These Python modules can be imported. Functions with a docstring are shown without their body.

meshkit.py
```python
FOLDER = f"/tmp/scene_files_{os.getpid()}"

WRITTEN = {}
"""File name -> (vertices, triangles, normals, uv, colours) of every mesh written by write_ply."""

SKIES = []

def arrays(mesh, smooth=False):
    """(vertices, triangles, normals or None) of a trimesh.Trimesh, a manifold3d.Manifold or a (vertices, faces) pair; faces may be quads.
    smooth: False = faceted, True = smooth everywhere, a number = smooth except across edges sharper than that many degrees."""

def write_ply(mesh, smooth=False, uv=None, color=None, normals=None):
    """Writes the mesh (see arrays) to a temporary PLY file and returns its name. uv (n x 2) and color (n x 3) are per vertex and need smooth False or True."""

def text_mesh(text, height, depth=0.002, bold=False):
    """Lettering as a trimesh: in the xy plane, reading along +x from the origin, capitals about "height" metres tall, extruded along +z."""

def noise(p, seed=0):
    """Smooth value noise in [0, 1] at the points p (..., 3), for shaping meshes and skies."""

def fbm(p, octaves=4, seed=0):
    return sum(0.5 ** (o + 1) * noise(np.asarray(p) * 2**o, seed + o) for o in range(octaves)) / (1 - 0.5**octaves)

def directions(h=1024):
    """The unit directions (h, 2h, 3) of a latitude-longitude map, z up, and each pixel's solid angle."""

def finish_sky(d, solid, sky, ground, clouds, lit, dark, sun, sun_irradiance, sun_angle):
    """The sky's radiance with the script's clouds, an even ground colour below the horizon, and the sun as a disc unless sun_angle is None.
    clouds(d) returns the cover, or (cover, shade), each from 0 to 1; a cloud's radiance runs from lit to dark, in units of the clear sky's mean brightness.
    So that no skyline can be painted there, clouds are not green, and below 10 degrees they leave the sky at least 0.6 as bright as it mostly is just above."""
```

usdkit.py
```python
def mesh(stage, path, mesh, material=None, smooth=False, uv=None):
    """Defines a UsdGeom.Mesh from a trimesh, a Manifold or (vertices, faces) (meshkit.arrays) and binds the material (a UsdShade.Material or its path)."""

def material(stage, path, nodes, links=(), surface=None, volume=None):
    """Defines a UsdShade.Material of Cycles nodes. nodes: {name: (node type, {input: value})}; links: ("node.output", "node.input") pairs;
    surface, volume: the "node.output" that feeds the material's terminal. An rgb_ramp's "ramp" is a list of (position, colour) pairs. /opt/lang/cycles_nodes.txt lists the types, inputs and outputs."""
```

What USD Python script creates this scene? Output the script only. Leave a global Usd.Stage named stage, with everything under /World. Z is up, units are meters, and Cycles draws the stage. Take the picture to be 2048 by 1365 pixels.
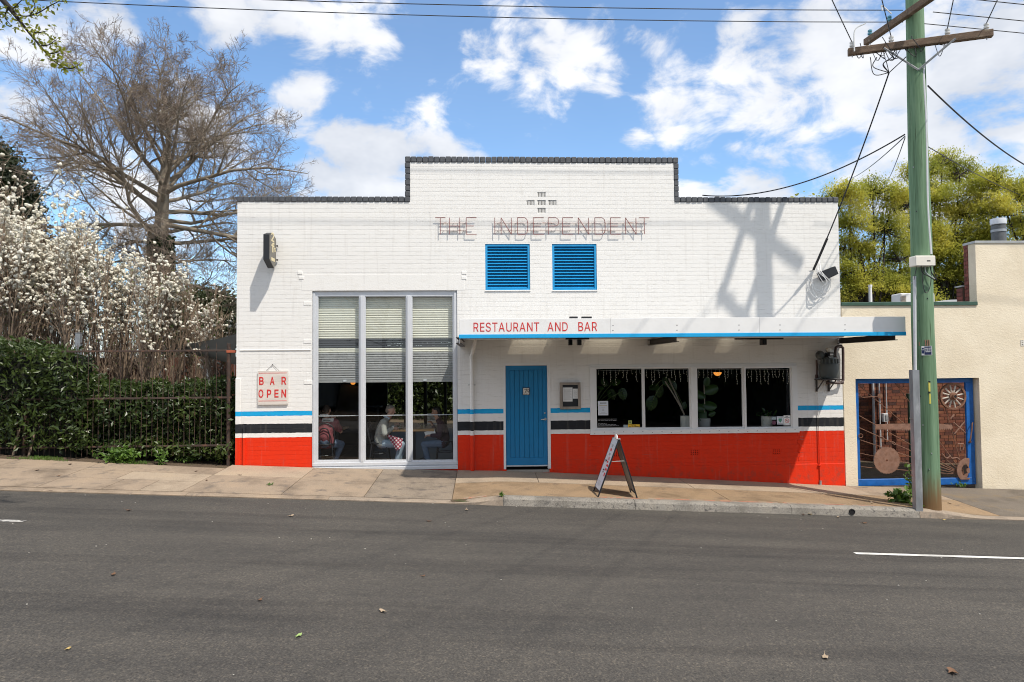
import math, random, zlib
import numpy as np, trimesh, manifold3d as m3
from shapely.geometry import Polygon, box as sbox, Point
from shapely.ops import unary_union
import usdkit, meshkit
from pxr import Usd, UsdGeom, UsdLux, UsdShade, Gf, Sdf
stage = Usd.Stage.CreateInMemory()
UsdGeom.SetStageUpAxis(stage, 'Z'); UsdGeom.SetStageMetersPerUnit(stage, 1.0)
UsdGeom.Xform.Define(stage, '/World'); UsdGeom.Scope.Define(stage, '/World/Looks')
random.seed(7); RNG = np.random.default_rng(7)
# ---------------------------------------------------------------- camera, sky, sun, exposure
CAM = np.array([0.0, -13.8725, 2.15]); FPX = 1365.0
YAW, PITCH, ROLL = 2.23540231, 2.10105926, -0.46508561
EXPOSURE = 0.86
SUN_TO = np.array([0.86, -1.0, 2.05]); SUN_TO /= np.linalg.norm(SUN_TO)
SUN_I, SKY_S = 0.64, 0.106
def _axes():
    y, p, r = np.radians([YAW, PITCH, ROLL])
    f = np.array([np.sin(y)*np.cos(p), np.cos(y)*np.cos(p), np.sin(p)]); rt = np.array([np.cos(y), -np.sin(y), 0.0]); u = np.cross(rt, f)
    return np.cos(r)*rt+np.sin(r)*u, -np.sin(r)*rt+np.cos(r)*u, f
RT, UP, FW = _axes()
cam = UsdGeom.Camera.Define(stage, '/World/camera')
cam.CreateHorizontalApertureAttr(36.0); cam.CreateVerticalApertureAttr(24.0); cam.CreateFocalLengthAttr(FPX/2048*36); cam.CreateExposureAttr(EXPOSURE)
cam.CreateClippingRangeAttr(Gf.Vec2f(0.05, 3000))
cam.AddTransformOp().Set(Gf.Matrix4d(*RT, 0, *UP, 0, *(-FW), 0, *CAM, 1))
def ray(px, py): return FW+((px-1024)/FPX)*RT-((py-682.5)/FPX)*UP
def at(px, py, Y=0.0):
    "world point on the upright plane y = Y that is seen there in the photograph"
    d = ray(px, py); return CAM+d*((Y-CAM[1])/d[1])
def atz(px, py, z):
    d = ray(px, py); return CAM+d*((z-CAM[2])/d[2])
def XZ(px, py, Y=0.0): p = at(px, py, Y); return float(p[0]), float(p[2])
sun = UsdLux.DistantLight.Define(stage, '/World/sun')
sun.CreateIntensityAttr(SUN_I); sun.CreateAngleAttr(0.9); sun.CreateNormalizeAttr(True); sun.CreateColorAttr(Gf.Vec3f(1.0, 0.93, 0.83))
_z = SUN_TO; _x = np.cross([0, 0, 1], _z); _x /= np.linalg.norm(_x); _y = np.cross(_z, _x)
sun.AddTransformOp().Set(Gf.Matrix4d(*_x, 0, *_y, 0, *_z, 0, 0, 0, 30, 1))
CLOUDS = [  # px, py, radius px, weight : the cumulus of the photograph as directions
 (455,25,60,1),(540,45,75,1),(630,60,80,1),(720,75,75,1),(770,95,45,.8),(600,110,60,.7),(230,40,45,.8),(170,35,35,.6),(60,95,80,.75),(150,110,70,.7),(25,210,70,.8),(120,230,60,.5),(240,70,40,.7),
 (330,25,40,.55),(600,190,70,.9),(560,260,60,.7),(700,300,95,1.3),(780,330,110,1.4),(870,340,100,1.4),(650,350,80,1.2),(935,330,50,1.0),(720,380,110,1.4),(830,380,100,1.3),
 (950,95,55,.9),(1010,120,60,.9),(1080,140,70,1),(1150,150,70,1),(1210,185,55,.9),(1060,40,60,.75),(1100,75,40,.8),(1300,95,45,.6),(1000,25,50,.6),
 (1340,215,80,1),(1420,190,60,.9),(1500,150,90,1),(1290,250,40,.6),(1270,290,40,.7),(1560,200,120,1.1),(1680,160,140,1.1),(1600,300,100,.95),(1500,60,60,.7),(1650,60,80,.85),
 (1800,220,160,1.1),(1950,150,150,1.1),(2040,260,140,1),(1900,350,120,1),(1750,340,100,1),(1950,40,100,.9),(1520,360,80,1),(1440,330,60,.8),(1420,400,60,.8),(2100,60,120,1),(1640,240,60,1),
 (350,280,140,.6),(330,420,160,.7),(100,330,90,.6),(480,330,90,.7),(420,190,50,.5)]
def make_sky():
    n = {'tc': ('texture_coordinate', {}), 'sky': ('sky_texture', {'sky_type': 'single_scattering', 'sun_disc': False, 'sun_elevation': math.asin(SUN_TO[2]), 'sun_rotation': math.atan2(SUN_TO[0], SUN_TO[1]), 'altitude': 400.0, 'air_density': 1.0, 'aerosol_density': 0.6, 'ozone_density': 1.3}),
         'wob': ('noise_texture', {'scale': 9.0, 'detail': 3.0, 'roughness': .6}), 'wobm': ('vector_math', {'math_type': 'multiply_add', 'vector2': (.09, .09, .09), 'vector3': (-.045, -.045, -.045)}), 'dv': ('vector_math', {'math_type': 'add'}),
         'm0': ('math', {'math_type': 'add', 'value1': 0.0, 'value2': 0.0})}
    L = [('tc.generated', 'wob.vector'), ('wob.color', 'wobm.vector1'), ('tc.generated', 'dv.vector1'), ('wobm.vector', 'dv.vector2')]
    prev = 'm0.value'
    for i, (px, py, r, w) in enumerate(CLOUDS):
        c = ray(px, py); c = c/np.linalg.norm(c); rr = r/FPX*1.5
        n[f'd{i}'] = ('vector_math', {'math_type': 'distance', 'vector2': tuple(c)})
        n[f'r{i}'] = ('map_range', {'range_type': 'smoothstep', 'from_min': rr, 'from_max': rr*.1, 'to_min': 0.0, 'to_max': w, 'clamp': True})
        n[f's{i}'] = ('math', {'math_type': 'maximum'})
        L += [('dv.vector', f'd{i}.vector1'), (f'd{i}.value', f'r{i}.value'), (prev, f's{i}.value1'), (f'r{i}.result', f's{i}.value2')]; prev = f's{i}.value'
    # beyond the frame the same broken cumulus goes on, from noise alone
    f0 = FW/np.linalg.norm(FW)
    n['fd'] = ('vector_math', {'math_type': 'dot_product', 'vector2': tuple(f0)}); n['fr'] = ('map_range', {'range_type': 'smoothstep', 'from_min': .58, 'from_max': .76, 'to_min': .95, 'to_max': 0.0, 'clamp': True})
    n['mm'] = ('math', {'math_type': 'maximum'}); L += [('tc.generated', 'fd.vector1'), ('fd.value', 'fr.value'), (prev, 'mm.value1'), ('fr.result', 'mm.value2')]
    n['map'] = ('mapping', {'scale': (1.0, 1.0, 1.7)}); n['nz'] = ('noise_texture', {'scale': 10.0, 'detail': 8.0, 'roughness': .6, 'distortion': .3})
    n['nm'] = ('math', {'math_type': 'multiply_add', 'value2': 2.9, 'value3': -1.45}); n['sm'] = ('math', {'math_type': 'multiply_add', 'value2': .72})
    n['cov'] = ('map_range', {'range_type': 'smoothstep', 'from_min': .20, 'from_max': .80, 'to_min': 0.05, 'to_max': .92, 'clamp': True})
    n['sz'] = ('separate_xyz', {}); n['hz'] = ('map_range', {'range_type': 'smoothstep', 'from_min': .20, 'from_max': -.02, 'to_min': 0.0, 'to_max': .75, 'clamp': True}); n['hm'] = ('math', {'math_type': 'maximum'}); L += [('tc.generated', 'sz.vector'), ('sz.z', 'hz.value'), ('cov.result', 'hm.value1'), ('hz.result', 'hm.value2')]
    n['sh'] = ('noise_texture', {'scale': 5.0, 'detail': 6.0, 'roughness': .55}); n['shr'] = ('rgb_ramp', {'ramp': [(.36, (.66, .69, .75)), (.62, (1.0, 1.0, 1.01))]})
    n['csc'] = ('mix', {'mix_type': 'multiply', 'fac': 1.0, 'color2': (CLOUD_L,)*3})
    n['tint'] = ('mix', {'mix_type': 'multiply', 'fac': 1.0, 'color2': (.86, 1.06, 1.17)}); n['mix'] = ('mix', {'mix_type': 'mix'}); n['bg'] = ('background_shader', {'strength': SKY_S})
    L += [('tc.generated', 'map.vector'), ('map.vector', 'nz.vector'), ('nz.fac', 'nm.value1'), ('mm.value', 'sm.value1'), ('nm.value', 'sm.value3'), ('sm.value', 'cov.value'),
          ('map.vector', 'sh.vector'), ('sh.fac', 'shr.fac'), ('shr.color', 'csc.color1'), ('sky.color', 'tint.color1'), ('tint.color', 'mix.color1'), ('csc.color', 'mix.color2'), ('hm.value', 'mix.fac'), ('mix.color', 'bg.color')]
    return usdkit.material(stage, '/World/Looks/sky', n, L, surface='bg.background')
CLOUD_L = 5.7
dome = UsdLux.DomeLight.Define(stage, '/World/sky')
UsdShade.MaterialBindingAPI.Apply(dome.GetPrim()).Bind(make_sky())
dome.GetPrim().SetCustomDataByKey('kind', 'structure')
# ---------------------------------------------------------------- helpers
_used, _loc = {}, {}
def _name(parent, name):
    k = (parent, name); n = _used.get(k, 0); _used[k] = n+1
    return f'{parent}/{name}' if n == 0 else f'{parent}/{name}_{n:03d}'
def tag(path, label=None, cat=None, group=None, kind=None):
    p = stage.GetPrimAtPath(path)
    for k, v in (('label', label), ('category', cat), ('group', group), ('kind', kind)):
        if v: p.SetCustomDataByKey(k, v)
    return path
def thing(name, label=None, cat=None, loc=(0, 0, 0), group=None, kind=None):
    path = _name('/World', name); x = UsdGeom.Xform.Define(stage, path)
    loc = tuple(map(float, loc)); x.AddTranslateOp().Set(Gf.Vec3d(*loc)); _loc[path] = np.array(loc)
    return tag(path, label, cat, group, kind)
def obj(name, mesh, mat, parent='/World', smooth=False, label=None, cat=None, group=None, kind=None):
    "ONE mesh prim; vertices are given in world metres"
    path = _name(parent, name); top = '/'.join(path.split('/')[:3]); off = _loc.get(top)
    if isinstance(mesh, list): mesh = cat_(mesh)
    if hasattr(mesh, 'to_mesh'): q = mesh.to_mesh(); mesh = (np.array(q.vert_properties[:, :3]), np.array(q.tri_verts))
    v, f = (mesh.vertices, mesh.faces) if hasattr(mesh, 'faces') else mesh
    v = np.asarray(v, float)
    if off is not None: v = v-off
    pr_ = usdkit.mesh(stage, path, (v, np.asarray(f)), None, smooth).GetPrim(); UsdShade.MaterialBindingAPI.Apply(pr_); pr_.CreateRelationship('material:binding', False).SetTargets([Sdf.Path('/World/Looks/'+mat)])
    return tag(path, label, cat, group, kind)
def single(name, mesh, mat, label, cat, group=None, smooth=False, kind=None): return obj(name, mesh, mat, '/World', smooth, label, cat, group, kind)
def copy(src, loc, label=None, cat=None, group=None, rotz=0.0, scale=None):
    base = src.split('/')[-1]; base = base[:-4] if base[-4:-3] == '_' and base[-3:].isdigit() else base
    path = _name('/World', base); x = UsdGeom.Xform.Define(stage, path)
    x.GetPrim().GetReferences().AddInternalReference(src)
    x.ClearXformOpOrder(); x.AddTranslateOp().Set(Gf.Vec3d(*map(float, loc)))
    if rotz: x.AddRotateZOp().Set(float(rotz))
    if scale: x.AddScaleOp().Set(Gf.Vec3f(*scale))
    x.GetPrim().SetInstanceable(True)
    return tag(path, label, cat, group)
def arr(m):
    if hasattr(m, 'to_mesh'): q = m.to_mesh(); return np.array(q.vert_properties[:, :3], float), np.array(q.tri_verts, int)
    if hasattr(m, 'faces'): return np.asarray(m.vertices, float), np.asarray(m.faces, int)
    return np.asarray(m[0], float), np.asarray(m[1], int)
def cat_(ms):
    V, F, n = [], [], 0
    for m in ms:
        if m is None: continue
        v, f = arr(m)
        if f.shape[1] == 4: f = np.vstack([f[:, [0, 1, 2]], f[:, [0, 2, 3]]])
        V.append(v); F.append(f+n); n += len(v)
    return np.vstack(V), np.vstack(F)
_BF = np.array([[0,2,3],[0,3,1],[4,5,7],[4,7,6],[0,1,5],[0,5,4],[2,6,7],[2,7,3],[0,4,6],[0,6,2],[1,3,7],[1,7,5]])
def box(x0, x1, y0, y1, z0, z1):
    v = np.array([[x, y, z] for x in (x0, x1) for y in (y0, y1) for z in (z0, z1)], float)
    return v, _BF[:, ::1].copy()
def _cb_topo():
    v = []
    for sx in (-1, 1):
        for sy in (-1, 1):
            for sz in (-1, 1):
                s = np.array([sx, sy, sz], float)
                for k in range(3):
                    p = s*0.9; p[k] = s[k]; v.append(p)
    v = np.array(v); h = trimesh.Trimesh(v, trimesh.convex.convex_hull(v).faces if False else None, process=False) if False else None
    from scipy.spatial import ConvexHull
    H = ConvexHull(v); f = H.simplices.copy()
    for i, t in enumerate(f):
        n = np.cross(v[t[1]]-v[t[0]], v[t[2]]-v[t[0]])
        if n @ v[t].mean(0) < 0: f[i] = t[::-1]
    return np.sign(v), (np.abs(v) > .95), f
_CS, _CM, _CF = _cb_topo()
def cbox(x0, x1, y0, y1, z0, z1, c=.004):
    "chamfered box"
    h = np.array([(x1-x0), (y1-y0), (z1-z0)])/2; m = np.array([x0+x1, y0+y1, z0+z1])/2
    c = min(c, h.min()*.45)
    return m+_CS*np.where(_CM, h, h-c), _CF
def xform(m, rot=None, t=(0, 0, 0), at0=(0, 0, 0)):
    v, f = arr(m); v = v-np.array(at0)
    if rot is not None: v = v @ np.asarray(rot).T
    return v+np.array(t)+np.array(at0), f
def rotm(axis, deg):
    return trimesh.transformations.rotation_matrix(math.radians(deg), axis)[:3, :3]
def tube(pts, r, n=6, cap=True):
    P = np.asarray(pts, float); R = np.broadcast_to(np.asarray(r, float), (len(P),))
    T = np.gradient(P, axis=0); T /= np.maximum(np.linalg.norm(T, axis=1, keepdims=True), 1e-9)
    a = np.array([0, 0, 1.0]) if abs(T[0][2]) < .9 else np.array([1.0, 0, 0])
    N = np.cross(T[0], a); N /= np.linalg.norm(N); V = []
    ang = np.arange(n)*2*np.pi/n; ca, sa = np.cos(ang)[:, None], np.sin(ang)[:, None]
    for i in range(len(P)):
        N = N-T[i]*(N@T[i]); N /= np.linalg.norm(N); B = np.cross(T[i], N)
        V.append(P[i]+R[i]*(ca*N+sa*B))
    V = np.vstack(V); F = []
    k = np.arange(n); k2 = (k+1) % n
    for i in range(len(P)-1):
        a_, b_ = i*n, (i+1)*n
        F.append(np.stack([a_+k, a_+k2, b_+k2], 1)); F.append(np.stack([a_+k, b_+k2, b_+k], 1))
    if cap:
        m = len(V); V = np.vstack([V, P[0], P[-1]]); e = (len(P)-1)*n
        F.append(np.stack([np.full(n, m), k2, k], 1)); F.append(np.stack([np.full(n, m+1), e+k, e+k2], 1))
    return V, np.vstack(F)
def lathe(prof, c=(0, 0, 0), n=20, axis='z'):
    "prof: (radius, height) pairs turned about an axis through c"
    prof = np.asarray(prof, float); a = np.arange(n)*2*np.pi/n; V = []
    for r, h in prof: V.append(np.stack([r*np.cos(a), r*np.sin(a), np.full(n, h)], 1))
    V = np.vstack(V); F = []; k = np.arange(n); k2 = (k+1) % n
    for i in range(len(prof)-1):
        F.append(np.stack([i*n+k, i*n+k2, (i+1)*n+k2], 1)); F.append(np.stack([i*n+k, (i+1)*n+k2, (i+1)*n+k], 1))
    if axis == 'y': V = V[:, [0, 2, 1]]*np.array([1, -1, 1])
    if axis == 'x': V = V[:, [2, 1, 0]]*np.array([1, 1, -1])
    return V+np.array(c), np.vstack(F)
def face(poly, y0, y1):
    "a shapely polygon in (x, z) thickened from y0 (front) to y1 (back)"
    out = []
    for g in getattr(poly, 'geoms', [poly]):
        if g.is_empty or g.area < 1e-8: continue
        m = trimesh.creation.extrude_polygon(g, abs(y1-y0), engine='earcut'); v = m.vertices
        out.append((np.stack([v[:, 0], max(y0, y1)-v[:, 2], v[:, 1]], 1), m.faces))
    return cat_(out)
def flat(poly, z0, z1):
    out = []
    for g in getattr(poly, 'geoms', [poly]):
        m = trimesh.creation.extrude_polygon(g, z1-z0, engine='earcut'); v = m.vertices.copy(); v[:, 2] += z0; out.append((v, m.faces))
    return cat_(out)
def rect_from(px0, py0, px1, py1, Y=0.0):
    "x0, x1, z0, z1 on plane Y from two pixel corners, edges averaged"
    a, b, c, d = at(px0, py0, Y), at(px1, py0, Y), at(px0, py1, Y), at(px1, py1, Y)
    return (a[0]+c[0])/2, (b[0]+d[0])/2, (c[2]+d[2])/2, (a[2]+b[2])/2
def text(s, x, z, h, y, depth=.003, sx=1.0, bold=False):
    "lettering on an upright plane facing the street, front at y-depth"
    v, f = arr(meshkit.text_mesh(s, h, depth, bold)); v = v.copy()
    return np.stack([x+v[:, 0]*sx, y-v[:, 2], z+v[:, 1]], 1), f
def text_w(s, h, bold=False): return float(arr(meshkit.text_mesh(s, h, .002, bold))[0][:, 0].max())
def letters(parent, s, x0, x1, z, h, y, mat, depth=.003, bold=False, name='letter'):
    "one part per letter, spread to fill x0..x1"
    w = [text_w(c, h, bold) if c != ' ' else h*.30 for c in s]; gap = h*.13; tot = sum(w)+gap*(len(s)-1); k = (x1-x0)/tot; x = x0
    for c, cw in zip(s, w):
        if c != ' ': obj(name, text(c, x, z, h, y, depth, k, bold), mat, parent)
        x += (cw+gap)*k
def leaves(P, size, rng, up=.4, wid=.5, fold=.25, jitter=.35, dirs=None):
    "one folded leaf (2 triangles, a ridge) at each point; returns (v, f)"
    n = len(P); size = np.broadcast_to(np.asarray(size, float), (n,))*(1+jitter*(rng.random(n)-.5)*2)
    D = rng.normal(size=(n, 3)) if dirs is None else dirs+rng.normal(size=(n, 3))*.45
    D /= np.linalg.norm(D, axis=1, keepdims=True)
    N = rng.normal(size=(n, 3))*(1-up)+np.array([0, -.35, 1.0])*up*2; S = np.cross(D, N); S /= np.maximum(np.linalg.norm(S, axis=1, keepdims=True), 1e-6); N = np.cross(S, D)
    L = size[:, None]
    V = np.stack([P, P+D*L*.5+S*L*wid/2+N*L*fold*.3, P+D*L, P+D*L*.5-S*L*wid/2+N*L*fold*.3], 1).reshape(-1, 3)
    b = np.arange(n)[:, None]*4
    return V, np.vstack([b+np.array([0, 1, 2]), b+np.array([0, 2, 3])])
def ico(c, r, sub=1):
    m = trimesh.creation.icosphere(subdivisions=sub, radius=1.0); return m.vertices*np.asarray(r)+np.asarray(c), m.faces
def scatter_mesh(tmpl, P, S, rng, rot=True):
    "copies of a small mesh at points, joined"
    v, f = arr(tmpl); n = len(P); S = np.broadcast_to(np.asarray(S, float), (n,))
    if rot:
        q = rng.normal(size=(n, 4)); q /= np.linalg.norm(q, axis=1, keepdims=True); w, x, y, z = q.T
        R = np.stack([1-2*(y*y+z*z), 2*(x*y-z*w), 2*(x*z+y*w), 2*(x*y+z*w), 1-2*(x*x+z*z), 2*(y*z-x*w), 2*(x*z-y*w), 2*(y*z+x*w), 1-2*(x*x+y*y)], 1).reshape(n, 3, 3)
        V = np.einsum('nij,kj->nki', R, v)
    else: V = np.repeat(v[None], n, 0)
    V = V*S[:, None, None]+P[:, None, :]
    return V.reshape(-1, 3), (f[None]+np.arange(n)[:, None, None]*len(v)).reshape(-1, 3)
# ---------------------------------------------------------------- materials
def mat(name, nodes, links, surface='p.BSDF'): usdkit.material(stage, '/World/Looks/'+name, nodes, links, surface=surface); return name
def lin(c):
    "sRGB 0..255 to linear"
    c = np.asarray(c, float)/255; return tuple(np.where(c < .04045, c/12.92, ((c+.055)/1.055)**2.4))
def pm(name, col, rough=.6, var=.12, scale=6.0, bump=0.0, bscale=60.0, metal=0.0, spec=.5, stain=None, island=0.0, coat=0.0, stretch=(1, 1, 1)):
    "principled surface with colour grain, stains and fine relief, all in object space"
    col = np.asarray(col, float)
    n = {'tc': ('texture_coordinate', {}), 'mp': ('mapping', {'scale': stretch}), 'nz': ('noise_texture', {'scale': scale, 'detail': 6.0, 'roughness': .62}),
         'rp': ('rgb_ramp', {'ramp': [(.28, tuple(col*(1-var))), (.5, tuple(col)), (.74, tuple(np.minimum(col*(1+var*.8), .95)))]}),
         'p': ('principled_bsdf', {'roughness': rough, 'metallic': metal, 'specular_ior_level': spec, 'coat_weight': coat})}
    L = [('tc.object', 'mp.vector'), ('mp.vector', 'nz.vector'), ('nz.fac', 'rp.fac')]; out = 'rp.color'
    if stain:
        sc, sscale, lo, hi = stain
        n['ns'] = ('noise_texture', {'scale': sscale, 'detail': 8.0, 'roughness': .66}); n['sr'] = ('map_range', {'range_type': 'smoothstep', 'from_min': lo, 'from_max': hi, 'clamp': True})
        n['sm'] = ('mix', {'color2': tuple(sc)}); L += [('mp.vector', 'ns.vector'), ('ns.fac', 'sr.value'), ('sr.result', 'sm.fac'), (out, 'sm.color1')]; out = 'sm.color'
    if island:
        n['ge'] = ('geometry', {}); n['ir'] = ('map_range', {'from_min': 0.0, 'from_max': 1.0, 'to_min': 1-island, 'to_max': 1+island}); n['hv'] = ('hsv', {})
        L += [('ge.random_per_island', 'ir.value'), ('ir.result', 'hv.value'), (out, 'hv.color')]; out = 'hv.color'
    L.append((out, 'p.base_color'))
    if bump:
        n['nb'] = ('noise_texture', {'scale': bscale, 'detail': 5.0, 'roughness': .6}); n['b'] = ('bump', {'strength': 1.0, 'distance': bump})
        L += [('tc.object', 'nb.vector'), ('nb.fac', 'b.height'), ('b.normal', 'p.normal')]
    return mat(name, n, L)
def leafmat(name, cols, rough=.4, trans=.3, scale=1.5, spec=.5, lift=0.0):
    "foliage: tone per leaf and per clump, light shining through"
    k = len(cols); n = {'ge': ('geometry', {}), 'tc': ('texture_coordinate', {}), 'nz': ('noise_texture', {'scale': scale, 'detail': 3.0}), 'a': ('math', {'math_type': 'multiply_add', 'value2': .55}),
         'nm': ('math', {'math_type': 'multiply_add', 'value2': 1.1, 'value3': -.3+lift}), 'rp': ('rgb_ramp', {'ramp': [(.08+.84*i/(k-1), c) for i, c in enumerate(cols)]}),
         'p': ('principled_bsdf', {'roughness': rough, 'specular_ior_level': spec}), 't': ('translucent_bsdf', {}), 'mx': ('mix_closure', {'fac': trans})}
    return mat(name, n, [('tc.object', 'nz.vector'), ('nz.fac', 'nm.value1'), ('ge.random_per_island', 'a.value1'), ('nm.value', 'a.value3'), ('a.value', 'rp.fac'), ('rp.color', 'p.base_color'), ('rp.color', 't.color'), ('p.BSDF', 'mx.closure1'), ('t.BSDF', 'mx.closure2')], 'mx.closure')
def glassmat(name, tint=(.90, .93, .93), f0=.045, dirt=.02):
    return mat(name, {'lw': ('layer_weight', {'blend': .5}), 'pw': ('math', {'math_type': 'power', 'value2': 4.0}), 'ma': ('math', {'math_type': 'multiply_add', 'value2': .8, 'value3': f0}), 'tr': ('transparent_bsdf', {'color': tint}), 'gl': ('glossy_bsdf', {'color': (1, 1, 1), 'roughness': 0.0}), 'mx': ('mix_closure', {})},
               [('lw.facing', 'pw.value1'), ('pw.value', 'ma.value1'), ('ma.value', 'mx.fac'), ('tr.BSDF', 'mx.closure1'), ('gl.BSDF', 'mx.closure2')], 'mx.closure')
WHITE = (.80, .785, .755); RED = (.72, .034, .007); BLUE = (.012, .215, .50); BLACK = (.022, .024, .028); CREAM = (.70, .60, .445)
def wall_paint():
    zr = [(.0, RED), (.76, RED), (.7601, WHITE), (.85, WHITE), (.8501, BLACK), (1.035, BLACK), (1.0351, WHITE), (1.19, WHITE), (1.1901, (.012, .36, .70)), (1.2825, (.012, .36, .70)), (1.2826, WHITE), (1.6, WHITE)]
    n = {'g': ('geometry', {}), 's': ('separate_xyz', {}), 'mp': ('mapping', {'scale': (1.2, 1, 6)}), 'nz': ('noise_texture', {'scale': 3.0, 'detail': 6.0, 'roughness': .65}), 'j': ('noise_texture', {'scale': 9.0, 'detail': 4.0}),
         'jm': ('math', {'math_type': 'multiply_add', 'value2': .022, 'value3': -.011}), 'za': ('math', {'math_type': 'add'}), 'zn': ('math', {'math_type': 'divide', 'value2': 1.6}),
         'rp': ('rgb_ramp', {'interpolate': False, 'ramp': [(z/1.6, c) for z, c in zr]}),
         'gr': ('rgb_ramp', {'ramp': [(.25, (.90, .89, .87)), (.5, (1, 1, 1)), (.8, (.95, .945, .93))]}), 'mu': ('mix', {'mix_type': 'multiply', 'fac': 1.0}),
         'ch': ('noise_texture', {'scale': 16.0, 'detail': 5.0, 'roughness': .7}), 'cm': ('mapping', {'scale': (.35, 1, 2.6)}), 'cr': ('map_range', {'range_type': 'smoothstep', 'from_min': .705, 'from_max': .75, 'to_max': .75, 'clamp': True}), 'cx': ('mix', {'color2': (.30, .27, .23)}),
         'p': ('principled_bsdf', {'roughness': .6, 'specular_ior_level': .18}), 'bn': ('noise_texture', {'scale': 38.0, 'detail': 5.0, 'roughness': .6}), 'b': ('bump', {'strength': .8, 'distance': .004})}
    n.update({'sm_': ('mapping', {'scale': (7, 1, .45)}), 'sn': ('noise_texture', {'scale': 1.6, 'detail': 5.0, 'roughness': .65}), 'sr_': ('map_range', {'range_type': 'smoothstep', 'from_min': .52, 'from_max': .74, 'to_max': .16, 'clamp': True}), 'sx_': ('mix', {'color2': (.33, .29, .24)}), 'lz': ('map_range', {'range_type': 'smoothstep', 'from_min': .62, 'from_max': -.35, 'to_max': .55, 'clamp': True}), 'ln': ('noise_texture', {'scale': 6.0, 'detail': 7.0, 'roughness': .7}), 'lr': ('map_range', {'range_type': 'smoothstep', 'from_min': .46, 'from_max': .70, 'clamp': True}), 'lm': ('math', {'math_type': 'multiply'}), 'lx': ('mix', {'color2': (.13, .07, .05)})})
    L = [('g.position', 'sm_.vector'), ('sm_.vector', 'sn.vector'), ('sn.fac', 'sr_.value'), ('sr_.result', 'sx_.fac'), ('s.z', 'lz.value'), ('g.position', 'ln.vector'), ('ln.fac', 'lr.value'), ('lz.result', 'lm.value1'), ('lr.result', 'lm.value2'), ('lm.value', 'lx.fac'), ('cx.color', 'sx_.color1'), ('sx_.color', 'lx.color1'), ('g.position', 's.vector'), ('g.position', 'mp.vector'), ('mp.vector', 'nz.vector'), ('g.position', 'j.vector'), ('j.fac', 'jm.value1'), ('s.z', 'za.value1'), ('jm.value', 'za.value2'), ('za.value', 'zn.value1'), ('zn.value', 'rp.fac'),
         ('nz.fac', 'gr.fac'), ('rp.color', 'mu.color1'), ('gr.color', 'mu.color2'), ('g.position', 'cm.vector'), ('cm.vector', 'ch.vector'), ('ch.fac', 'cr.value'), ('cr.result', 'cx.fac'), ('mu.color', 'cx.color1'), ('lx.color', 'p.base_color'), ('g.position', 'bn.vector'), ('bn.fac', 'b.height'), ('b.normal', 'p.normal')]
    mat('wall_paint', n, L)
    n2 = dict(n); n2['cm'] = ('mapping', {'scale': (.5, 1, 3.2)}); n2['cr'] = ('map_range', {'range_type': 'smoothstep', 'from_min': .52, 'from_max': .66, 'to_max': .6, 'clamp': True}); n2['ch'] = ('noise_texture', {'scale': 5.0, 'detail': 6.0, 'roughness': .75}); n2['cx'] = ('mix', {'color2': (.20, .175, .15)})
    mat('joint_paint', n2, L)
wall_paint()
pm('white_trim', (.79, .785, .77), .4, .05, 4, spec=.5)
pm('alu', (.62, .635, .66), .35, .06, 5, metal=.15)
pm('coping_grey', (.072, .076, .084), .6, .3, 9, bump=.004, stain=((.22, .21, .2), 14, .62, .74))
pm('louvre_blue', (.015, .30, .62), .38, .12, 6)
pm('door_blue', (.001, .175, .39), .36, .08, 3)
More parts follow.
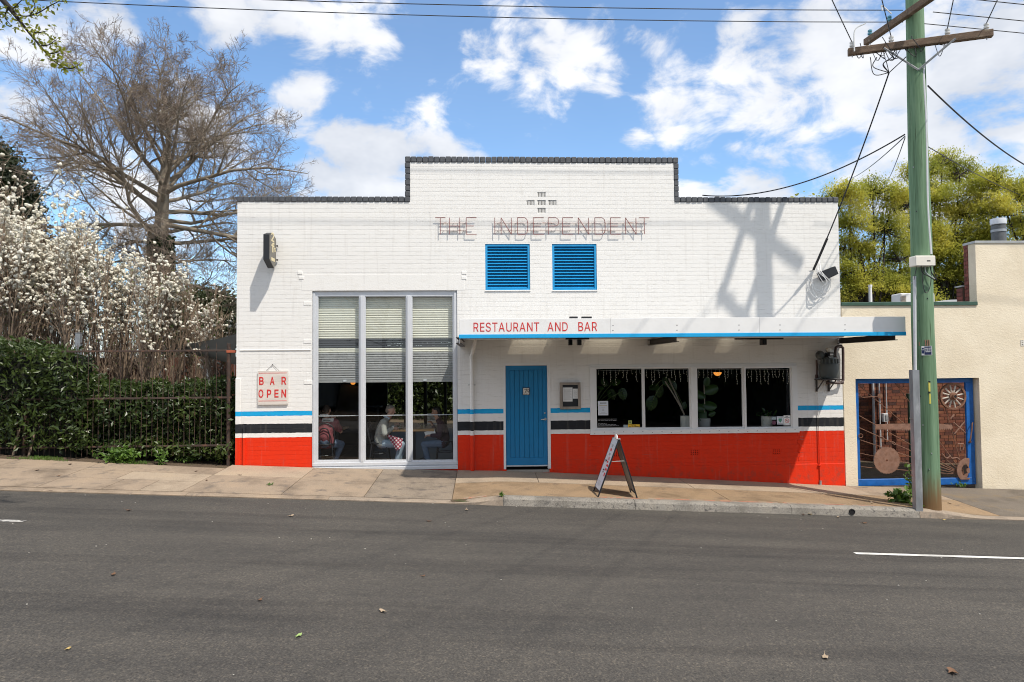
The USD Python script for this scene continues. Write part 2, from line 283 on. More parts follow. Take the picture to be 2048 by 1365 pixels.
pm('dark_void', (.006, .006, .007), .9, .1)
pm('steel_dark', (.035, .026, .022), .5, .25, 8)
pm('black', (.014, .015, .018), .45, .2, 8)
pm('rubber', (.01, .01, .01), .7, .1)
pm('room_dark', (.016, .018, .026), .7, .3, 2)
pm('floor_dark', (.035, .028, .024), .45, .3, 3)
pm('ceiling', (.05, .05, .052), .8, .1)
pm('concrete', (.36, .32, .27), .85, .16, 3.0, bump=.004, bscale=90, stain=((.20, .17, .14), 5, .52, .72))
pm('roof_grey', (.30, .31, .32), .6, .15, 3)
pm('letter_red', (.62, .035, .03), .45, .06)
pm('neon_red', (.22, .07, .062), .5, .35, 20)
pm('neon_rail', (.62, .55, .52), .55, .2, 14, stain=((.30, .13, .08), 9, .52, .66))
pm('metal', (.55, .55, .54), .32, .1, 9, metal=.9)
pm('galv', (.34, .355, .37), .45, .22, 9, metal=.55, stain=((.52, .53, .54), 6, .5, .7), stretch=(1, 1, .35))
pm('rust', (.20, .095, .055), .8, .35, 10, bump=.003, stain=((.10, .045, .028), 16, .48, .68))
pm('rust_light', (.23, .125, .085), .75, .3, 8, bump=.002, stain=((.18, .085, .05), 12, .45, .7))
pm('paper', (.78, .78, .76), .7, .05)
pm('ink', (.03, .03, .035), .7, .1)
pm('wood_grey', (.30, .255, .21), .7, .28, 9, stretch=(1, 1, .2), bump=.002)
pm('board_wood', (.66, .60, .54), .7, .16, 7, stretch=(.3, 1, 2), stain=((.36, .26, .19), 4, .55, .78))
pm('cream_enamel', (.74, .70, .62), .35, .06)
pm('gold', (.72, .62, .38), .4, .1)
pm('shutter_cream', (.74, .71, .60), .5, .05, 4); pm('shutter_grey', (.36, .355, .35), .5, .08, 4); pm('shutter_dark', (.05, .055, .065), .5, .1, 4)
pm('table_wood', (.46, .26, .10), .4, .25, 6, stretch=(.3, 3, 1))
glassmat('glass'); glassmat('glass_clear', (.96, .97, .97), .04)
mat('poly_sheet', {'tr': ('transparent_bsdf', {'color': (.80, .76, .68)}), 'tl': ('translucent_bsdf', {'color': (.75, .72, .64)}), 'mx': ('mix_closure', {'fac': .5})}, [('tr.BSDF', 'mx.closure1'), ('tl.BSDF', 'mx.closure2')], 'mx.closure')
mat('lamp_glow', {'e': ('emission', {'color': (1, .36, .06), 'strength': .55})}, [], 'e.emission')
mat('bulb', {'p': ('principled_bsdf', {'base_color': (.9, .85, .7), 'emission_color': (1, .85, .6), 'emission_strength': .12})}, [])
def quad(x0, x1, y, z0, z1): return np.array([(x0, y, z0), (x1, y, z0), (x1, y, z1), (x0, y, z1)]), np.array([(0, 1, 2), (0, 2, 3)])
# ---------------------------------------------------------------- terrain profile
WB = np.array([(-60, 2.6), (-30, 1.25), (-12, .66), (-8.5, .46), (-5, .23), (-3.5, .16), (.4, .035), (1.29, -.006), (7.38, -.37), (10, -.45), (14, -.62), (30, -1.4), (60, -2.8)])
def wb(x): return np.interp(x, WB[:, 0], WB[:, 1])
def re_(x): return -.15-.045*np.asarray(x, float)
YK = -2.45                                             # the kerb's face
def kh(x): return np.interp(x, [-.45, .25, 7.55, 8.5], [.03, .14, .14, .03])
def pz(x, y):
    t = np.clip(-np.asarray(y, float)/(-YK), 0, 1); return wb(x)*(1-t)+(re_(x)+kh(x))*t
def rz(x, y): d = YK-np.asarray(y, float); return re_(x)+.05*np.sin(np.clip(d/7, 0, 1)*np.pi)
# ---------------------------------------------------------------- the restaurant
B = thing('restaurant_building', 'white painted brick restaurant with stepped parapet, red base and blue door', 'building')
XL, XR = -4.985, 7.38
zlo_t, zlo_b = at(640, 393.5)[2], at(640, 404)[2]; zhi_t, zhi_b = at(1080, 314.5)[2], at(1080, 326)[2]
sx0, sx0i = at(810, 360)[0], at(820, 360)[0]; sx1, sx1i = at(1357, 360)[0], at(1348, 360)[0]
ZB = -.75
outline = Polygon([(XL, ZB), (XR, ZB), (XR, zlo_b), (sx1i, zlo_b), (sx1i, zhi_b), (sx0i, zhi_b), (sx0i, zlo_b), (XL, zlo_b)])
def R(a, b, c, d, Y=0.0): x0, x1, z0, z1 = rect_from(a, b, c, d, Y); return sbox(x0, z0, x1, z1)
SHOP = R(624, 582, 915, 937); DOOR = R(1007, 726, 1101, 945); WIN = R(1180, 728, 1594, 867)
LOUV = [R(970.5, 488.5, 1060, 580.5), R(1104.5, 488.5, 1193.5, 580.5)]
VENT = [R(1074.5, 384.4, 1091.5, 394.6), R(1052.7, 400.5, 1069, 410.9), R(1074.5, 400.5, 1091.5, 410.9), R(1096.3, 400.5, 1112.8, 410.9), R(1074.5, 416.3, 1091.5, 426.5)]
RVENT = [R(1222, 903, 1240, 914.5), R(1380, 900, 1398.5, 911.5), R(1545, 898.5, 1563, 910)]
LINT = R(984, 692, 1617, 726.5); LINT2 = R(603, 549, 930, 581.5)
zl_ = at(1400, 931)[2]; PLINTH = sbox(at(1103, 930)[0], ZB, XR-.002, zl_)
holes = unary_union([SHOP, DOOR, WIN]+LOUV+VENT+RVENT)
INF = R(1181, 866, 1600, 928)
obj('wall', face(outline.difference(unary_union([holes, INF])), .0022, .23), 'joint_paint', B); obj('infill', face(INF.difference(unary_union(RVENT)), .0112, .22), 'joint_paint', B)
# bricks, course by course, clipped to the outline and the openings
skip = unary_union([holes, LINT, LINT2, PLINTH]); INF = R(1181, 866, 1600, 928)
bricks, extra = [], []; CH = .087; k = int(math.floor((ZB-.76)/CH))+1
brng = np.random.default_rng(3)
while .76+CH*k < zhi_b-.02:
    z0 = .76+CH*k+.0026; z1 = min(.76+CH*(k+1)-.0026, zhi_b, zlo_b if False else 99)
    strip = outline.intersection(sbox(XL-1, z0, XR+1, z1)).difference(skip)
    x = XL-.12*(k % 2)-.24
    while x < XR:
        a, b = max(x+.0001, XL), min(x+.2399, XR); x += .24
        if b-a < .02: continue
        if z1 < wb((a+b)/2)-.12: continue
        pc = strip.intersection(sbox(a, z0, b, z1))
        for g in getattr(pc, 'geoms', [pc]):
            if g.is_empty or g.area < 3e-4: continue
            c = g.bounds
            if c[2]-c[0] < .012 or c[3]-c[1] < .012: continue
            y0 = -brng.random()*.0012+(.008 if INF.contains(g.centroid) else 0)
            if g.area < .985*(c[2]-c[0])*(c[3]-c[1]): m = face(g, y0, .02)
            else: m = cbox(c[0], c[2], y0, .02, c[1]+brng.random()*.0008, c[3]-brng.random()*.0012, .0012)
            full = (c[2]-c[0] > .2 and c[3]-c[1] > .07)
            d = abs((c[0]+c[2])/2-.3)*.15+abs((c[1]+c[3])/2-1.0)
            (bricks if full else extra).append((d, m))
    k += 1
bricks.sort(key=lambda t: t[0])
for d, m in bricks[:300]: obj('brick', m, 'wall_paint', B)
obj('brickwork', cat_([m for d, m in bricks[300:]]+[m for d, m in extra]), 'wall_paint', B, kind='stuff')
b = LINT.bounds; obj('lintel', cbox(b[0], b[2], -.006, .02, b[1], b[3], .004), 'wall_paint', B)
b = LINT2.bounds; obj('lintel', cbox(b[0], b[2], -.004, .02, b[1], b[3], .006), 'wall_paint', B, label='rough painted concrete lintel over the big window')
b = PLINTH.bounds; obj('plinth', cbox(b[0], b[2], -.014, .02, b[1], b[3], .008), 'wall_paint', B)
# corner piers, a touch proud, and the small steel cover strip low on the left
obj('corner_pier', cbox(XL-.012, XL+.085, -.012, .03, ZB, 1.95, .006), 'wall_paint', B)
x, z = XZ(489, 870); obj('cover_strip', cbox(x-.018, x+.022, -.045, .02, wb(x)-.05, 1.0, .004), 'wall_paint', B)
for (px, py) in [(600, 546), (603, 556), (928, 546), (928, 556)]:
    x, z = XZ(px, py); obj('anchor_block', cbox(x-.05, x+.05, -.012, .02, z-.035, z+.035, .006), 'wall_paint', B)
for (px, py) in [(616, 607), (616, 683), (617, 765)]:
    x, z = XZ(px, py); obj('patch_block', cbox(x-.09, x+.07, -.008, .02, z-.04, z+.045, .005), 'wall_paint', B)
x0, z = XZ(480, 701); x1, _ = XZ(622, 701); obj('ledge', cbox(x0, x1, -.016, .02, z-.012, z+.006, .004), 'wall_paint', B)
# coping bricks
def coping(x0, x1, z0, z1, vert=False):
    n = max(1, int(round((z1-z0 if vert else x1-x0)/.118)))
    for i in range(n):
        j = brng.normal(0, .0025, 3)
        if vert: h = (z1-z0)/n; m = cbox(x0+j[0], x1+j[1], -.02+j[2], .25, z0+h*i+.003, z0+h*(i+1)-.003, .012)
        else: w = (x1-x0)/n; m = cbox(x0+w*i+.003, x0+w*(i+1)-.003, -.022+j[2], .25, z0+j[0], z1+j[1], .014)
        obj('coping_brick', m, 'coping_grey', B)
coping(XL-.01, sx0i, zlo_b, zlo_t); coping(sx1i, XR+.01, zlo_b, zlo_t); coping(sx0, sx1, zhi_b, zhi_t)
coping(sx0, sx0i, zlo_t, zhi_b, True); coping(sx1i, sx1, zlo_t, zhi_b, True)
# air bricks
for i, V in enumerate(VENT+RVENT):
    x0, z0, x1, z1 = V.bounds; nx, nz = (5, 4) if i < 5 else (4, 3); hh = []
    for a in range(nx):
        for c in range(nz):
            cx, cz = x0+(x1-x0)*(.16+.68*a/(nx-1)), z0+(z1-z0)*(.19+.62*c/(nz-1)); s = (x1-x0)*.052; hh.append(sbox(cx-s, cz-s, cx+s, cz+s))
    v = obj('air_vent', face(V.difference(unary_union(hh)), .012, .035), 'wall_paint', B); obj('dark_recess', box(x0, x1, .05, .06, z0, z1), 'dark_void', v)
# louvre windows
for V in LOUV:
    x0, z0, x1, z1 = V.bounds; t = .045
    lw = obj('louvre_window', face(V.difference(sbox(x0+t, z0+t*.8, x1-t, z1-t)), .012, .10), 'louvre_blue', B)
    n = 14; h = (z1-z0-t*1.8)/n
    for i in range(n):
        zz = z0+t*.8+h*i
        q = Polygon([(.030, zz+.004), (.026, zz+.014), (.088, zz+h*.98), (.093, zz+h*.86)])
        v, f = flat(q, x0+t, x1-t); obj('slat', (np.stack([v[:, 2], v[:, 0], v[:, 1]], 1), f), 'louvre_blue', lw)
    obj('dark_recess', box(x0+.01, x1-.01, .12, .13, z0+.01, z1-.01), 'dark_void', lw)
    obj('sill', cbox(x0-.01, x1+.01, -.02, .1, z0-.025, z0-.002, .004), 'wall_paint', lw)
# the big window
F0 = .045
x0, z0, x1, z1 = SHOP.bounds
panes = [R(634.8, 592.5, 718.6, 921.5, F0), R(730, 592.5, 812.6, 921.5, F0), R(824, 592.5, 906.6, 921.5, F0)]
shop = obj('big_window', face(SHOP.difference(unary_union(panes)), F0, F0+.055), 'alu', B, label='tall three pane window in a pale aluminium frame')
for i, P in enumerate(panes):
    a, c, d, e = P.bounds
    obj('bead', face(P.difference(P.buffer(-.012, join_style=2)), F0+.012, F0+.05), 'alu', shop)
    obj('pane', quad(a, d, F0+.035, c, e), 'glass', shop)
for px in (724.3, 818.3):
    x, _ = XZ(px, 760, F0); obj('mullion_cap', cbox(x-.032, x+.032, F0-.03, F0+.001, z0+.13, z1-.1, .006), 'alu', shop)
for px in (627.5, 911.5):
    x, _ = XZ(px, 760, F0); obj('jamb_cap', cbox(x-.028, x+.028, F0-.024, F0+.001, z0+.06, z1-.04, .006), 'alu', shop)
obj('sill', cbox(x0, x1, -.03, F0+.05, z0-.03, z0+.035, .006), 'alu', shop)
obj('sill_bar', cbox(x0, x1, F0-.03, F0+.001, z0+.055, z0+.12, .006), 'alu', shop)
za = at(770, 831.5, .16)[2]; obj('guard_rail', cbox(x0+.03, x1-.03, .15, .18, za-.004, za+.010, .003), 'alu', shop)
# roller shutter behind the glass
YS = .165; zt, zb_ = at(770, 585, YS)[2], at(770, 764, YS)[2]; zd0, zd1, zc = at(770, 677, YS)[2], at(770, 695.5, YS)[2], at(770, 704, YS)[2]
sh = obj('roller_shutter', cbox(x0+.02, x1-.02, YS-.012, YS+.014, zb_-.012, zb_+.034, .005), 'shutter_grey', B, label='half lowered roller shutter with cream, dark and grey slats')
n = int(round((zt-zb_)/.0468)); h = (zt-zb_)/n
for i in range(n):
    z = zb_+.034+h*i; c = z+h/2; mt = 'shutter_cream' if (c > zd0 or zc < c < zd1) else 'shutter_dark' if zd1 < c <= zd0 else 'shutter_grey'
    ang = np.linspace(-1, 1, 5); q = Polygon([(YS+.012-.017*math.cos(a*1.35), z+h*.5+h*.46*a) for a in ang]+[(YS+.014, z+h*.96), (YS+.014, z+h*.04)])
    v, f = flat(q, x0+.03, x1-.03); obj('slat', (np.stack([v[:, 2], v[:, 0], v[:, 1]], 1), f), mt, sh)
for px in (690, 850):
    x = at(px, 762, YS)[0]; obj('latch', cbox(x-.035, x+.035, YS-.03, YS-.012, zb_+.005, zb_+.045, .004), 'alu', sh)
# door
x0, z0, x1, z1 = DOOR.bounds
dr = R(1011.8, 732, 1094.5, 930.5, .02); dx0, dz0, dx1, dz1 = dr.bounds
obj('door_frame', face(sbox(x0, dz0-.075, x1, z1).difference(sbox(dx0-.004, dz0-.09, dx1+.004, dz1+.004)), -.012, .12), 'white_trim', B)
door = obj('door', face(sbox(dx0, dz0, dx1, dz1).difference(sbox(dx0+.085, dz0+.15, dx1-.085, dz1-.085)), .022, .06), 'door_blue', B, label='blue boarded door')
bw = (dx1-dx0-.17)/7
for i in range(7): obj('board', cbox(dx0+.085+bw*i+.0025, dx0+.085+bw*(i+1)-.0025, .027, .055, dz0+.152, dz1-.087, .004), 'door_blue', door)
obj('weather_strip', cbox(dx0, dx1, .010, .03, dz0-.028, dz0-.003, .003), 'alu', door)
x, z = XZ(1052.3, 783, .02); obj('number_plate', cbox(x-.072, x+.072, .006, .0215, z-.077, z+.077, .006), 'black', door)
obj('number_tile', [cbox(x-.060, x-.002, .002, .010, z-.063, z+.063, .003), cbox(x+.002, x+.060, .002, .010, z-.063, z+.063, .003)], 'cream_enamel', door)
obj('number', text('7', x-.052, z-.045, .088, .002, .003, .95), 'ink', door); obj('number', text('9', x+.006, z-.045, .088, .002, .003, .85), 'ink', door)
x, z = XZ(1090.5, 838.5, .02); obj('handle', [lathe([(.001, .022), (.026, .022), (.028, .002), (.028, 0)], (x, .022, z), 16, 'y'), tube([(x, -.02, z), (x-.03, -.028, z), (x-.09, -.024, z-.006)], [.011, .012, .009], 8), tube([(x, .01, z), (x, -.022, z)], .011, 8)], 'metal', door, smooth=40)
x, z = XZ(1089.5, 826.5, .02); obj('lock', lathe([(.001, .012), (.017, .012), (.019, 0), (.019, -.004)], (x, .02, z), 14, 'y'), 'metal', door, smooth=40)
obj('threshold', cbox(x0+.02, x1-.02, .0, .14, dz0-.26, dz0-.10, .01), 'concrete', B); obj('dark_recess', box(x0, x1, .16, .17, dz0-.3, z1), 'dark_void', B)
for sx in (x0, x1): obj('door_kerb', cbox(sx-.03, sx+.055 if sx == x0 else sx+.05, -.03, .02, wb(sx)-.2, dz0-.075, .012), 'wall_paint', B)
# sliding window
x0, z0, x1, z1 = WIN.bounds; zt2 = at(1390, 733.5)[2]; zs = at(1390, 858.5)[2]
WPX = [(1193, 1283.4), (1289.6, 1378.5), (1394.8, 1484.2), (1491.3, 1580)]
gp = [R(a, 738-.004*(a-1193), c, 855.5-.006*(a-1193), .02) for a, c in WPX]
sw = obj('sliding_window', face(sbox(x0, zs, x1, zt2).difference(unary_union([g.buffer(.028, join_style=2) for g in gp])), -.03, .06), 'white_trim', B, label='four pane sliding window in a white frame')
obj('head', cbox(x0, x1, -.012, .08, zt2, z1, .006), 'white_trim', sw)
for i, g in enumerate(gp):
    a, c, d, e = g.bounds; o = .0 if i in (0, 3) else .02
    obj('sash', face(g.buffer(.03, join_style=2).difference(g), -.012+o, .03+o), 'white_trim', sw); obj('pane', quad(a, d, .010+o, c, e), 'glass', sw)
obj('sill', cbox(x0-.01, x1+.02, -.05, .05, z0-.004, zs, .005), 'white_trim', sw)
for i in range(22):
    x = x0+.08+(x1-x0-.16)*i/21; obj('screw', ico((x, -.052, (z0+zs)/2+(.008 if i % 2 else -.012)), (.011, .004, .006), 0), 'black', sw)
# body behind the front
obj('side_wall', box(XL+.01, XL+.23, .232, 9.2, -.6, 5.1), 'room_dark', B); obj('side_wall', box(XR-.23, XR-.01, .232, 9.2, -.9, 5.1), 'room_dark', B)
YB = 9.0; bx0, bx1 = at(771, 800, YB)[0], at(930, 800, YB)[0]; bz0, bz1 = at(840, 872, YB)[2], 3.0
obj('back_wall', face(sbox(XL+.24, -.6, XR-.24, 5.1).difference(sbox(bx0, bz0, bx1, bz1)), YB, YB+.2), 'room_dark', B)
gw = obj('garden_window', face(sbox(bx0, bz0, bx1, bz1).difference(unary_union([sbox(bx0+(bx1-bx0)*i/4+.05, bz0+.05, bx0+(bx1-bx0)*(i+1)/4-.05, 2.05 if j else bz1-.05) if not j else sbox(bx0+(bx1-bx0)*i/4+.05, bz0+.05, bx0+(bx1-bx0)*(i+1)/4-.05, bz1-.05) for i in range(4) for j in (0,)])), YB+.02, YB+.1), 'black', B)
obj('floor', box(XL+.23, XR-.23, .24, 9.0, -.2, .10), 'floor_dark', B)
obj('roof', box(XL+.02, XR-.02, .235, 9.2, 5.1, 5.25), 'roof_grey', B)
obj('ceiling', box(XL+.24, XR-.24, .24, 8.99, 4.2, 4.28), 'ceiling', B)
# partition between the dining room's front and the bar, dark
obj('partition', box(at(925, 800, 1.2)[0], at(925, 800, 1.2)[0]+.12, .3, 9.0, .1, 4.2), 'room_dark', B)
# ---------------------------------------------------------------- awning over the footpath
YA = -2.00
A = thing('awning', 'long white street awning with blue lower edge and red lettering', 'awning')
ax0, ax1, az0, az1 = rect_from(918, 636, 1811.5, 675, YA); ab = at(1360, 667, YA)[2]; az0 = at(1360, 674.5, YA)[2]; az1 = at(1360, 636, YA)[2]
nseg = 3; ws = (ax1-ax0)/nseg
for i in range(nseg): obj('fascia_panel', cbox(ax0+ws*i+.0015, ax0+ws*(i+1)-.0015, YA, YA+.03, ab, az1, .003), 'white_trim', A)
obj('blue_trim', cbox(ax0-.002, ax1+.002, YA-.008, YA+.05, az0, ab, .004), 'louvre_blue2' if False else 'stripe_blue', A)
ZS = az0+.15
def corr(x0, x1, y0, y1, z, amp=.012, pitch=.076, th=.002):
    nx = max(8, int((x1-x0)/pitch*6)); xs = np.linspace(x0, x1, nx); h = z+amp*np.sin(xs/pitch*2*np.pi)
    V = np.concatenate([np.stack([xs, np.full(nx, y), h+d], 1) for d in (0, th) for y in (y0, y1)]); F = []; k = np.arange(nx-1)
    for a, b, fl in ((0, nx, 0), (2*nx, 3*nx, 1)):
        q = np.stack([a+k, a+k+1, b+k+1], 1), np.stack([a+k, b+k+1, b+k], 1)
        F += [x[:, ::-1] if not fl else x for x in q]
    return V, np.vstack(F)
YSL = -.33
obj('roof_sheet', corr(ax0+.02, ax1-.02, YA+.03, YSL, ZS), 'roof_grey', A)
slots = [(at(a, 690)[0], at(b, 690)[0]) for a, b in ((1030, 1100), (1176, 1250), (1322, 1380), (1444, 1484))]
xx = ax0+.02; wallx1 = at(1683, 690)[0]
for a, b in slots+[(wallx1, wallx1)]:
    if a-xx > .02: obj('roof_sheet', corr(xx, a, YSL, -.005, ZS), 'roof_grey', A)
    if b > a: obj('skylight_sheet', corr(a, b, YSL, -.005, ZS), 'poly_sheet', A, label='translucent corrugated strip')
    xx = b
for px, zz in ((1676, 688), (1300, 691), (925, 694)):
    x = at(px, 688)[0]; z = at(px, zz)[2]
    if px == 1676: x = at(1683, 688)[0]-.05
    obj('beam', cat_([cbox(x-.05, x+.05, YA+.06, -.01, z+.10, z+.112, .002), cbox(x-.006, x+.006, YA+.06, -.01, z+.012, z+.10, .002), cbox(x-.05, x+.05, YA+.06, -.01, z, z+.012, .002)]), 'steel_dark', A)
obj('edge_beam', cbox(ax0+.05, ax1-.05, YA+.055, YA+.10, az0+.03, az0+.13, .004), 'steel_dark', A)
obj('gutter', cbox(ax0+.1, wallx1-.1, -.30, -.18, ZS-.11, ZS-.03, .01), 'white_trim', A)
obj('end_cover', cbox(ax0+.0, ax0+.012, YA+.03, -.01, at(920, 694)[2]+.0, az1-.06, .003), 'white_trim', A)
for px in (1226, 1354, 1478, 1560, 1690):
    for py in (651, 661):
        x, z = XZ(px, py-.003*(px-1354), YA); obj('rivet', lathe([(.001, .004), (.008, .003), (.009, 0)], (x, YA, z), 8, 'y'), 'black', A)
lz0 = at(1060, 663, YA)[2]; lh = at(1060, 645.2, YA)[2]-lz0
for s, a, b in (('RESTAURANT', 945.5, 1078.5), ('AND', 1094.5, 1135.5), ('BAR', 1155, 1194)):
    letters(A, s, at(a, 654, YA)[0], at(b, 654, YA)[0], lz0, lh, YA-.001, 'letter_red', .003)
def flood(px0, px1, py0, py1, bar, top, label):
    Y = -1.2; t = thing('floodlight', label, 'floodlight', at((px0+px1)/2, py1, Y)); x0, x1, z0, z1 = rect_from(px0, py0, px1, py1, Y)
    obj('mounting_bar', cbox(at(bar[0], 678, Y)[0], at(bar[1], 678, Y)[0], Y-.03, Y+.03, at(px0, 679.5, Y)[2], at(px0, 676.5, Y)[2], .003), 'steel_dark', t)
    if top: obj('lamp_body', cbox(x0, x0+(x1-x0)*.29, Y-.09, Y+.05, z0, z1, .006), 'black', t); obj('lamp_body', cbox(x1-(x1-x0)*.31, x1, Y-.09, Y+.05, z0, z1, .006), 'black', t)
    else: obj('lamp_body', cbox(x0, x1, Y-.09, Y+.05, z0, z1, .006), 'black', t)
    obj('lens', cbox(x0+.01, x0+(x1-x0)*.25, Y-.094, Y-.091, z0+.012, z1-.012, .001), 'glass_dark', t)
    return t
pm('stripe_blue', (.012, .36, .70), .4, .08, 3); pm('glass_dark', (.01, .012, .016), .08, .1)
flood(1136.5, 1162, 680, 691, (1131, 1178), True, 'pair of black lamp heads under the awning above the door')
flood(1521, 1530, 679.5, 690.5, (1470, 1566), False, 'single black lamp head under the awning above the right window')
Y = -1.9
for a, b in ((1138.5, 1155), (1162.5, 1183)):
    x0, x1, z0, z1 = rect_from(a, 633.8, b, 640, Y); single('uplight', [cbox(x0, x1, Y-.05, Y+.02, z0, z1, .005), cbox((x0+x1)/2-.015, (x0+x1)/2+.015, Y-.015, Y+.015, ZS, z0+.002, .002)], 'black', 'flat black lamp on the awning roof, '+('left' if a < 1150 else 'right')+' one of the pair above the word BAR', 'lamp')
# ---------------------------------------------------------------- downpipe, conduit
x0, z0 = XZ(943.3, 712, -.07); xt, zt3 = XZ(950.5, 676, -.14)
D = thing('downpipe', 'round downpipe left of the blue door, painted in the wall stripes', 'downpipe', (x0, -.06, wb(x0)))
obj('pipe', tube([(xt, -.24, zt3+.1), (xt, -.24, zt3), (xt-.004, -.20, zt3-.08), (x0+.02, -.075, z0+.06), (x0, -.06, z0), (x0, -.06, wb(x0)-.02)], .038, 12, False), 'wall_paint', D, smooth=50)
for zz in (z0-.0, z0-.03, at(943, 770)[2], at(943, 900)[2]): obj('collar', tube([(x0, -.06, zz), (x0, -.06, zz-.03)], .043, 12), 'wall_paint', D, smooth=50)
zz = at(943, 770)[2]; obj('strap', cbox(x0-.08, x0+.075, -.03, -.018, zz-.012, zz+.006, .003), 'metal', D)
x, z = XZ(1634.5, 752, -.03); xb, zb2 = XZ(1638.3, 968, -.03)
c = thing('wall_conduit', 'thin conduit running down the wall below the gas meter', 'pipe', (x, -.03, wb(x)))
obj('pipe', tube([(x, -.035, z+.02), (x+.004, -.035, z-.1), (x, -.03, z-.2), (x+.006, -.03, 0.2), (x+.01, -.03, wb(x)+.06)], .011, 8), 'wall_paint', c, smooth=50)
obj('foot', tube([(x+.012, -.032, wb(x)+.09), (x+.012, -.032, wb(x)-.02)], .022, 10), 'galv', c, smooth=50); obj('clip', cbox(x-.03, x+.03, -.05, 0, .05, .075, .004), 'wall_paint', c)
# ---------------------------------------------------------------- neon name on the wall
YN = -.055
nz0, nz1 = at(1083, 469, YN)[2], at(1083, 436, YN)[2]; H = nz1-nz0
N = thing('neon_sign', 'long row of thin red neon tube letters on two rails above the blue louvres', 'sign')
for a, b in ((275, 452), (647, 1668)):
    for zc in (498, 548):
        x0, x1 = at(800+a/3.413, 450, YN)[0], at(800+b/3.413, 450, YN)[0]; z = at(1083, 300+zc/3.413, YN)[2]
        obj('rail', cbox(x0-.01, x1+.01, YN+.012, YN+.028, z-.008, z+.008, .003), 'neon_rail', N)
        for q in np.linspace(x0+.06, x1-.06, 3 if a < 300 else 9): obj('standoff', tube([(q, YN+.03, z), (q, .004, z)], .008, 6), 'neon_rail', N)
ST = {'T': [[(0, 1), (1, 1)], [(.5, 1), (.5, 0)]], 'H': [[(0, 1), (0, 0)], [(1, 1), (1, 0)], [(0, .5), (1, .5)]], 'E': [[(1, 1), (0, 1), (0, 0), (1, 0)], [(0, .5), (.72, .5)]], 'I': [[(.5, 1), (.5, 0)]], 'N': [[(0, 0), (0, 1), (1, 0), (1, 1)]],
      'D': [[(.72, 1), (0, 1), (0, 0), (.72, 0), (.92, .1), (1, .3), (1, .7), (.92, .9), (.72, 1)]], 'P': [[(0, 0), (0, 1), (.75, 1), (.94, .92), (1, .76), (.94, .58), (.75, .5), (0, .5)]]}
for ch, a, b in zip('THEINDEPENDENT', (240, 337, 452, 632, 690, 802, 910, 1012, 1110, 1217, 1330, 1437, 1540, 1632), (310, 408, 523, 662, 760, 872, 981, 1083, 1181, 1288, 1400, 1507, 1611, 1703)):
    x0, x1 = at(800+a/3.413, 452, YN)[0], at(800+b/3.413, 452, YN)[0]; ms = []
    for s in ST[ch]:
        p = []
        for (u, v), (u2, v2) in zip(s[:-1], s[1:]):
            ms.append(tube([(x0+(x1-x0)*u, YN, nz0+H*v), (x0+(x1-x0)*u2, YN, nz0+H*v2)], .0078, 6))
    obj('letter', ms, 'neon_red', N)
# ---------------------------------------------------------------- projecting sign
sd = lambda px, py, d: (d, float(at(px, py, -d)[2]))
pts = [sd(538.7, 469, .48), sd(545, 466, .277), sd(552, 478.7, .05), sd(552.4, 528, .05), sd(548.4, 536.8, .2), sd(538.7, 519, .48)]
XS = float(at(552, 500, -.05)[0])+.0; T = thing('projecting_sign', 'small black six sided projecting sign with gold lettering', 'sign', (XS, 0, pts[3][1]))
poly = Polygon([(-d, z) for d, z in pts])
def side(poly, x0, x1):
    m = trimesh.creation.extrude_polygon(poly, x1-x0, engine='earcut'); v = m.vertices; return np.stack([x0+v[:, 2], v[:, 0], v[:, 1]], 1), m.faces
obj('sign_box', side(poly, XS-.115, XS), 'black', T); pm('sign_face', (.16, .15, .13), .45, .2, 8)
obj('sign_face', side(poly.buffer(-.012), XS, XS+.004), 'sign_face', T)
for s, u, z, h, k in (('2', -.40, pts[2][1]-.09, .17, 1.5), ('f', -.36, pts[2][1]-.30, .18, 1.9), ('s', -.20, pts[2][1]-.27, .10, 1.5)):
    v, f = arr(meshkit.text_mesh(s, h, .003, True)); obj('lettering', (np.stack([XS+.004+v[:, 2], u+v[:, 0]*k, z+v[:, 1]], 1), f), 'gold', T)
obj('lettering', box(XS+.004, XS+.007, -.36, -.14, pts[3][1]+.02, pts[3][1]+.085), 'gold', T)
for py in (492.5, 520.5):
    x, z = XZ(553, py, -.03); obj('bracket', tube([(XS-.05, -.06, z), (XS-.05, 0, z)], .012, 8), 'steel_dark', T); obj('bolt', ico((XS+.02, -.04, z), .02, 1), 'steel_dark', T)
# ---------------------------------------------------------------- BAR OPEN board
x0, x1, z0, z1 = rect_from(515.4, 742.3, 575.7, 809.9, -.03)
S = thing('hanging_board', 'weathered wooden board with red letters BAR OPEN', 'sign', ((x0+x1)/2, -.03, z0))
m = face(sbox(x0, z0, x1, z1).buffer(-.012).buffer(.012), -.035, -.008); obj('board', m, 'board_wood', S)
hz = at(545.7, 729.5)[2]; xm = at(545.7, 729.5)[0]
obj('hanger', cat_([tube([(xm-.13, -.02, z1), (xm, -.012, hz)], .003, 5), tube([(xm+.13, -.02, z1), (xm, -.012, hz)], .003, 5)]), 'steel_dark', S); obj('nail', tube([(xm, -.03, hz), (xm, .01, hz)], .007, 6), 'steel_dark', S)
for py in (746.6, 802.3): z = at(545, py, -.03)[2]; obj('line', cbox(x0+.02, x1-.02, -.0365, -.0352, z-.005, z+.005, .0004), 'letter_red', S)
def spread(s, xs, zb, zt):
    for ch, (a, b) in zip(s, xs):
        xa, xb = at(450+a/4.096, 770, -.03)[0], at(450+b/4.096, 770, -.03)[0]; h = zt-zb; w = text_w(ch, h, True)
        obj('letter', text(ch, xa, zb, h, -.0355, .004, (xb-xa)/w, True), 'letter_red', S)
spread('BAR', ((275, 318), (368, 406), (458, 502)), at(545, 769.5, -.03)[2], at(545, 754.5, -.03)[2])
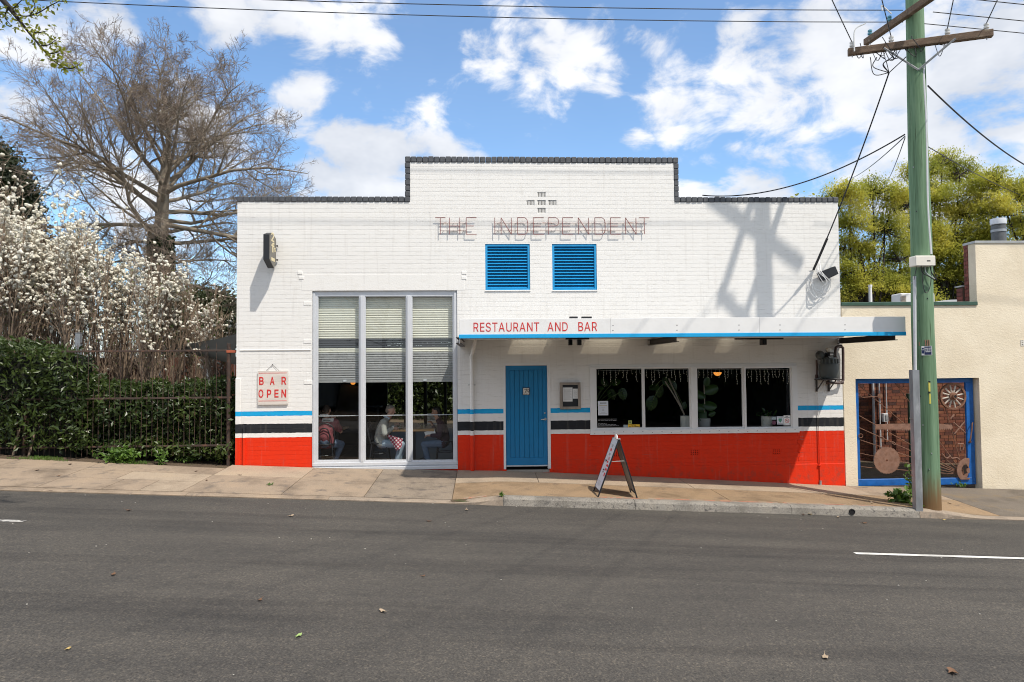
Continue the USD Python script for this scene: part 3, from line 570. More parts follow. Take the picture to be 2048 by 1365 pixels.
spread('OPEN', ((273, 315), (340, 380), (400, 440), (458, 502)), at(545, 795, -.03)[2], at(545, 779.8, -.03)[2])
# ---------------------------------------------------------------- menu case
x0, x1, z0, z1 = rect_from(1120, 765.2, 1161.2, 818.7, -.04)
Mn = thing('menu_case', 'grey timber menu case beside the blue door', 'menu case', ((x0+x1)/2, -.03, z0)); t = .052
obj('frame', face(sbox(x0, z0, x1, z1).difference(sbox(x0+t, z0+t, x1-t, z1-t)), -.06, -.004), 'wood_grey', Mn); obj('backing', box(x0+t-.002, x1-t+.002, -.02, -.006, z0+t-.002, z1-t+.002), 'black', Mn)
for a, b, c, d in ((1125.8, 775.4, 1145, 803.6), (1145.6, 778, 1156, 797.8)):
    q = rect_from(a, b, c, d, -.025); pg = obj('menu_page', box(q[0], q[1], -.0235, -.0215, q[2], q[3]), 'paper', Mn)
    nn = 13 if a < 1140 else 9
    obj('print', cat_([box(q[0]+.02, q[1]-.02-.05*((i*7) % 3)/3, -.0245, -.0237, q[2]+.03+(q[3]-q[2]-.05)*i/nn, q[2]+.034+(q[3]-q[2]-.05)*i/nn) for i in range(nn)]), 'ink_soft', pg)
pm('ink_soft', (.38, .38, .38), .7, .05)
# ---------------------------------------------------------------- gas meter
G = thing('gas_meter', 'grey gas meter on a steel bracket with brown pipes', 'gas meter', tuple(at(1657, 760, -.15)))
pm('meter_grey', (.085, .095, .092), .5, .18, 8); pm('pipe_brown', (.075, .045, .04), .45, .25, 12)
YM = -.17; g = lambda cx, cy, Y=YM: np.array(at(1560+cx/6.827, 620+cy/6.827, Y))
bl, br = g(540, 800)[0], g(808, 800)[0]; bt, bb = g(670, 650)[2], g(670, 940)[2]; cx = (bl+br)/2; hw = (br-bl)/2
prof = [(.0, 0), (.72, 0), (.86, .06), (.97, .25), (1.0, .45), (.97, .68), (.86, .70), (.80, .92), (.70, 1.0), (0, 1.0)]
v, f = lathe(prof, (0, 0, 0), 28); sq = np.abs(v[:, :2]); obj('body', (np.stack([cx+v[:, 0]*hw, YM+v[:, 1]*hw*.78, bb+v[:, 2]*(bt-bb)], 1), f), 'meter_grey', G, smooth=35)
for i in range(7): a = -1.2+2.4*i/6; obj('rib', tube([(cx+math.sin(a)*hw*.88, YM-math.cos(a)*hw*.69, bb+(bt-bb)*.72), (cx+math.sin(a)*hw*.84, YM-math.cos(a)*hw*.66, bb+(bt-bb)*.92)], .018, 6), 'meter_grey', G)
q = g(672, 640); obj('index', cbox(q[0]-.06, q[0]+.06, YM-.10, YM+.07, q[2], q[2]+.085, .01), 'black', G); obj('index_window', cbox(q[0]-.035, q[0]+.035, YM-.104, YM-.1005, q[2]+.025, q[2]+.06, .001), 'paper', G)
q = g(665, 535); obj('cap', [lathe([(.001, .08), (.045, .075), (.05, .02), (.05, 0), (.03, -.02)], (q[0]-.01, YM+.02, q[2]-.02), 14, 'y'), tube([(q[0]+.02, YM+.04, q[2]-.03), (q[0]+.02, YM+.04, q[2]-.12)], .03, 8)], 'cream_enamel', G, smooth=40)
q = g(540, 620, -.12); obj('regulator', [lathe([(.001, .10), (.05, .095), (.088, .05), (.092, .03), (.092, .01), (.05, -.04), (.001, -.05)], (q[0], -.12, q[2]), 18, 'y')], 'meter_grey', G, smooth=35); obj('regulator_pipe', tube([(q[0], -.12, q[2]-.05), (q[0]+.12, -.14, q[2]-.04), (q[0]+.17, YM, bt-.02)], .024, 8), 'pipe_brown', G, smooth=50)
P = [g(500, 690, -.1), g(505, 780, -.06), g(503, 905, -.04)]; obj('inlet_pipe', tube(P, [.02, .018, .016], 8), 'pipe_brown', G, smooth=50); obj('valve', cbox(P[2][0]-.03, P[2][0]+.015, -.07, -.02, P[2][2]-.04, P[2][2]+.03, .006), 'pipe_brown', G)
P = [g(755, 650), g(757, 560), g(762, 515), g(785, 500), g(830, 500, -.1), g(858, 515, -.08), g(862, 600, -.07), g(862, 960, -.07), g(850, 992, -.08), g(800, 998, -.1), g(650, 995, -.1)]; obj('outlet_pipe', tube(P, .027, 10), 'pipe_brown', G, smooth=50)
for i in (0, 4, 8, 10): obj('union', tube([P[i]-np.array([.02, 0, 0]) if i > 3 else P[i]-np.array([0, 0, .03]), P[i]+np.array([.02, 0, 0]) if i > 3 else P[i]+np.array([0, 0, .03])], .037, 8), 'pipe_brown', G)
s0, s1 = g(520, 950), g(780, 950); obj('shelf', cbox(s0[0], s1[0], -.36, -.01, bb-.03, bb-.006, .004), 'steel_dark', G)
for u in (557, 724): q = g(u, 1040, -.2); obj('bracket_arm', [cbox(q[0]-.015, q[0]+.015, -.045, 0, bb-.27, bb-.03, .003), tube([(q[0], -.03, bb-.24), (q[0], -.32, bb-.03)], .014, 5)], 'steel_dark', G)
# ---------------------------------------------------------------- tilted black box with loose cables
E = thing('cable_box', 'tilted black box hung on the wall with loose white cables', 'box', tuple(at(1655, 548, -.1)))
c4 = [at(px, py, -.14) for px, py in ((1636.5, 545.6), (1667.6, 533.4), (1674.2, 548.9), (1645, 563))]
pl = Polygon([(p[0], p[2]) for p in c4]); obj('case', face(pl.buffer(-.012).buffer(.012), -.20, -.06), 'black', E); obj('cover', face(pl.buffer(-.014), -.206, -.2005), 'black', E); obj('wall_mount', box(c4[0][0]+.1, c4[0][0]+.2, -.06, .0, c4[3][2]+.08, c4[3][2]+.16), 'steel_dark', E)
hh = lambda a, b, Y=-.1: np.array(at(1580+a/9.75, 480+b/9.75, Y))
def smoothc(P, n=6):
    P = np.asarray(P, float); out = []
    Q = np.vstack([2*P[0]-P[1], P, 2*P[-1]-P[-2]])
    for i in range(1, len(Q)-2):
        for t in np.linspace(0, 1, n, endpoint=False):
            a, b, c, d = Q[i-1], Q[i], Q[i+1], Q[i+2]; out.append(.5*((2*b)+(-a+c)*t+(2*a-5*b+4*c-d)*t*t+(-a+3*b-3*c+d)*t**3))
    return np.array(out+[P[-1]])
for P in ([(565, 400, -.1), (525, 600, -.12), (620, 790, -.25), (705, 890, -.2), (640, 1040, -.06), (550, 1135, -.05), (440, 1080, -.04), (352, 920, -.03), (360, 760, -.03)], [(570, 420, -.1), (530, 560, -.16), (660, 700, -.27), (740, 850, -.2), (700, 950, -.1), (560, 1130, -.06), (460, 1000, -.05), (410, 760, -.03)],
          [(575, 410, -.1), (605, 600, -.22), (700, 720, -.26), (790, 820, -.2), (780, 930, -.1), (720, 1020, -.06), (600, 1000, -.05), (480, 930, -.05), (420, 740, -.04)], [(570, 430, -.1), (560, 620, -.2), (680, 740, -.28), (715, 840, -.24), (640, 900, -.1), (620, 1000, -.06), (540, 1030, -.05), (440, 880, -.04)]):
    obj('cable', tube(smoothc([hh(*p) for p in P], 5), .0065, 5, False), 'white_trim', E)
q = hh(445, 590, -.03); obj('wall_hook', [tube([q+np.array([-.05, .02, 0]), q+np.array([.05, .0, 0])], .006, 5), tube([q+np.array([0, .03, 0]), q+np.array([.01, -.05, .01])], .009, 6)], 'galv', E)
# ---------------------------------------------------------------- sandwich board
yf, yb = -2.24, -1.72
fl, fr = atz(1195, 995, float(pz(1.9, yf))), atz(1276, 997, float(pz(2.5, yf)))
xl, xr = float(fl[0]), float(fr[0]); xa = float(at(1236.5, 881, yf)[0]); za_ = float(at(1236.5, 880, yf)[2]); gl, gr = float(pz(xl, yf)), float(pz(xr, yf))
W = thing('sandwich_board', 'white and black sandwich board standing at the kerb edge', 'sandwich board', ((xl+xr)/2, (yf+yb)/2, (gl+gr)/2))
pm('print_white', (.66, .70, .75), .35, .04); pm('print_pink', (.55, .30, .30), .5, .2)
def panel(xf, zf, xt, zt, th, front):
    d = np.array([xt-xf, zt-zf]); L = np.hypot(*d); d /= L; n = np.array([d[1], -d[0]])*(1 if front else -1)   # n: inwards
    def bar(s0, s1, ya, yb_, off, t): # along the slope from s0 to s1
        a = np.array([xf, zf])
        q = [a+d*s0+n*off, a+d*s1+n*off, a+d*s1+n*(off+t), a+d*s0+n*(off+t)]; pp = Polygon(q)
        return face(pp, ya, yb_)
    return bar, L
bar, L = panel(xl, gl, xa, za_, .02, True)
b1 = obj('panel', bar(.09, L-.01, yf+.022, yb-.022, .004, .012), 'print_white', W, label='printed outer panel')
for ya, yb_ in ((yf, yf+.022), (yb-.022, yb)): obj('stile', bar(0, L, ya, yb_, .0, .022), 'black', W)
obj('rail', bar(.085, .11, yf+.022, yb-.022, .001, .02), 'black', W)
def stick(s0, s1, u0, u1): return bar(s0, s1, yf+(yb-yf)*u0, yf+(yb-yf)*u1, .0025, .002)
obj('print', cat_([stick(.80, .845, .42, .66)]), 'letter_red', b1); obj('print', cat_([stick(.87, .92, .40, .62), stick(.72, .76, .38, .64)]), 'ink_soft', b1); obj('print', cat_([stick(.36, .42, .15, .32), stick(.46, .50, .12, .4), stick(.53, .57, .12, .42), stick(.59, .62, .3, .52)]), 'letter_red', b1)
obj('print', cat_([stick(.40, .425, .5, .62), stick(.44, .46, .45, .7), stick(.60, .625, .58, .85), stick(.585, .59, .6, .9)]), 'ink', b1); obj('print', cat_([stick(.17+.018*i, .174+.018*i, .35, .75) for i in range(5)]), 'ink_soft', b1); obj('print', stick(.64, .70, .25, .5), 'print_pink', b1)
bar, L = panel(xr, gr, xa+.03, za_, .02, False)
obj('panel', bar(.09, L-.01, yf+.022, yb-.022, .004, .012), 'wood_grey', W, label='bare inner panel')
for ya, yb_ in ((yf, yf+.022), (yb-.022, yb)): obj('stile', bar(0, L, ya, yb_, .0, .022), 'black', W)
obj('rail', bar(.085, .11, yf+.022, yb-.022, .001, .02), 'black', W)
zc = gl+.62*(za_-gl); obj('stay', cbox(xl+.62*(xa-xl), xr+.62*(xa-xr), yf+.01, yf+.02, zc-.006, zc+.006, .002), 'metal', W)
obj('handle', tube(smoothc([(xa+.0, yf+.12, za_), (xa+.01, yf+.16, za_+.05), (xa+.02, yf+.34, za_+.05), (xa+.02, yf+.38, za_)], 4), .012, 6), 'white_trim', W); obj('hinge', cbox(xa-.01, xa+.045, yf+.03, yf+.10, za_-.012, za_+.012, .003), 'metal', W)
# ---------------------------------------------------------------- road, footpath, kerb, verge
def asphalt():
    n = {'g': ('geometry', {}), 'agg': ('voronoi_texture', {'scale': 60.0, 'randomness': 1.0}), 'n1': ('noise_texture', {'scale': 62.0, 'detail': 6.0, 'roughness': .82}), 'cn': ('noise_texture', {'scale': .42, 'detail': 9.0, 'roughness': .62}), 'c1': ('math', {'math_type': 'subtract', 'value2': .5}), 'c2': ('math', {'math_type': 'absolute'}), 'cr': ('map_range', {'from_min': .0008, 'from_max': .0032, 'to_min': .86, 'to_max': 1.0, 'clamp': True}), 'm4': ('mix', {'mix_type': 'multiply', 'fac': 1.0}), 'vs': ('voronoi_texture', {'scale': 66.0}), 'vb': ('rgb_to_bw', {}), 'vr': ('rgb_ramp', {'ramp': [(.2, (.78, .78, .79)), (.5, (1, 1, 1)), (.72, (1.07, 1.06, 1.04)), (.86, (1.5, 1.44, 1.34))]}), 'm5': ('mix', {'mix_type': 'multiply', 'fac': 1.0}), 'n2': ('noise_texture', {'scale': .55, 'detail': 5.0, 'roughness': .6}), 'mp': ('mapping', {'scale': (.22, 1.6, 1)}), 'n3': ('noise_texture', {'scale': 1.0, 'detail': 6.0, 'roughness': .65}),
         'rp': ('rgb_ramp', {'ramp': [(.28, (.026, .025, .024)), (.46, (.060, .056, .051)), (.6, (.098, .091, .082)), (.72, (.20, .18, .155))]}), 'r2': ('rgb_ramp', {'ramp': [(.3, (.86, .86, .87)), (.7, (1.10, 1.09, 1.07))]}), 'r3': ('rgb_ramp', {'ramp': [(.3, (.74, .745, .755)), (.62, (1.12, 1.10, 1.07))]}),
         'm1': ('mix', {'mix_type': 'multiply', 'fac': 1.0}), 'm2': ('mix', {'mix_type': 'multiply', 'fac': 1.0}), 'mp4': ('mapping', {'rotation': (0, 0, .42), 'scale': (.05, 1.0, 1)}), 'n4': ('noise_texture', {'scale': 1.5, 'detail': 3.0, 'roughness': .5}), 'r4': ('rgb_ramp', {'ramp': [(.58, (1, 1, 1)), (.66, (.78, .78, .79)), (.74, (1, 1, 1))]}), 'm3': ('mix', {'mix_type': 'multiply', 'fac': 1.0}),
         'p': ('principled_bsdf', {'roughness': .78, 'specular_ior_level': .3}), 'b': ('bump', {'strength': .9, 'distance': .006})}
    L = [('g.position', 'n1.vector'), ('g.position', 'agg.vector'), ('g.position', 'n2.vector'), ('g.position', 'mp.vector'), ('mp.vector', 'n3.vector'), ('n1.fac', 'rp.fac'), ('n2.fac', 'r2.fac'), ('n3.fac', 'r3.fac'), ('rp.color', 'm1.color1'), ('r2.color', 'm1.color2'), ('m1.color', 'm2.color1'), ('r3.color', 'm2.color2'),
         ('g.position', 'mp4.vector'), ('mp4.vector', 'n4.vector'), ('n4.fac', 'r4.fac'), ('m2.color', 'm3.color1'), ('r4.color', 'm3.color2'), ('m3.color', 'm4.color1'), ('g.position', 'cn.vector'), ('cn.fac', 'c1.value1'), ('c1.value', 'c2.value1'), ('c2.value', 'cr.value'), ('cr.result', 'm4.color2'), ('g.position', 'vs.vector'), ('vs.color', 'vb.color'), ('vb.val', 'vr.fac'), ('m4.color', 'm5.color1'), ('vr.color', 'm5.color2'), ('m5.color', 'p.base_color'), ('agg.distance', 'b.height'), ('b.normal', 'p.normal')]
    mat('asphalt', n, L)
asphalt()
def grained(name, c0, c1, c2, gscale=120., big=1.2, rough=.85, bd=.004, spots=None):
    n = {'g': ('geometry', {}), 'n1': ('noise_texture', {'scale': gscale, 'detail': 3.0, 'roughness': .7}), 'n2': ('noise_texture', {'scale': big, 'detail': 7.0, 'roughness': .65}), 'rp': ('rgb_ramp', {'ramp': [(.3, c0), (.5, c1), (.7, c2)]}), 'r2': ('rgb_ramp', {'ramp': [(.3, (.60, .59, .58)), (.5, (1, 1, 1)), (.7, (1.14, 1.11, 1.06))]}),
         'm': ('mix', {'mix_type': 'multiply', 'fac': 1.0}), 'p': ('principled_bsdf', {'roughness': rough, 'specular_ior_level': .3}), 'b': ('bump', {'strength': .8, 'distance': bd})}
    L = [('g.position', 'n1.vector'), ('g.position', 'n2.vector'), ('n1.fac', 'rp.fac'), ('n2.fac', 'r2.fac'), ('rp.color', 'm.color1'), ('r2.color', 'm.color2'), ('n1.fac', 'b.height'), ('b.normal', 'p.normal')]; out = 'm.color'
    if spots:
        n['n5'] = ('noise_texture', {'scale': spots[1], 'detail': 6.0, 'roughness': .7}); n['r5'] = ('map_range', {'range_type': 'smoothstep', 'from_min': spots[2], 'from_max': spots[3], 'clamp': True}); n['m5'] = ('mix', {'color2': spots[0]})
        L += [('g.position', 'n5.vector'), ('n5.fac', 'r5.value'), ('r5.result', 'm5.fac'), (out, 'm5.color1')]; out = 'm5.color'
    mat(name, n, L+[(out, 'p.base_color')])
grained('slab_light', (.25, .195, .143), (.345, .274, .20), (.42, .34, .257), 60, 1.0, spots=((.21, .175, .14), 4.0, .60, .78))
grained('slab_old', (.17, .13, .095), (.295, .228, .165), (.40, .315, .235), 130, 1.4, spots=((.13, .108, .09), 3.0, .52, .72))
grained('slab_aggregate', (.115, .092, .07), (.24, .195, .15), (.41, .34, .265), 150, 1.6, bd=.008, spots=((.12, .10, .085), 4.0, .50, .7))
grained('strip_brown', (.155, .105, .062), (.28, .195, .118), (.39, .285, .18), 150, 1.3, bd=.006, spots=((.13, .095, .07), 3.0, .55, .75))
grained('kerb_concrete', (.13, .12, .105), (.25, .23, .20), (.35, .325, .285), 70, 2.0, bd=.006, spots=((.085, .08, .075), 16.0, .52, .68))
grained('kerb_lip', (.19, .155, .12), (.285, .23, .178), (.37, .305, .24), 90, 2.0, spots=((.17, .15, .125), 9.0, .56, .72))
grained('drive_dark', (.10, .085, .068), (.155, .13, .105), (.24, .205, .165), 110, 1.1, bd=.008, spots=((.20, .15, .095), 2.0, .5, .72))
grained('soil', (.05, .036, .024), (.10, .072, .048), (.17, .125, .085), 60, 2.2, bd=.02, spots=((.055, .075, .02), 3.5, .55, .68))
grained('gravel', (.10, .09, .08), (.22, .20, .18), (.40, .37, .33), 80, 2.0, bd=.02)
grained('paint_white', (.52, .51, .48), (.68, .67, .64), (.76, .75, .72), 80, 2.0)
grained('paint_worn', (.30, .29, .27), (.42, .41, .39), (.52, .51, .48), 60, 6.0, spots=((.09, .085, .08), 14.0, .46, .6))
grained('red_edge', (.30, .11, .065), (.40, .17, .11), (.36, .24, .17), 60, 3.0, spots=((.30, .24, .18), 5.0, .46, .56))
def sheet(x0, x1, y0, y1, zf, nx, ny, th=.06, skew=0.0):
    "a slab that follows the ground: top grid, skirt round it"
    xs, ys = np.linspace(x0, x1, nx+1), np.linspace(y0, y1, ny+1); X, Y = np.meshgrid(xs, ys); Z = zf(X, Y)
    V = np.stack([X, Y, Z], -1).reshape(-1, 3); i = np.arange(nx*ny); r, c = i//nx, i % nx; a = r*(nx+1)+c
    F = np.vstack([np.stack([a, a+1, a+nx+2], 1), np.stack([a, a+nx+2, a+nx+1], 1)])
    ring = list(range(nx+1))+[(k+1)*(nx+1)+nx for k in range(ny)]+[ny*(nx+1)+k for k in range(nx-1, -1, -1)]+[k*(nx+1) for k in range(ny-1, 0, -1)]
    n0 = len(V); low = V[ring]-np.array([0, 0, th]); V = np.vstack([V, low]); m = len(ring); k = np.arange(m); k2 = (k+1) % m; rg = np.array(ring)
    F = np.vstack([F, np.stack([rg[k], n0+k, n0+k2], 1), np.stack([rg[k], n0+k2, rg[k2]], 1)]); return V, F
road = obj('road', sheet(-60, 60, -9.25, YK, rz, 60, 24, .3), 'asphalt', kind='structure')
# painted centre line: two dashes
def groundpt(px, py):
    d = ray(px, py); t = 5.0
    for _ in range(60):
        p = CAM+d*t; z = rz(p[0], p[1]) if p[1] < YK else pz(p[0], p[1]); t += (z-p[2])/d[2]*.8
    return CAM+d*t
a, b = groundpt(1710, 1107.5), groundpt(2046, 1117.5); sl = (b[1]-a[1])/(b[0]-a[0])
a2 = groundpt(50, 1043.5)
def dash(x0, x1, y0, y1, w=.09):
    n = 12; xs = np.linspace(x0, x1, n+1); V = []
    for x in xs:
        y = y0+(y1-y0)*(x-x0)/(x1-x0); j = .004*math.sin(x*37)
        for s in (-1, 1): V.append((x, y+s*(w/2)+j, float(rz(x, y+s*w/2))+.004))
    k = np.arange(n)*2; return np.array(V), np.vstack([np.stack([k, k+2, k+3], 1), np.stack([k, k+3, k+1], 1)])
obj('lane_mark', dash(a[0], a[0]+6, a[1], a[1]+sl*6), 'paint_white', road); obj('lane_mark', dash(a2[0]-6, a2[0], a2[1]-sl*6, a2[1], .11), 'paint_worn', road)
# far verge behind the camera's feet and the wide ground
obj('gravel_verge', sheet(-60, 60, -12.5, -9.25, lambda x, y: rz(x, y)+.012, 60, 3, .1), 'gravel', kind='structure')
obj('opposite_verge', sheet(-60, 60, -45, -12.5, lambda x, y: re_(x)+.03+0*y, 30, 6, .1), 'soil', kind='structure')
obj('ground', sheet(-60, 60, 0.0, 70, lambda x, y: wb(x)-.06+.0*y, 60, 8, .2), 'soil', kind='structure')
FP = thing('footpath', kind='structure')
J = .006
def slab(x0, x1, y0, y1, m, up=0.0, nx=None):
    obj('slab', sheet(x0+J, x1-J, y0+J, y1-J, lambda x, y: pz(x, y)+up, nx or max(2, int((x1-x0)/.25)), 4, .05), m, FP)
obj('base', sheet(-60, 60, YK+.02, .02, lambda x, y: pz(x, y)-.03, 120, 4, .3), 'joint_soil' if False else 'soil', FP)
xd0, xd1 = -3.42, float(at(915, 940)[0])        # the driveway crossing before the big window
KB = YK+.17                                      # back of the kerb
# left: old grey slabs by the road, pale ones by the wall
for i, (x0, x1, y0, y1, m) in enumerate([(-14, -10.6, KB, -1.0, 'slab_old'), (-10.6, -8.9, KB, -1.0, 'slab_old'), (-8.9, -7.4, KB, -1.05, 'slab_old'), (-7.4, -6.35, KB, -1.55, 'slab_old'), (-6.35, -5.75, KB, -1.55, 'slab_old'), (-7.4, -6.5, -1.55, -.95, 'slab_old'), (-6.5, -5.05, -1.55, -.95, 'slab_light'), (-5.75, -5.05, KB, -1.55, 'slab_light'),
                                     (-14, -10.2, -1.0, -.5, 'slab_light'), (-10.2, -8.9, -1.0, -.42, 'slab_old'), (-8.9, -7.4, -1.05, -.38, 'slab_old'), (-7.4, -5.05, -.95, -.36, 'slab_old'), (-5.05, xd0, -.98, -.012, 'slab_light'), (-5.05, xd0, KB, -.98, 'slab_old'),
                                     (-60, -14, KB, -.5, 'slab_old'), (-30, -14, -.5, -.01, 'soil')]): slab(x0, x1, y0, y1, m)
xm = -2.05
slab(xd0, xm, -1.15, -.035, 'slab_old'); slab(xm, xd1, -1.15, -.035, 'slab_aggregate'); slab(xd0, xm, KB, -1.15, 'slab_old'); slab(xm, xd1, KB, -1.15, 'slab_aggregate')
# right: pale strip along the wall, brown strip between it and the kerb
for x0, x1 in ((xd1, .98), (.98, 3.9), (3.9, 6.35), (6.35, 7.36)): slab(x0, x1, -1.12, -.02, 'slab_light', .003)
slab(xd1, 4.2, KB, -1.12, 'strip_brown'); slab(4.2, 6.9, KB, -1.12, 'strip_brown')
slab(6.9, 8.9, KB, -1.12, 'strip_brown'); slab(7.36, 8.9, -1.12, -.01, 'slab_old'); slab(8.9, 14, KB, -.01, 'drive_dark'); slab(14, 60, KB, -.01, 'drive_dark')
for x0, x1 in ((-.5, .0), (1.9, 2.6), (2.75, 3.9), (4.0, 5.0), (5.1, 6.2), (6.3, 6.7)): obj('brick_edge', sheet(x0, x1, KB+.01, KB+.075, lambda x, y: pz(x, y)+.004, 8, 1, .03), 'red_edge', FP)
# kerb stones
KERB = thing('kerb', kind='structure')
def kerbstone(x0, x1, m):
    n = max(3, int((x1-x0)/.2)); xs = np.linspace(x0+J*.6, x1-J*.6, n+1); V = []
    for x in xs:
        zr, h = float(re_(x)), float(kh(x)); b = min(.035, h*.5)
        for y, z in ((YK-.035*(1 if h > .1 else .3), zr-.12), (YK-.035*(1 if h > .1 else .3), zr+.004), (YK-.012, zr+h-b), (YK+.02, zr+h-.006), (YK+.05, zr+h+.002), (KB-J, zr+h+.004), (KB-J, zr-.12)): V.append((x, y, z))
    V = np.array(V); F = []; k = 7
    for i in range(n):
        for j in range(k-1): a_ = i*k+j; F += [(a_, a_+k, a_+k+1), (a_, a_+k+1, a_+1)]
    e = n*k; F += [(0, j, j+1) for j in range(1, k-1)]+[(e, e+j+1, e+j) for j in range(1, k-1)]
    return obj('kerb_stone', (V, np.array(F)[:, ::-1]), m, KERB)
ks = [float(groundpt(px, py)[0]) for px, py in ((1006, 1008), (1273, 1018), (1586, 1030), (1858, 1042))]
for a_, b_, m in [(-60, -14, 'slab_old'), (-14, -10, 'slab_old'), (-10, -7.2, 'slab_old'), (-7.2, -4.9, 'slab_old'), (-4.9, -2.6, 'slab_old'), (-2.6, ks[0], 'kerb_lip'), (ks[0], ks[1], 'kerb_concrete'), (ks[1], ks[2], 'kerb_concrete'), (ks[2], ks[3], 'kerb_concrete'), (ks[3], 10.5, 'kerb_lip'), (10.5, 60, 'kerb_lip')]: last = kerbstone(a_, b_, m)
q = groundpt(1703, 1028); zc = float(re_(q[0]))+.072
obj('drain_pipe', lathe([(.04, -.02), (.047, -.02), (.047, .012), (.040, .012), (.040, -.02)], (q[0], YK-.035, zc), 16, 'y'), 'rubber', KERB); obj('drain_mouth', lathe([(0, .0075), (.041, .0075), (.041, 0)], (q[0], YK-.032, zc), 16, 'y'), 'dark_void', KERB)
# ---------------------------------------------------------------- utility pole
YP = -2.22
pb = at(1856, 1006, YP); pt = at(1830, 60, YP)
PXb, PZb = float(pb[0]), float(pz(pb[0], YP)); ax = (pt[0]-pb[0])/(pt[2]-pb[2])
PX = lambda z: PXb+ax*(z-PZb)
PT = thing('utility_pole', 'tall green timber utility pole with grey steel channel and crossarms', 'utility pole', (PXb, YP, PZb))
def pole_mat():
    n = {'tc': ('texture_coordinate', {}), 'mp': ('mapping', {'scale': (9, 9, .35)}), 'n1': ('noise_texture', {'scale': 2.2, 'detail': 8.0, 'roughness': .65}), 'n2': ('noise_texture', {'scale': 1.6, 'detail': 5.0, 'roughness': .6}), 'rp': ('rgb_ramp', {'ramp': [(.25, (.075, .125, .07)), (.48, (.125, .215, .125)), (.72, (.205, .31, .20))]}),
         'r2': ('rgb_ramp', {'ramp': [(.36, (1.0, 1.0, 1.0)), (.62, (1.0, 1.0, 1.0)), (.78, (1.15, .92, .72))]}), 'm': ('mix', {'mix_type': 'multiply', 'fac': 1.0}), 's': ('separate_xyz', {}), 'zj': ('math', {'math_type': 'multiply_add', 'value2': .55}), 'zr': ('map_range', {'range_type': 'smoothstep', 'from_min': 1.02, 'from_max': .35, 'clamp': True}), 'mb': ('mix', {'color2': (.17, .10, .045)}),
         'mp3': ('mapping', {'scale': (34, 34, .9)}), 'n3': ('noise_texture', {'scale': 1.5, 'detail': 5.0, 'roughness': .6}), 'r3': ('rgb_ramp', {'ramp': [(.30, (.42, .40, .36)), (.40, (1, 1, 1)), (.66, (1, 1, 1)), (.76, (1.25, 1.2, 1.05))]}), 'm3': ('mix', {'mix_type': 'multiply', 'fac': 1.0}), 'p': ('principled_bsdf', {'roughness': .82, 'specular_ior_level': .25}), 'b': ('bump', {'strength': .8, 'distance': .006})}
    mat('pole_green', n, [('tc.object', 'mp.vector'), ('mp.vector', 'n1.vector'), ('tc.object', 'n2.vector'), ('n1.fac', 'rp.fac'), ('n2.fac', 'r2.fac'), ('rp.color', 'm.color1'), ('r2.color', 'm.color2'), ('tc.object', 's.vector'), ('n1.fac', 'zj.value1'), ('s.z', 'zj.value3'), ('zj.value', 'zr.value'), ('zr.result', 'mb.fac'), ('tc.object', 'mp3.vector'), ('mp3.vector', 'n3.vector'), ('n3.fac', 'r3.fac'), ('m.color', 'm3.color1'), ('r3.color', 'm3.color2'), ('m3.color', 'mb.color1'), ('mb.color', 'p.base_color'), ('n1.fac', 'b.height'), ('b.normal', 'p.normal')])
pole_mat()
ZT = 11.3
zz = np.linspace(PZb-.3, ZT, 40); hgt = (zz-PZb)/10
rad = .196-.062*np.clip(hgt, 0, 1)+.012*np.exp(-((zz-PZb)/.5)**2); P = np.stack([PX(zz)+.006*np.sin(zz*1.7), np.full(40, YP)+.004*np.cos(zz*2.3), zz], 1)
obj('shaft', tube(P, rad, 20), 'pole_green', PT, smooth=60)
pr = lambda z: float(np.interp(z, zz, rad))
pm('crossarm_wood', (.13, .085, .055), .85, .4, 9, stretch=(.25, 2, 2), bump=.004, stain=((.24, .19, .13), 6, .52, .72))
def arm(z, half_a, half_b, dirv, w=.055, h=.06, name='crossarm'):
    "timber crossarm bolted to the pole's street side"
    d = np.array([*dirv, 0.0]); d /= np.linalg.norm(d); n = np.array([-d[1], d[0], 0.0]); n = n if n[1] < 0 else -n
    c = np.array([PX(z), YP, z])+n*(pr(z)+w*.8)*(1 if name == 'crossarm' else -1); v, f = cbox(-half_a, half_b, -w, w, -h, h, .008)
    obj('crossarm', (c+v[:, :1]*d+v[:, 1:2]*n+v[:, 2:]*np.array([0, 0, 1]), f), 'crossarm_wood', PT); return c, d, n
zA = float(at(1830, 96, YP)[2]); cA, dA, nA = arm(zA, 1.12, 1.12, (1.0, -.36), .05, .062)
zB = float(at(1832, 32, YP)[2]); cB, dB, nB = arm(zB, 1.05, 1.35, (.13, -1.0), .05, .06)
cC, dC, nC = arm(9.85, 1.25, 1.35, (1.3, -.36), .06, .07); cD, dD, nD = arm(9.95+.25, .9, 1.1, (.16, -1.0), .06, .07)
pm('insulator_white', (.66, .66, .64), .25, .05); pm('insulator_blue', (.10, .30, .38), .15, .1); pm('wire_black', (.016, .016, .018), .6, .2); pm('pvc', (.55, .56, .58), .45, .08, 6)
def insul(p, m='insulator_white', s=1.0):
    obj('insulator', lathe([(0, 0), (.02, 0), (.02, .03), (.042, .035), (.044, .06), (.026, .07), (.026, .085), (.040, .09), (.040, .115), (.02, .13), (0, .13)], p, 10), m, PT, smooth=35); obj('pin', tube([np.array(p)-np.array([0, 0, .16]), np.array(p)+np.array([0, 0, .02])], .010, 5), 'galv', PT)
tipsA = [cA+dA*s+np.array([0, 0, .062]) for s in (-1.05, -.42, .45, 1.03)]
for p in tipsA: insul(p)
tipsB = [cB+dB*s+np.array([0, 0, .06]) for s in (-.92, -.4, .75, 1.25)]
for i, p in enumerate(tipsB): insul(p, 'insulator_blue')
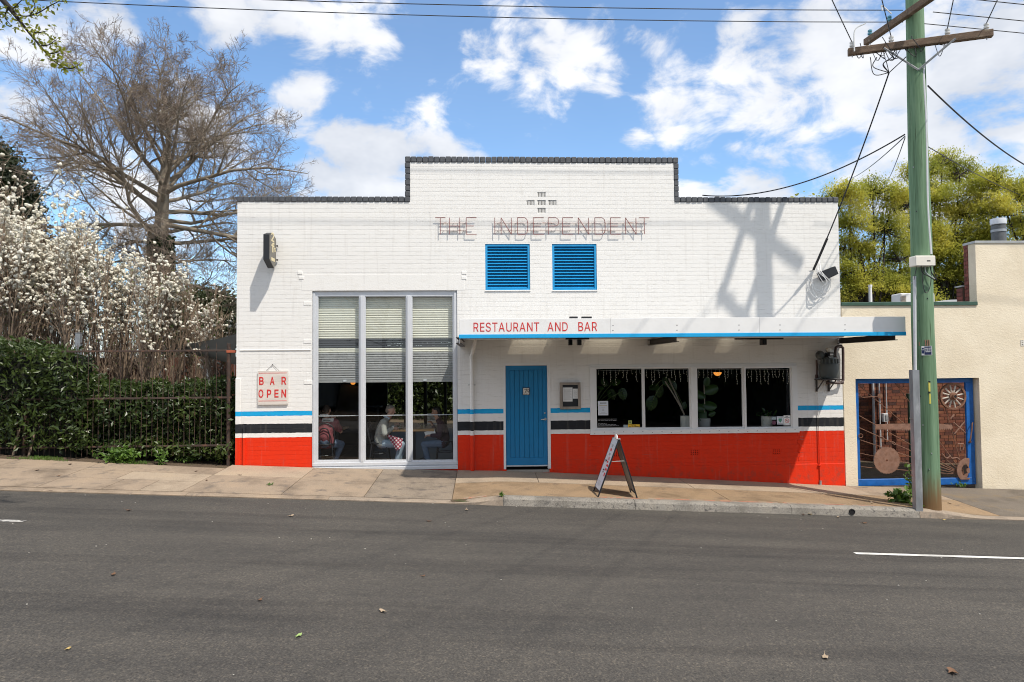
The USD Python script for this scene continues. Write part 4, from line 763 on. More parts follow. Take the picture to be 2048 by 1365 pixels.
for s in (-1.1, -.5, .6, 1.2): insul(cC+dC*s+np.array([0, 0, .07]), 'insulator_blue')
for s in (-.55, .55):
    e = cA+dA*s+nA*.06-np.array([0, 0, .03]); q = np.array([PX(zA-.48), YP, zA-.46])+nA*(pr(zA)+.004)
    obj('brace', tube([e, q], .019, 4), 'galv', PT)
zb = float(at(1827, 85, YP-.15)[2]); x, z = XZ(1827, 85, YP-.17); obj('bolt', lathe([(.001, .03), (.018, .03), (.018, .01), (.042, .01), (.042, 0)], (x, YP-pr(zb)+.004, z), 12, 'y'), 'galv', PT)
# steel channel, conduits, junction box
x0, z1 = XZ(1822.5, 740.5, YP-.19); x1, _ = XZ(1838, 740.5, YP-.19); cw = .118; zt = z1
yc = YP-.165; xc = float(at(1831, 880, yc)[0])
lean = lambda z: ax*(z-PZb)
def chan(z0, z1, xo=0.0, y0=-.02, w=cw, m='galv', nm='steel_channel'):
    vs = []
    for (a0, a1, b0, b1) in ((-w/2, -w/2+.008, -.045, .05), (-w/2, w/2, -.053, -.045), (w/2-.008, w/2, -.045, .05)): vs.append(box(a0, a1, b0, b1, z0, z1))
    v, f = cat_(vs); v = v.copy(); v[:, 0] += XC0+(v[:, 2]-PZb)*ax+xo; v[:, 1] += yc+y0; obj(nm, (v, f), m, PT)
XC0 = float(at(1833.5, 1000, yc)[0])-float(ax*(at(1833.5, 1000, yc)[2]-PZb))
chan(PZb-.2, z1); zj = float(at(1830, 837, yc)[2]); zk = float(at(1830, 951, yc)[2])
for z in (zj, zk): chan(z-.012, z+.006, 0, -.004, cw+.012, 'metal', 'band')
for py in (750, 830, 846, 944, 960): x, z = XZ(1837.5, py, yc-.05); obj('bolt', ico((x, yc-.062, z), (.012, .008, .012), 0), 'black', PT)
pl = [at(1846.5, 130, YP-.12), at(1847, 165, YP-.13), at(1851, 235, YP-.13), at(1852.5, 300, YP-.13), at(1855, 420, YP-.14), at(1861.5, 509, YP-.15)]
obj('conduit', tube(smoothc(pl, 6), .026, 10), 'pvc', PT, smooth=50)
pl = [at(1829, 553, YP-.14), at(1829.5, 640, YP-.16), at(1830.5, 742, YP-.17)]; obj('conduit', tube(pl, .027, 10), 'pvc', PT, smooth=50)
for px, py in ((1852, 308), (1859, 500), (1829, 566)): p = at(px, py, YP-.15); obj('saddle', tube([p-np.array([.045, -.02, 0]), p+np.array([.04, .02, 0])], .011, 5), 'galv', PT)
yb0 = YP-.33; x0, x1, z0, z1 = rect_from(1831, 511.5, 1871.5, 532, yb0); obj('junction_box', cbox(x0, x1, yb0, YP-.14, z0, z1, .012), 'cream_enamel', PT); obj('box_label', box(x0+.20, x0+.26, yb0-.002, yb0+.001, z0+.075, z0+.095), 'ink', PT)
obj('box_mark', text('Telit', x0+.19, z0+.065, .03, yb0-.0025, .001, 1.0, True), 'ink', PT) if False else None
for k, P in enumerate([[(1834, 533), (1831, 545), (1828, 560)], [(1842, 533), (1845, 546), (1856, 552), (1868, 560)], [(1850, 533), (1852, 545), (1862, 553), (1870, 558)], [(1860, 533), (1863, 545), (1870, 556), (1872, 560)], [(1866, 533), (1868, 543), (1872, 552), (1872, 560)], [(1848, 533), (1845, 560), (1850, 585), (1858, 580), (1862, 560), (1862, 534)]]):
    obj('lead', tube(smoothc([at(a_, b_, yb0+.07) for a_, b_ in P], 5), .009 if k in (1, 3) else .006, 5), 'wire_black' if k != 2 else 'pvc', PT)
# signs and tags on the pole
def plate(px0, py0, px1, py1, y, m, nm, parent, th=.004): x0, x1, z0, z1 = rect_from(px0, py0, px1, py1, y); return obj(nm, box(x0, x1, y, y+th, z0, z1), m, parent), (x0, x1, z0, z1)
pm('sign_navy', (.018, .03, .10), .35, .06); pm('tag_yellow', (.55, .50, .10), .5, .12)
TS = thing('toilet_sign', 'small navy and white sign reading TOILET on the green pole', 'sign', tuple(at(1853, 702, YP-.24)))
a_, b_ = at(1843, 704, YP-.20), at(1864, 699, YP-.30); d = b_-a_; d[2] = 0; Ls = np.linalg.norm(d); d /= Ls; nn = np.array([d[1], -d[0], 0]); zs0, zs1 = at(1853, 711, YP-.24)[2], at(1853, 692.5, YP-.24)[2]
def onp(v): return a_*np.array([1, 1, 0])+v[:, :1]*d-v[:, 1:2]*(-nn)+v[:, 2:]*np.array([0, 0, 1])
def pbox(u0, u1, w0, w1, z0, z1, m, nm): v, f = box(u0, u1, w0, w1, z0, z1); obj(nm, (onp(v), f), m, TS)
pbox(0, Ls, -.004, 0, zs0, zs1, 'white_trim', 'plate'); pbox(Ls*.29, Ls-.008, .0005, .002, zs0+.008, zs1-.008, 'sign_navy', 'field')
v, f = arr(meshkit.text_mesh('TOILET', .07, .001, True)); kx = (Ls*.64)/v[:, 0].max(); obj('lettering', (onp(np.stack([Ls*.315+v[:, 0]*kx, .0022+v[:, 2], zs0+.055+v[:, 1]], 1)), f), 'white_trim', TS)
v, f = lathe([(0, .002), (.016, .002), (.016, 0)], (Ls*.14, 0, zs1-.045), 10, 'y'); obj('pictogram', cat_([(onp(np.stack([v[:, 0], -v[:, 1]+.001, v[:, 2]], 1)), f), (onp(box(Ls*.14-.018, Ls*.14+.018, .0005, .002, zs0+.03, zs1-.07)[0]), _BF)]), 'sign_navy', TS)
obj('bracket', tube([a_*np.array([1, 1, 0])+d*Ls*.5+np.array([0, 0, (zs0+zs1)/2]), np.array([PX(2.7), YP, (zs0+zs1)/2])], .02, 6), 'galv', TS)
def on_pole(q0, q1, q2, q3, m, nm, up=0.0):
    x0, x1, z0, z1 = rect_from(q0, q1, q2, q3, YP-.18); zc = (z0+z1)/2; r = pr(zc); dx = (x0+x1)/2-PX(zc); y = YP-math.sqrt(max(r*r-dx*dx, 1e-4)); obj(nm, box(x0, x1, y-.005-up, y+.006, z0, z1), m, PT)
for (q0, q1, q2, q3, m) in ((1857, 764, 1860.5, 786, 'tag_yellow'), (1858.3, 788, 1861.5, 808, 'tag_yellow'), (1857, 762.5, 1860.5, 765.5, 'black'), (1857, 783.5, 1860.5, 786.5, 'black')): on_pole(q0, q1, q2, q3, m, 'tag', .003 if m == 'black' else 0)
for px in (1843.5, 1851.5, 1854.5, 1857.5): on_pole(px, 680 if px > 1845 else 684, px+1.6, 692, 'rust_light', 'nail_tag')
for px, py in ((1846, 792), (1849, 850), (1862, 906), (1858, 938), (1842, 640), (1855, 596), (1838, 420), (1834, 330)): on_pole(px, py, px+1.4, py+2.5, 'galv' if py % 4 else 'black', 'staple')
# loose leads at the crossarms
for k in range(16):
    s = RNG.uniform(-1.0, 1.0) if k < 8 else RNG.uniform(-.75, -.15); p = cA+dA*s+np.array([0, 0, -.05]); q = p+np.array([RNG.uniform(-.3, .3), RNG.uniform(-.1, .1), RNG.uniform(.05, .2)]); r_ = (p+q)/2+np.array([RNG.uniform(-.12, .12), -.05, -RNG.uniform(.08, .3)])
    obj('lead', tube(smoothc([p, r_, q], 6), .007, 4), 'wire_black', PT)
for px, py in ((1709, 95), (1783, 20)):
    p = at(px, py+8, YP-.1); q = at(px+22 if px < 1750 else px-18, (py-48 if px < 1750 else py+2), YP-.15); obj('lead', tube(smoothc([p, p+(q-p)*.5+np.array([-.09, 0, .12]), q], 6), .011, 5), 'insulator_white', PT)
# ---------------------------------------------------------------- overhead wires
def wire(p, q, sag, r, label, n=40, m='wire_black', nm='overhead_wire'):
    t = np.linspace(0, 1, n)[:, None]; P = np.asarray(p)*(1-t)+np.asarray(q)*t; P[:, 2] -= sag*4*(t*(1-t))[:, 0]
    return single(nm, tube(P, r, 5), m, label, 'overhead wire')
def through(y, a, b, x0, x1):
    "a wire in the plane y through the photograph's points a and b, to x0 and x1"
    A_, B_ = at(*a, y), at(*b, y); d = (B_-A_)/(B_[0]-A_[0]); return A_+d*(x0-A_[0]), A_+d*(x1-A_[0])
def along(y, pts3, x1, label, r=.0085):
    Q = np.array([at(a, b, y) for a, b in pts3]); co = np.polyfit(Q[:, 0], Q[:, 2], 2); xs = np.linspace(-45, x1, 60); return single('overhead_wire', tube(np.stack([xs, np.full(60, y), np.polyval(co, xs)], 1), r, 5), 'wire_black', label, 'overhead wire')
p = tipsB[0]+np.array([0, 0, .1])
along(-1.25, ((130, 4), (700, 26), (1250, 41), (1804, 44.5)), at(1806, 44, -1.25)[0], 'lower of the two thin wires across the top of the sky')
along(-1.75, ((535, 0), (1000, 12.5), (1400, 18.5), (1804, 21)), at(1806, 21, -1.75)[0], 'upper of the two thin wires across the top of the sky')
for y, (a_, b_), lb in ((-1.25, ((1840, 47), (2048, 67)), 'lowest of the three thin wires right of the pole'), (-1.75, ((1866, 24.5), (2048, 42.5)), 'middle one of the three thin wires right of the pole'), (-2.3, ((1955, 0), (2048, 9.5)), 'highest of the three thin wires right of the pole')):
    u, v = through(y, a_, b_, at(*a_, y)[0] if y > -2 else PX(zB), 30); wire(u, v, 0, .0085, lb)
for s, vp, lb in ((tipsA[0], 2004, 'thick wire leaving the left end of the crossarm towards the street'), (tipsA[1], 1955, 'thick wire leaving the crossarm just left of the pole'), (tipsA[3], 1703, 'thick wire leaving the right end of the crossarm'), (tipsA[2], 1790, 'thick wire leaving the crossarm just right of the pole')):
    d = -np.array([(vp-971)/1365, 1.0, -.012]); wire(s+np.array([0, 0, .12]), s+d*16, .25, .0085, lb)
q = hh(452, 585, -.06); p0 = at(1778, 146, YP-.1)
t = np.linspace(0, 1, 40)[:, None]; W_ = p0*(1-t)+q*t; W_[:, 2] -= .25*4*(t*(1-t))[:, 0]*.5
single('service_cable', [tube(W_, .013, 6)]+[tube(smoothc([p0, p0+np.array([RNG.uniform(-.3, .3), RNG.uniform(-.1, .1), RNG.uniform(-.05, .25)]), p0+np.array([.3*s, .05, .3])], 6), .008, 4) for s in (-1, -.6, -.2, .3, .8, 1.1)]+[tube(W_[-9:]+np.array([.01, .01, 0]), .026, 6)], 'wire_black', 'twisted dark cable from the pole down to the hook by the black box', 'cable')
e = at(1405, 391, 1.2); wire(at(1810, 269, YP), e,   .35, .013, 'dark cable from the pole to the roof behind the stepped parapet')
wire(at(1810, 273, YP), at(1700, 358, 14), .1, .010, 'thin wire from the pole into the left part of the flowering trees'); wire(at(1810, 276, YP), at(1772, 366, 14), .1, .009, 'thinnest wire from the pole down behind the trees')
wire(at(1856, 172, YP), at(2060, 336, 2.0),   .12, .015, 'thick black cable from the pole to the building at the right edge'); wire(at(1856, 294, YP), at(2070, 400, 12), .1, .009, 'thin wire crossing the flowering trees right of the pole')
# ---------------------------------------------------------------- cream neighbour with the yard gate
def render_mat(name, col, stain):
    n = {'g': ('geometry', {}), 'mp': ('mapping', {'scale': (1, 1, 1.6)}), 'n1': ('noise_texture', {'scale': 24.0, 'detail': 6.0, 'roughness': .62, 'distortion': .8}), 'n2': ('noise_texture', {'scale': 1.2, 'detail': 6.0, 'roughness': .6}), 'mp3': ('mapping', {'scale': (2.2, 1, .35)}), 'n3': ('noise_texture', {'scale': 1.3, 'detail': 6.0, 'roughness': .7}), 'r2': ('rgb_ramp', {'ramp': [(.3, (.90, .88, .85)), (.6, (1.03, 1.03, 1.03))]}),
         'r3': ('map_range', {'range_type': 'smoothstep', 'from_min': .54, 'from_max': .74, 'to_max': .5, 'clamp': True}), 'mx': ('mix', {'color1': col, 'color2': stain}), 'm': ('mix', {'mix_type': 'multiply', 'fac': 1.0}), 'p': ('principled_bsdf', {'roughness': .85, 'specular_ior_level': .25}), 'b': ('bump', {'strength': 1.0, 'distance': .008})}
    mat(name, n, [('g.position', 'mp.vector'), ('mp.vector', 'n1.vector'), ('g.position', 'n2.vector'), ('g.position', 'mp3.vector'), ('mp3.vector', 'n3.vector'), ('n3.fac', 'r3.value'), ('r3.result', 'mx.fac'), ('n2.fac', 'r2.fac'), ('mx.color', 'm.color1'), ('r2.color', 'm.color2'), ('m.color', 'p.base_color'), ('n1.fac', 'b.height'), ('b.normal', 'p.normal')])
render_mat('render_cream', (.78, .69, .535), (.60, .47, .31))
pm('cap_green', (.035, .085, .06), .5, .2, 6); pm('cap_grey', (.42, .43, .42), .5, .15, 6); pm('base_green', (.015, .05, .03), .6, .25, 6)
def brickmat(name, c): pm(name, c, .85, .28, 11, bump=.006)
BR = [('brick_red_a', (.175, .055, .029)), ('brick_red_b', (.125, .040, .024)), ('brick_red_c', (.22, .078, .038)), ('brick_red_d', (.075, .03, .022))]
for q_, c_ in (('return_brick', (.23, .07, .052)), ('return_brick_dark', (.17, .055, .042))): brickmat(q_, c_)
for nm_, c_ in BR: brickmat(nm_, c_)
pm('mortar', (.10, .07, .05), .9, .2, 10)
NB = thing('neighbour_building', 'cream rendered building with green parapet cap and a raised end at the right', 'building')
YN0 = .03; nx0 = XR+.035; xr0 = float(at(1952, 540, YN0)[0]); zp = float(at(1820, 611.5, YN0)[2]); zr1 = float(at(2000, 487, YN0)[2]); nx1 = 17.0
ox0, ox1 = float(at(1713.5, 860, YN0)[0]), float(at(1961.5, 860, YN0)[0]); oz = float(at(1830, 757.3, YN0)[2])
wall = Polygon([(nx0, -1.6), (nx1, -1.6), (nx1, zr1), (xr0, zr1), (xr0, zp), (nx0, zp)]).difference(sbox(ox0, -2, ox1, oz))
obj('wall', face(wall, YN0, YN0+.22), 'render_cream', NB)
obj('parapet_cap', cbox(nx0-.01, xr0-.003, YN0-.03, YN0+.26, zp, zp+.075, .006), 'cap_green', NB)
obj('raised_cap', cbox(xr0-.02, nx1, YN0-.02, YN0+.36, zr1, zr1+.05, .006), 'cap_grey', NB)
obj('base_strip', cbox(ox1+.06, nx1, YN0-.012, YN0+.02, -1.6, float(at(2010, 981.5, YN0)[2]), .004), 'base_green', NB)
obj('roof', box(nx0, nx1, .45, 2.5, zp-.35, zp-.28), 'roof_grey', NB); obj('back_wall', box(xr0+.02, nx1, .25, .34, zp, zr1), 'mortar', NB)
# brick return of the raised end, brick by brick
side = obj('brick_return', box(xr0-.001, xr0+.2, YN0+.222, YN0+.35, zp-.3, zr1-.01), 'mortar', NB); k = 0; z = zp+.03
while z < zr1-.05:
    for y0, y1 in (((YN0+.225, YN0+.345),) if k % 2 else ((YN0+.225, YN0+.28), (YN0+.29, YN0+.345))): obj('brick', cbox(xr0-.012-.004*brng.random(), xr0+.1, y0, y1, z, z+.076, .004), ('return_brick', 'return_brick_dark')[int(brng.random() < .35)], side)
    z += .086; k += 1
low = obj('brick_pier', box(xr0-.03, xr0+.2, YN0+.37, YN0+.56, zp-.3, zp+.42), 'mortar', NB); z = zp-.02; k = 0
while z < zp+.40:
    obj('brick', cbox(xr0-.042-.004*brng.random(), xr0+.1, YN0+.375, YN0+.555, z, z+.076, .004), ('return_brick', 'return_brick_dark')[int(brng.random() < .35)], low); z += .086
obj('pier_cap', cbox(xr0-.06, xr0+.22, YN0+.362, YN0+.59, zp+.43, zp+.46, .004), 'cap_grey', NB)
v = R(2041, 680.5, 2062, 692, YN0); hh2 = [sbox(v.bounds[0]+.03+.045*i-.011, v.bounds[1]+.025+.04*j-.011, v.bounds[0]+.03+.045*i+.011, v.bounds[1]+.025+.04*j+.011) for i in range(4) for j in range(3)]; obj('air_vent', face(v.difference(unary_union(hh2)), YN0-.008, YN0+.01), 'cream_enamel', NB); obj('dark_recess', box(*v.bounds[0:1], v.bounds[2], YN0-.004, YN0-.002, v.bounds[1], v.bounds[3]), 'dark_void', NB)
yf_ = 2.2; x, z0 = XZ(1998, 490, yf_); z1 = at(1998, 452, yf_)[2]; z2 = at(1998, 440, yf_)[2]; rr = 13.2/1365*(yf_+13.87)
fl_ = thing('flue_pipe', 'round grey flue with a wide metal cap above the cream building', 'flue', (x, yf_, z0)); obj('pipe', tube([(x, yf_, z0-1.2), (x, yf_, z1)], rr, 20), 'flue_dark', fl_, smooth=50); obj('cap', lathe([(0, z2-z1), (rr*1.05, z2-z1), (rr*1.1, (z2-z1)*.7), (rr*1.1, (z2-z1)*.1), (rr*1.0, 0), (0, 0)], (x, yf_, z1+.02), 20), 'alu', fl_, smooth=40); obj('band', tube([(x, yf_, z1-.16), (x, yf_, z1-.10)], rr*1.06, 20), 'galv', fl_, smooth=40)
x, z0 = XZ(1741.3, 612, 1.4); z1 = at(1741, 571, 1.4)[2]; vp_ = thing('vent_pipe', 'thin white vent pipe above the green parapet cap', 'pipe', (x, 1.4, z0)); obj('pipe', tube([(x, 1.4, z0-.5), (x, 1.4, z1)], .036, 12), 'white_trim', vp_, smooth=50); obj('lip', tube([(x, 1.4, z1-.04), (x, 1.4, z1+.01)], .043, 12), 'white_trim', vp_, smooth=50)
ac = thing('air_conditioner', 'white air conditioner on the roof behind the green parapet cap', 'air conditioner', tuple(at(1835, 608, 2.0)))
x0, x1, z0, z1 = rect_from(1802, 586.5, 1870, 620, 2.0); obj('case', cbox(x0, x1, 2.0, 2.4, z0, z1, .02), 'white_trim', ac)
for i in range(9): obj('fin', box(x0-.012, x0+.12, 1.985, 1.997, z0+(z1-z0)*(.12+.085*i), z0+(z1-z0)*(.12+.085*i)+.02), 'wood_grey', ac)
rf = single('tin_roof', face(Polygon([XZ(1872, 607, 2.6), XZ(1893, 600.5, 2.6), XZ(1925, 599, 2.6), XZ(1925, 613, 2.6), XZ(1872, 613, 2.6)]), 2.6, 3.4), 'alu', 'small pale sloping roof beside the brick pier', 'roof')
pm('flue_dark', (.10, .105, .11), .55, .3, 9)
# ---------------------------------------------------------------- yard gate of scrap iron
YG = YN0+.14; GT = thing('yard_gate', 'blue framed gate made of rusty saws, rods and a wagon wheel', 'gate')
pm('gate_blue', (.010, .115, .40), .4, .25, 7, stain=((.16, .075, .04), 9, .66, .76))
gp_ = lambda px, py, y=YG: np.array(at(px, py, y))
fx0, fx1 = ox0-.02, ox1-.03; fz0, fz1 = float(gp_(1830, 971)[2]), oz+.03; bt_ = float(gp_(1830, 957.5)[2]); tt = float(gp_(1830, 766.5)[2]); lx = float(gp_(1719, 860)[0]); rx = float(gp_(1934, 860)[0])
obj('rail', cbox(fx0, fx1, YG, YG+.05, fz0, bt_, .006), 'gate_blue', GT); obj('rail', cbox(fx0, fx1, YG, YG+.05, tt, fz1, .006), 'gate_blue', GT)
obj('stile', cbox(fx0, lx, YG+.002, YG+.052, bt_, tt, .006), 'gate_blue', GT); obj('stile', cbox(rx, fx1, YG+.002, YG+.052, bt_, tt, .006), 'gate_blue', GT)
hub = (1928, 950)
for (a_, b_) in ((1714.8, 768.6), (1790, 765.7), (1718.6, 832), (1718.6, 856), (1719.5, 880), (1720, 907), (1722, 934), (1886, 800)):
    obj('rod', tube([gp_(a_, b_, YG+.03), gp_(*hub, YG+.03)], .009 if b_ < 900 else .007, 6), 'rust', GT)
for u in (.22, .33, .52): q0, q1 = gp_(1718.6, 856, YG+.025), gp_(*hub, YG+.025); p = q0+(q1-q0)*u; obj('link', tube(smoothc([p+np.array([-.05, 0, .03]), p+np.array([0, -.01, .02]), p+np.array([.03, 0, -.03]), p+np.array([-.02, 0, -.01]), p+np.array([-.05, 0, .03])], 3), .009, 5), 'rust_light', GT)
def spx(px, py): p = gp_(px, py); return (float(p[0]), float(p[2]))
n = 38; top = [spx(1751, 849), spx(1780, 848), spx(1827, 847.5), spx(1880, 848), spx(1904, 850)]; bot = []
for i in range(n+1):
    u = 1903-(1903-1752)*i/n; base = 858.5+1.6*math.sin((u-1752)/151*math.pi); bot += [spx(u, base-1.5), spx(u-2, base+2.4)]
obj('crosscut_saw', face(Polygon(top+[spx(1905, 857)]+bot+[spx(1750.5, 856)]).buffer(0), YG-.004, YG), 'rust_light', GT)
def gear(px, py, r, teeth, d, nm, m, y=YG, hole=.04):
    c = gp_(px, py, y); R0 = r/1365*(YG+13.87); pp = []
    for i in range(teeth): a_ = 2*np.pi*i/teeth; s = 2*np.pi/teeth; pp += [(c[0]+R0*math.cos(a_), c[2]+R0*math.sin(a_)), (c[0]+(R0+d)*math.cos(a_+s*.75), c[2]+(R0+d)*math.sin(a_+s*.75)), (c[0]+R0*math.cos(a_+s*.8), c[2]+R0*math.sin(a_+s*.8))]
    return obj(nm, face(Polygon(pp).buffer(0).difference(Point(c[0], c[2]).buffer(hole)), y-.005, y), m, GT)
gear(1773.5, 921, 26.3, 52, .02, 'circular_saw', 'rust_light', YG-.006, .022)
c = gp_(1905, 793); Rw = 27.3/1365*(YG+13.87); v, f = lathe([(Rw*.86, -.03), (Rw, -.03), (Rw, .03), (Rw*.86, .03), (Rw*.86, -.03)], (c[0], YG, c[2]), 36, 'y'); wh = obj('wagon_wheel', (v, f), 'rust', GT, label='wooden wagon wheel with pale spokes', smooth=35)
obj('hub', lathe([(0, .09), (.045, .09), (.05, .05), (.082, .045), (.085, -.02), (.05, -.05), (0, -.05)], (c[0], YG, c[2]), 18, 'y'), 'rust', wh, smooth=35); obj('hub_bore', lathe([(0, .0915), (.03, .0915), (.03, .09)], (c[0], YG, c[2]), 12, 'y'), 'dark_void', wh)
for i in range(12): a_ = 2*np.pi*(i+.4)/12; d = np.array([math.cos(a_), 0, math.sin(a_)]); obj('spoke', tube([c+d*.075, c+d*Rw*.5, c+d*Rw*.88], [.02, .017, .015], 6), 'spoke_wood', wh)
pm('spoke_wood', (.50, .44, .37), .7, .25, 12)
c = gp_(1936, 941); R1 = 25/1365*(YG+13.87); ring = Point(c[0], c[2]).buffer(R1).difference(Point(c[0], c[2]).buffer(R1*.62)); ring = unary_union([ring]+[Polygon([(c[0]+R1*.7*math.cos(q), c[2]+R1*.7*math.sin(q)), (c[0]+R1*.75*math.cos(q+.5), c[2]+R1*.75*math.sin(q+.5)), (c[0]+.02, c[2]+.02), (c[0]-.01, c[2]-.03)]).buffer(0) for q in (1.5, 3.9)]+[Point(c[0], c[2]).buffer(R1*.2)]).intersection(sbox(c[0]-2, c[2]-R1*.72, rx+.01, c[2]+2)); obj('half_gear', face(ring, YG-.03, YG), 'rust_light', GT)
for ang in (48, -42): c = gp_(1919, 856); d = np.array([math.cos(math.radians(ang)), 0, math.sin(math.radians(ang))])*.17; obj('wheel_brace', tube([c-d, c, c+d], [.012, .017, .012], 6), 'rust_light', GT)
for P in ([(1901, 838), (1908, 829), (1906, 834)], [(1915, 888), (1927, 889), (1926, 900)], [(1920, 890), (1921, 902)], [(1900, 913), (1904, 917), (1914, 916), (1919, 920)], [(1930, 908), (1929, 925)], [(1884, 908), (1893, 917), (1901, 911)]): obj('iron_scrap', tube(smoothc([gp_(a_, b_, YG+.01) for a_, b_ in P], 4), .013, 6), 'rust_light', GT)
a_ = np.linspace(0, 2*np.pi, 14); c = gp_(1721, 872); obj('ring', tube([c+np.array([.042*math.cos(t), -.012, .042*math.sin(t)]) for t in a_], .008, 5, False), 'rust', GT)
obj('handle', tube(smoothc([gp_(1941, 883, YG-.02), gp_(1940.5, 881, YG-.07), gp_(1943.5, 860, YG-.07), gp_(1944.5, 848, YG-.06), gp_(1945.5, 846, YG)], 4), .013, 6), 'rust', GT); c = gp_(1940, 884, YG-.01); obj('latch', ico(c, (.03, .02, .025), 1), 'rust', GT)
c = gp_(1760, 792, YG+.02); obj('disc', lathe([(0, .01), (.055, .008), (.055, 0)], c, 16, 'y'), 'rust', GT); obj('rod', tube(smoothc([gp_(1719, 786), gp_(1722, 794), gp_(1730, 795), gp_(1758, 793)], 3), .008, 5), 'rust', GT)
for i in range(9): p = gp_(1793+3.1*i, 768+1.9*i-.06*i*i*0, YG+.04); a_ = np.linspace(0, 2*np.pi, 8); obj('chain_link', tube([p+np.array([.024*math.cos(t), (.01*math.sin(t) if i % 2 else 0), .016*math.sin(t)-.02]) for t in a_], .005, 4, False), 'rust', GT)
# ---------------------------------------------------------------- brick wall across the yard, its bricks, pipes and switch box
YY = 4.6; yx0, yx1 = float(at(1690, 860, YY)[0]), float(at(1960, 860, YY)[0])+.6; yz0 = -.7; yz1 = 2.6
YW = thing('yard_brick_wall', 'red brown brick wall across the yard behind the gate', 'wall')
obj('wall', box(yx0-.6, yx1, YY+.008, YY+.25, -1.2, 3.4), 'mortar', YW); cells = []; z = yz0; k = 0
while z < yz1:
    x = yx0-(.1 if k % 2 else 0); 
    while x < yx1:
        w = .225 if (brng.random() < .72) else .108; cells.append((x+.005, min(x+w-.005, yx1), z, k)); x += w
    z += .084; k += 1
vis = [c_ for c_ in cells if at(1716, 860, YY)[0]-.1 < c_[0] < at(1945, 860, YY)[0]+.1 and -.45 < c_[2] < 1.75]; vis.sort(key=lambda c_: abs(c_[0]-at(1780, 860, YY)[0])); pick = set(vis[:300]); rest = {}
for c_ in cells:
    m = cbox(c_[0], c_[1], YY-.003*brng.random(), YY+.05, c_[2]+.004, c_[2]+.078, .003); bm = BR[brng.choice(4, p=[.4, .28, .22, .10])][0]
    if c_ in pick: obj('brick', m, bm, YW)
    else: rest.setdefault(bm, []).append(m)
for bm, ms in rest.items(): obj('brickwork', ms, bm, YW, kind='stuff')
for (a_, b_, c_, d_, r_) in ((1745.5, 760, 1750, 945, .024), (1758, 760, 1761.5, 896, .015), (1771.5, 760, 1775, 880, .012)): obj('pipe', tube([at(a_, b_, YY-.05), at(c_, d_, YY-.05)], r_*1.35, 8), 'pvc', YW, smooth=50)
q = rect_from(1766, 827.5, 1776, 844.5, YY-.1); obj('switch_box', cbox(q[0], q[1], YY-.12, YY-.01, q[2], q[3], .012), 'pvc', YW); obj('switch', cbox(q[0]+.05, q[1]-.02, YY-.135, YY-.118, q[2]+.06, q[3]-.04, .006), 'roof_grey', YW)
q = rect_from(1817.5, 790, 1823, 960, YY-.3); single('green_post', [cbox(q[0], q[1], YY-.35, YY-.28, q[2]-.3, q[3], .006), cbox(q[0]-.02, q[1]+.02, YY-.37, YY-.26, q[3]-.12, q[3]+.03, .006)], 'base_green', 'dark green post in the yard behind the crosscut saw', 'post')
# ---------------------------------------------------------------- fence, hedge, flowering trees, old bare tree on the left
def batch_tubes(P, Rr, n=3):
    "P (m, k, 3), Rr (m, k): m thin tapering tubes at once"
    m, k, _ = P.shape; T = np.gradient(P, axis=1); T /= np.maximum(np.linalg.norm(T, axis=2, keepdims=True), 1e-9)
    a = np.where(np.abs(T[..., 2:3]) < .9, np.array([0, 0, 1.0]), np.array([1.0, 0, 0])); N = np.cross(T, a); N /= np.linalg.norm(N, axis=2, keepdims=True); Bn = np.cross(T, N)
    an = np.arange(n)*2*np.pi/n; V = P[:, :, None]+Rr[:, :, None, None]*(np.cos(an)[:, None]*N[:, :, None]+np.sin(an)[:, None]*Bn[:, :, None])
    i = np.arange(m)[:, None, None]*k*n; j = np.arange(k-1)[None, :, None]*n; q = np.arange(n)[None, None]; q2 = (q+1) % n
    a_, b_, c_, d_ = (i+j+q).ravel(), (i+j+q2).ravel(), (i+j+n+q2).ravel(), (i+j+n+q).ravel()
    return V.reshape(-1, 3), np.vstack([np.stack([a_, b_, c_], 1), np.stack([a_, c_, d_], 1)])
def curve(p, d, L, k, rng, wob=.25, lift=0.0, droop=0.0):
    "k points of wandering curves from points p along d, vectorised over m"
    m = len(p); P = np.zeros((m, k, 3)); P[:, 0] = p; d = d/np.linalg.norm(d, axis=1, keepdims=True); st = (L/(k-1))[:, None]
    for i in range(1, k):
        d = d+rng.normal(size=(m, 3))*wob; d[:, 2] += lift-droop*(i/k); d /= np.linalg.norm(d, axis=1, keepdims=True); P[:, i] = P[:, i-1]+d*st
    return P
def children(P, R0, per, lo, hi, rng, ang=.9, lenk=.45, L=None, jit=.3):
    m, k, _ = P.shape; idx = np.repeat(np.arange(m), per); t = rng.uniform(lo, hi, len(idx))*(k-1); i = np.clip(t.astype(int), 0, k-2); f = (t-i)[:, None]
    p = P[idx, i]*(1-f)+P[idx, i+1]*f; T = P[idx, i+1]-P[idx, i]; T /= np.linalg.norm(T, axis=1, keepdims=True); r = R0[idx, i]*(1-f[:, 0])+R0[idx, i+1]*f[:, 0]
    rd = rng.normal(size=(len(idx), 3)); rd -= T*(rd*T).sum(1, keepdims=True); rd /= np.linalg.norm(rd, axis=1, keepdims=True)
    d = T*math.cos(ang)+rd*math.sin(ang); ln = L[idx]*lenk*(1-jit+2*jit*rng.random(len(idx)))*(1.15-.5*t/(k-1)); return p, d, ln, r
pm('bark_old', (.225, .185, .135), .9, .4, 5, bump=.02, bscale=25, stain=((.23, .21, .17), 3, .5, .7)); pm('twig_brown', (.25, .19, .145), .85, .25, 3, island=.25); pm('stem_brown', (.30, .22, .155), .85, .3, 6, island=.2)
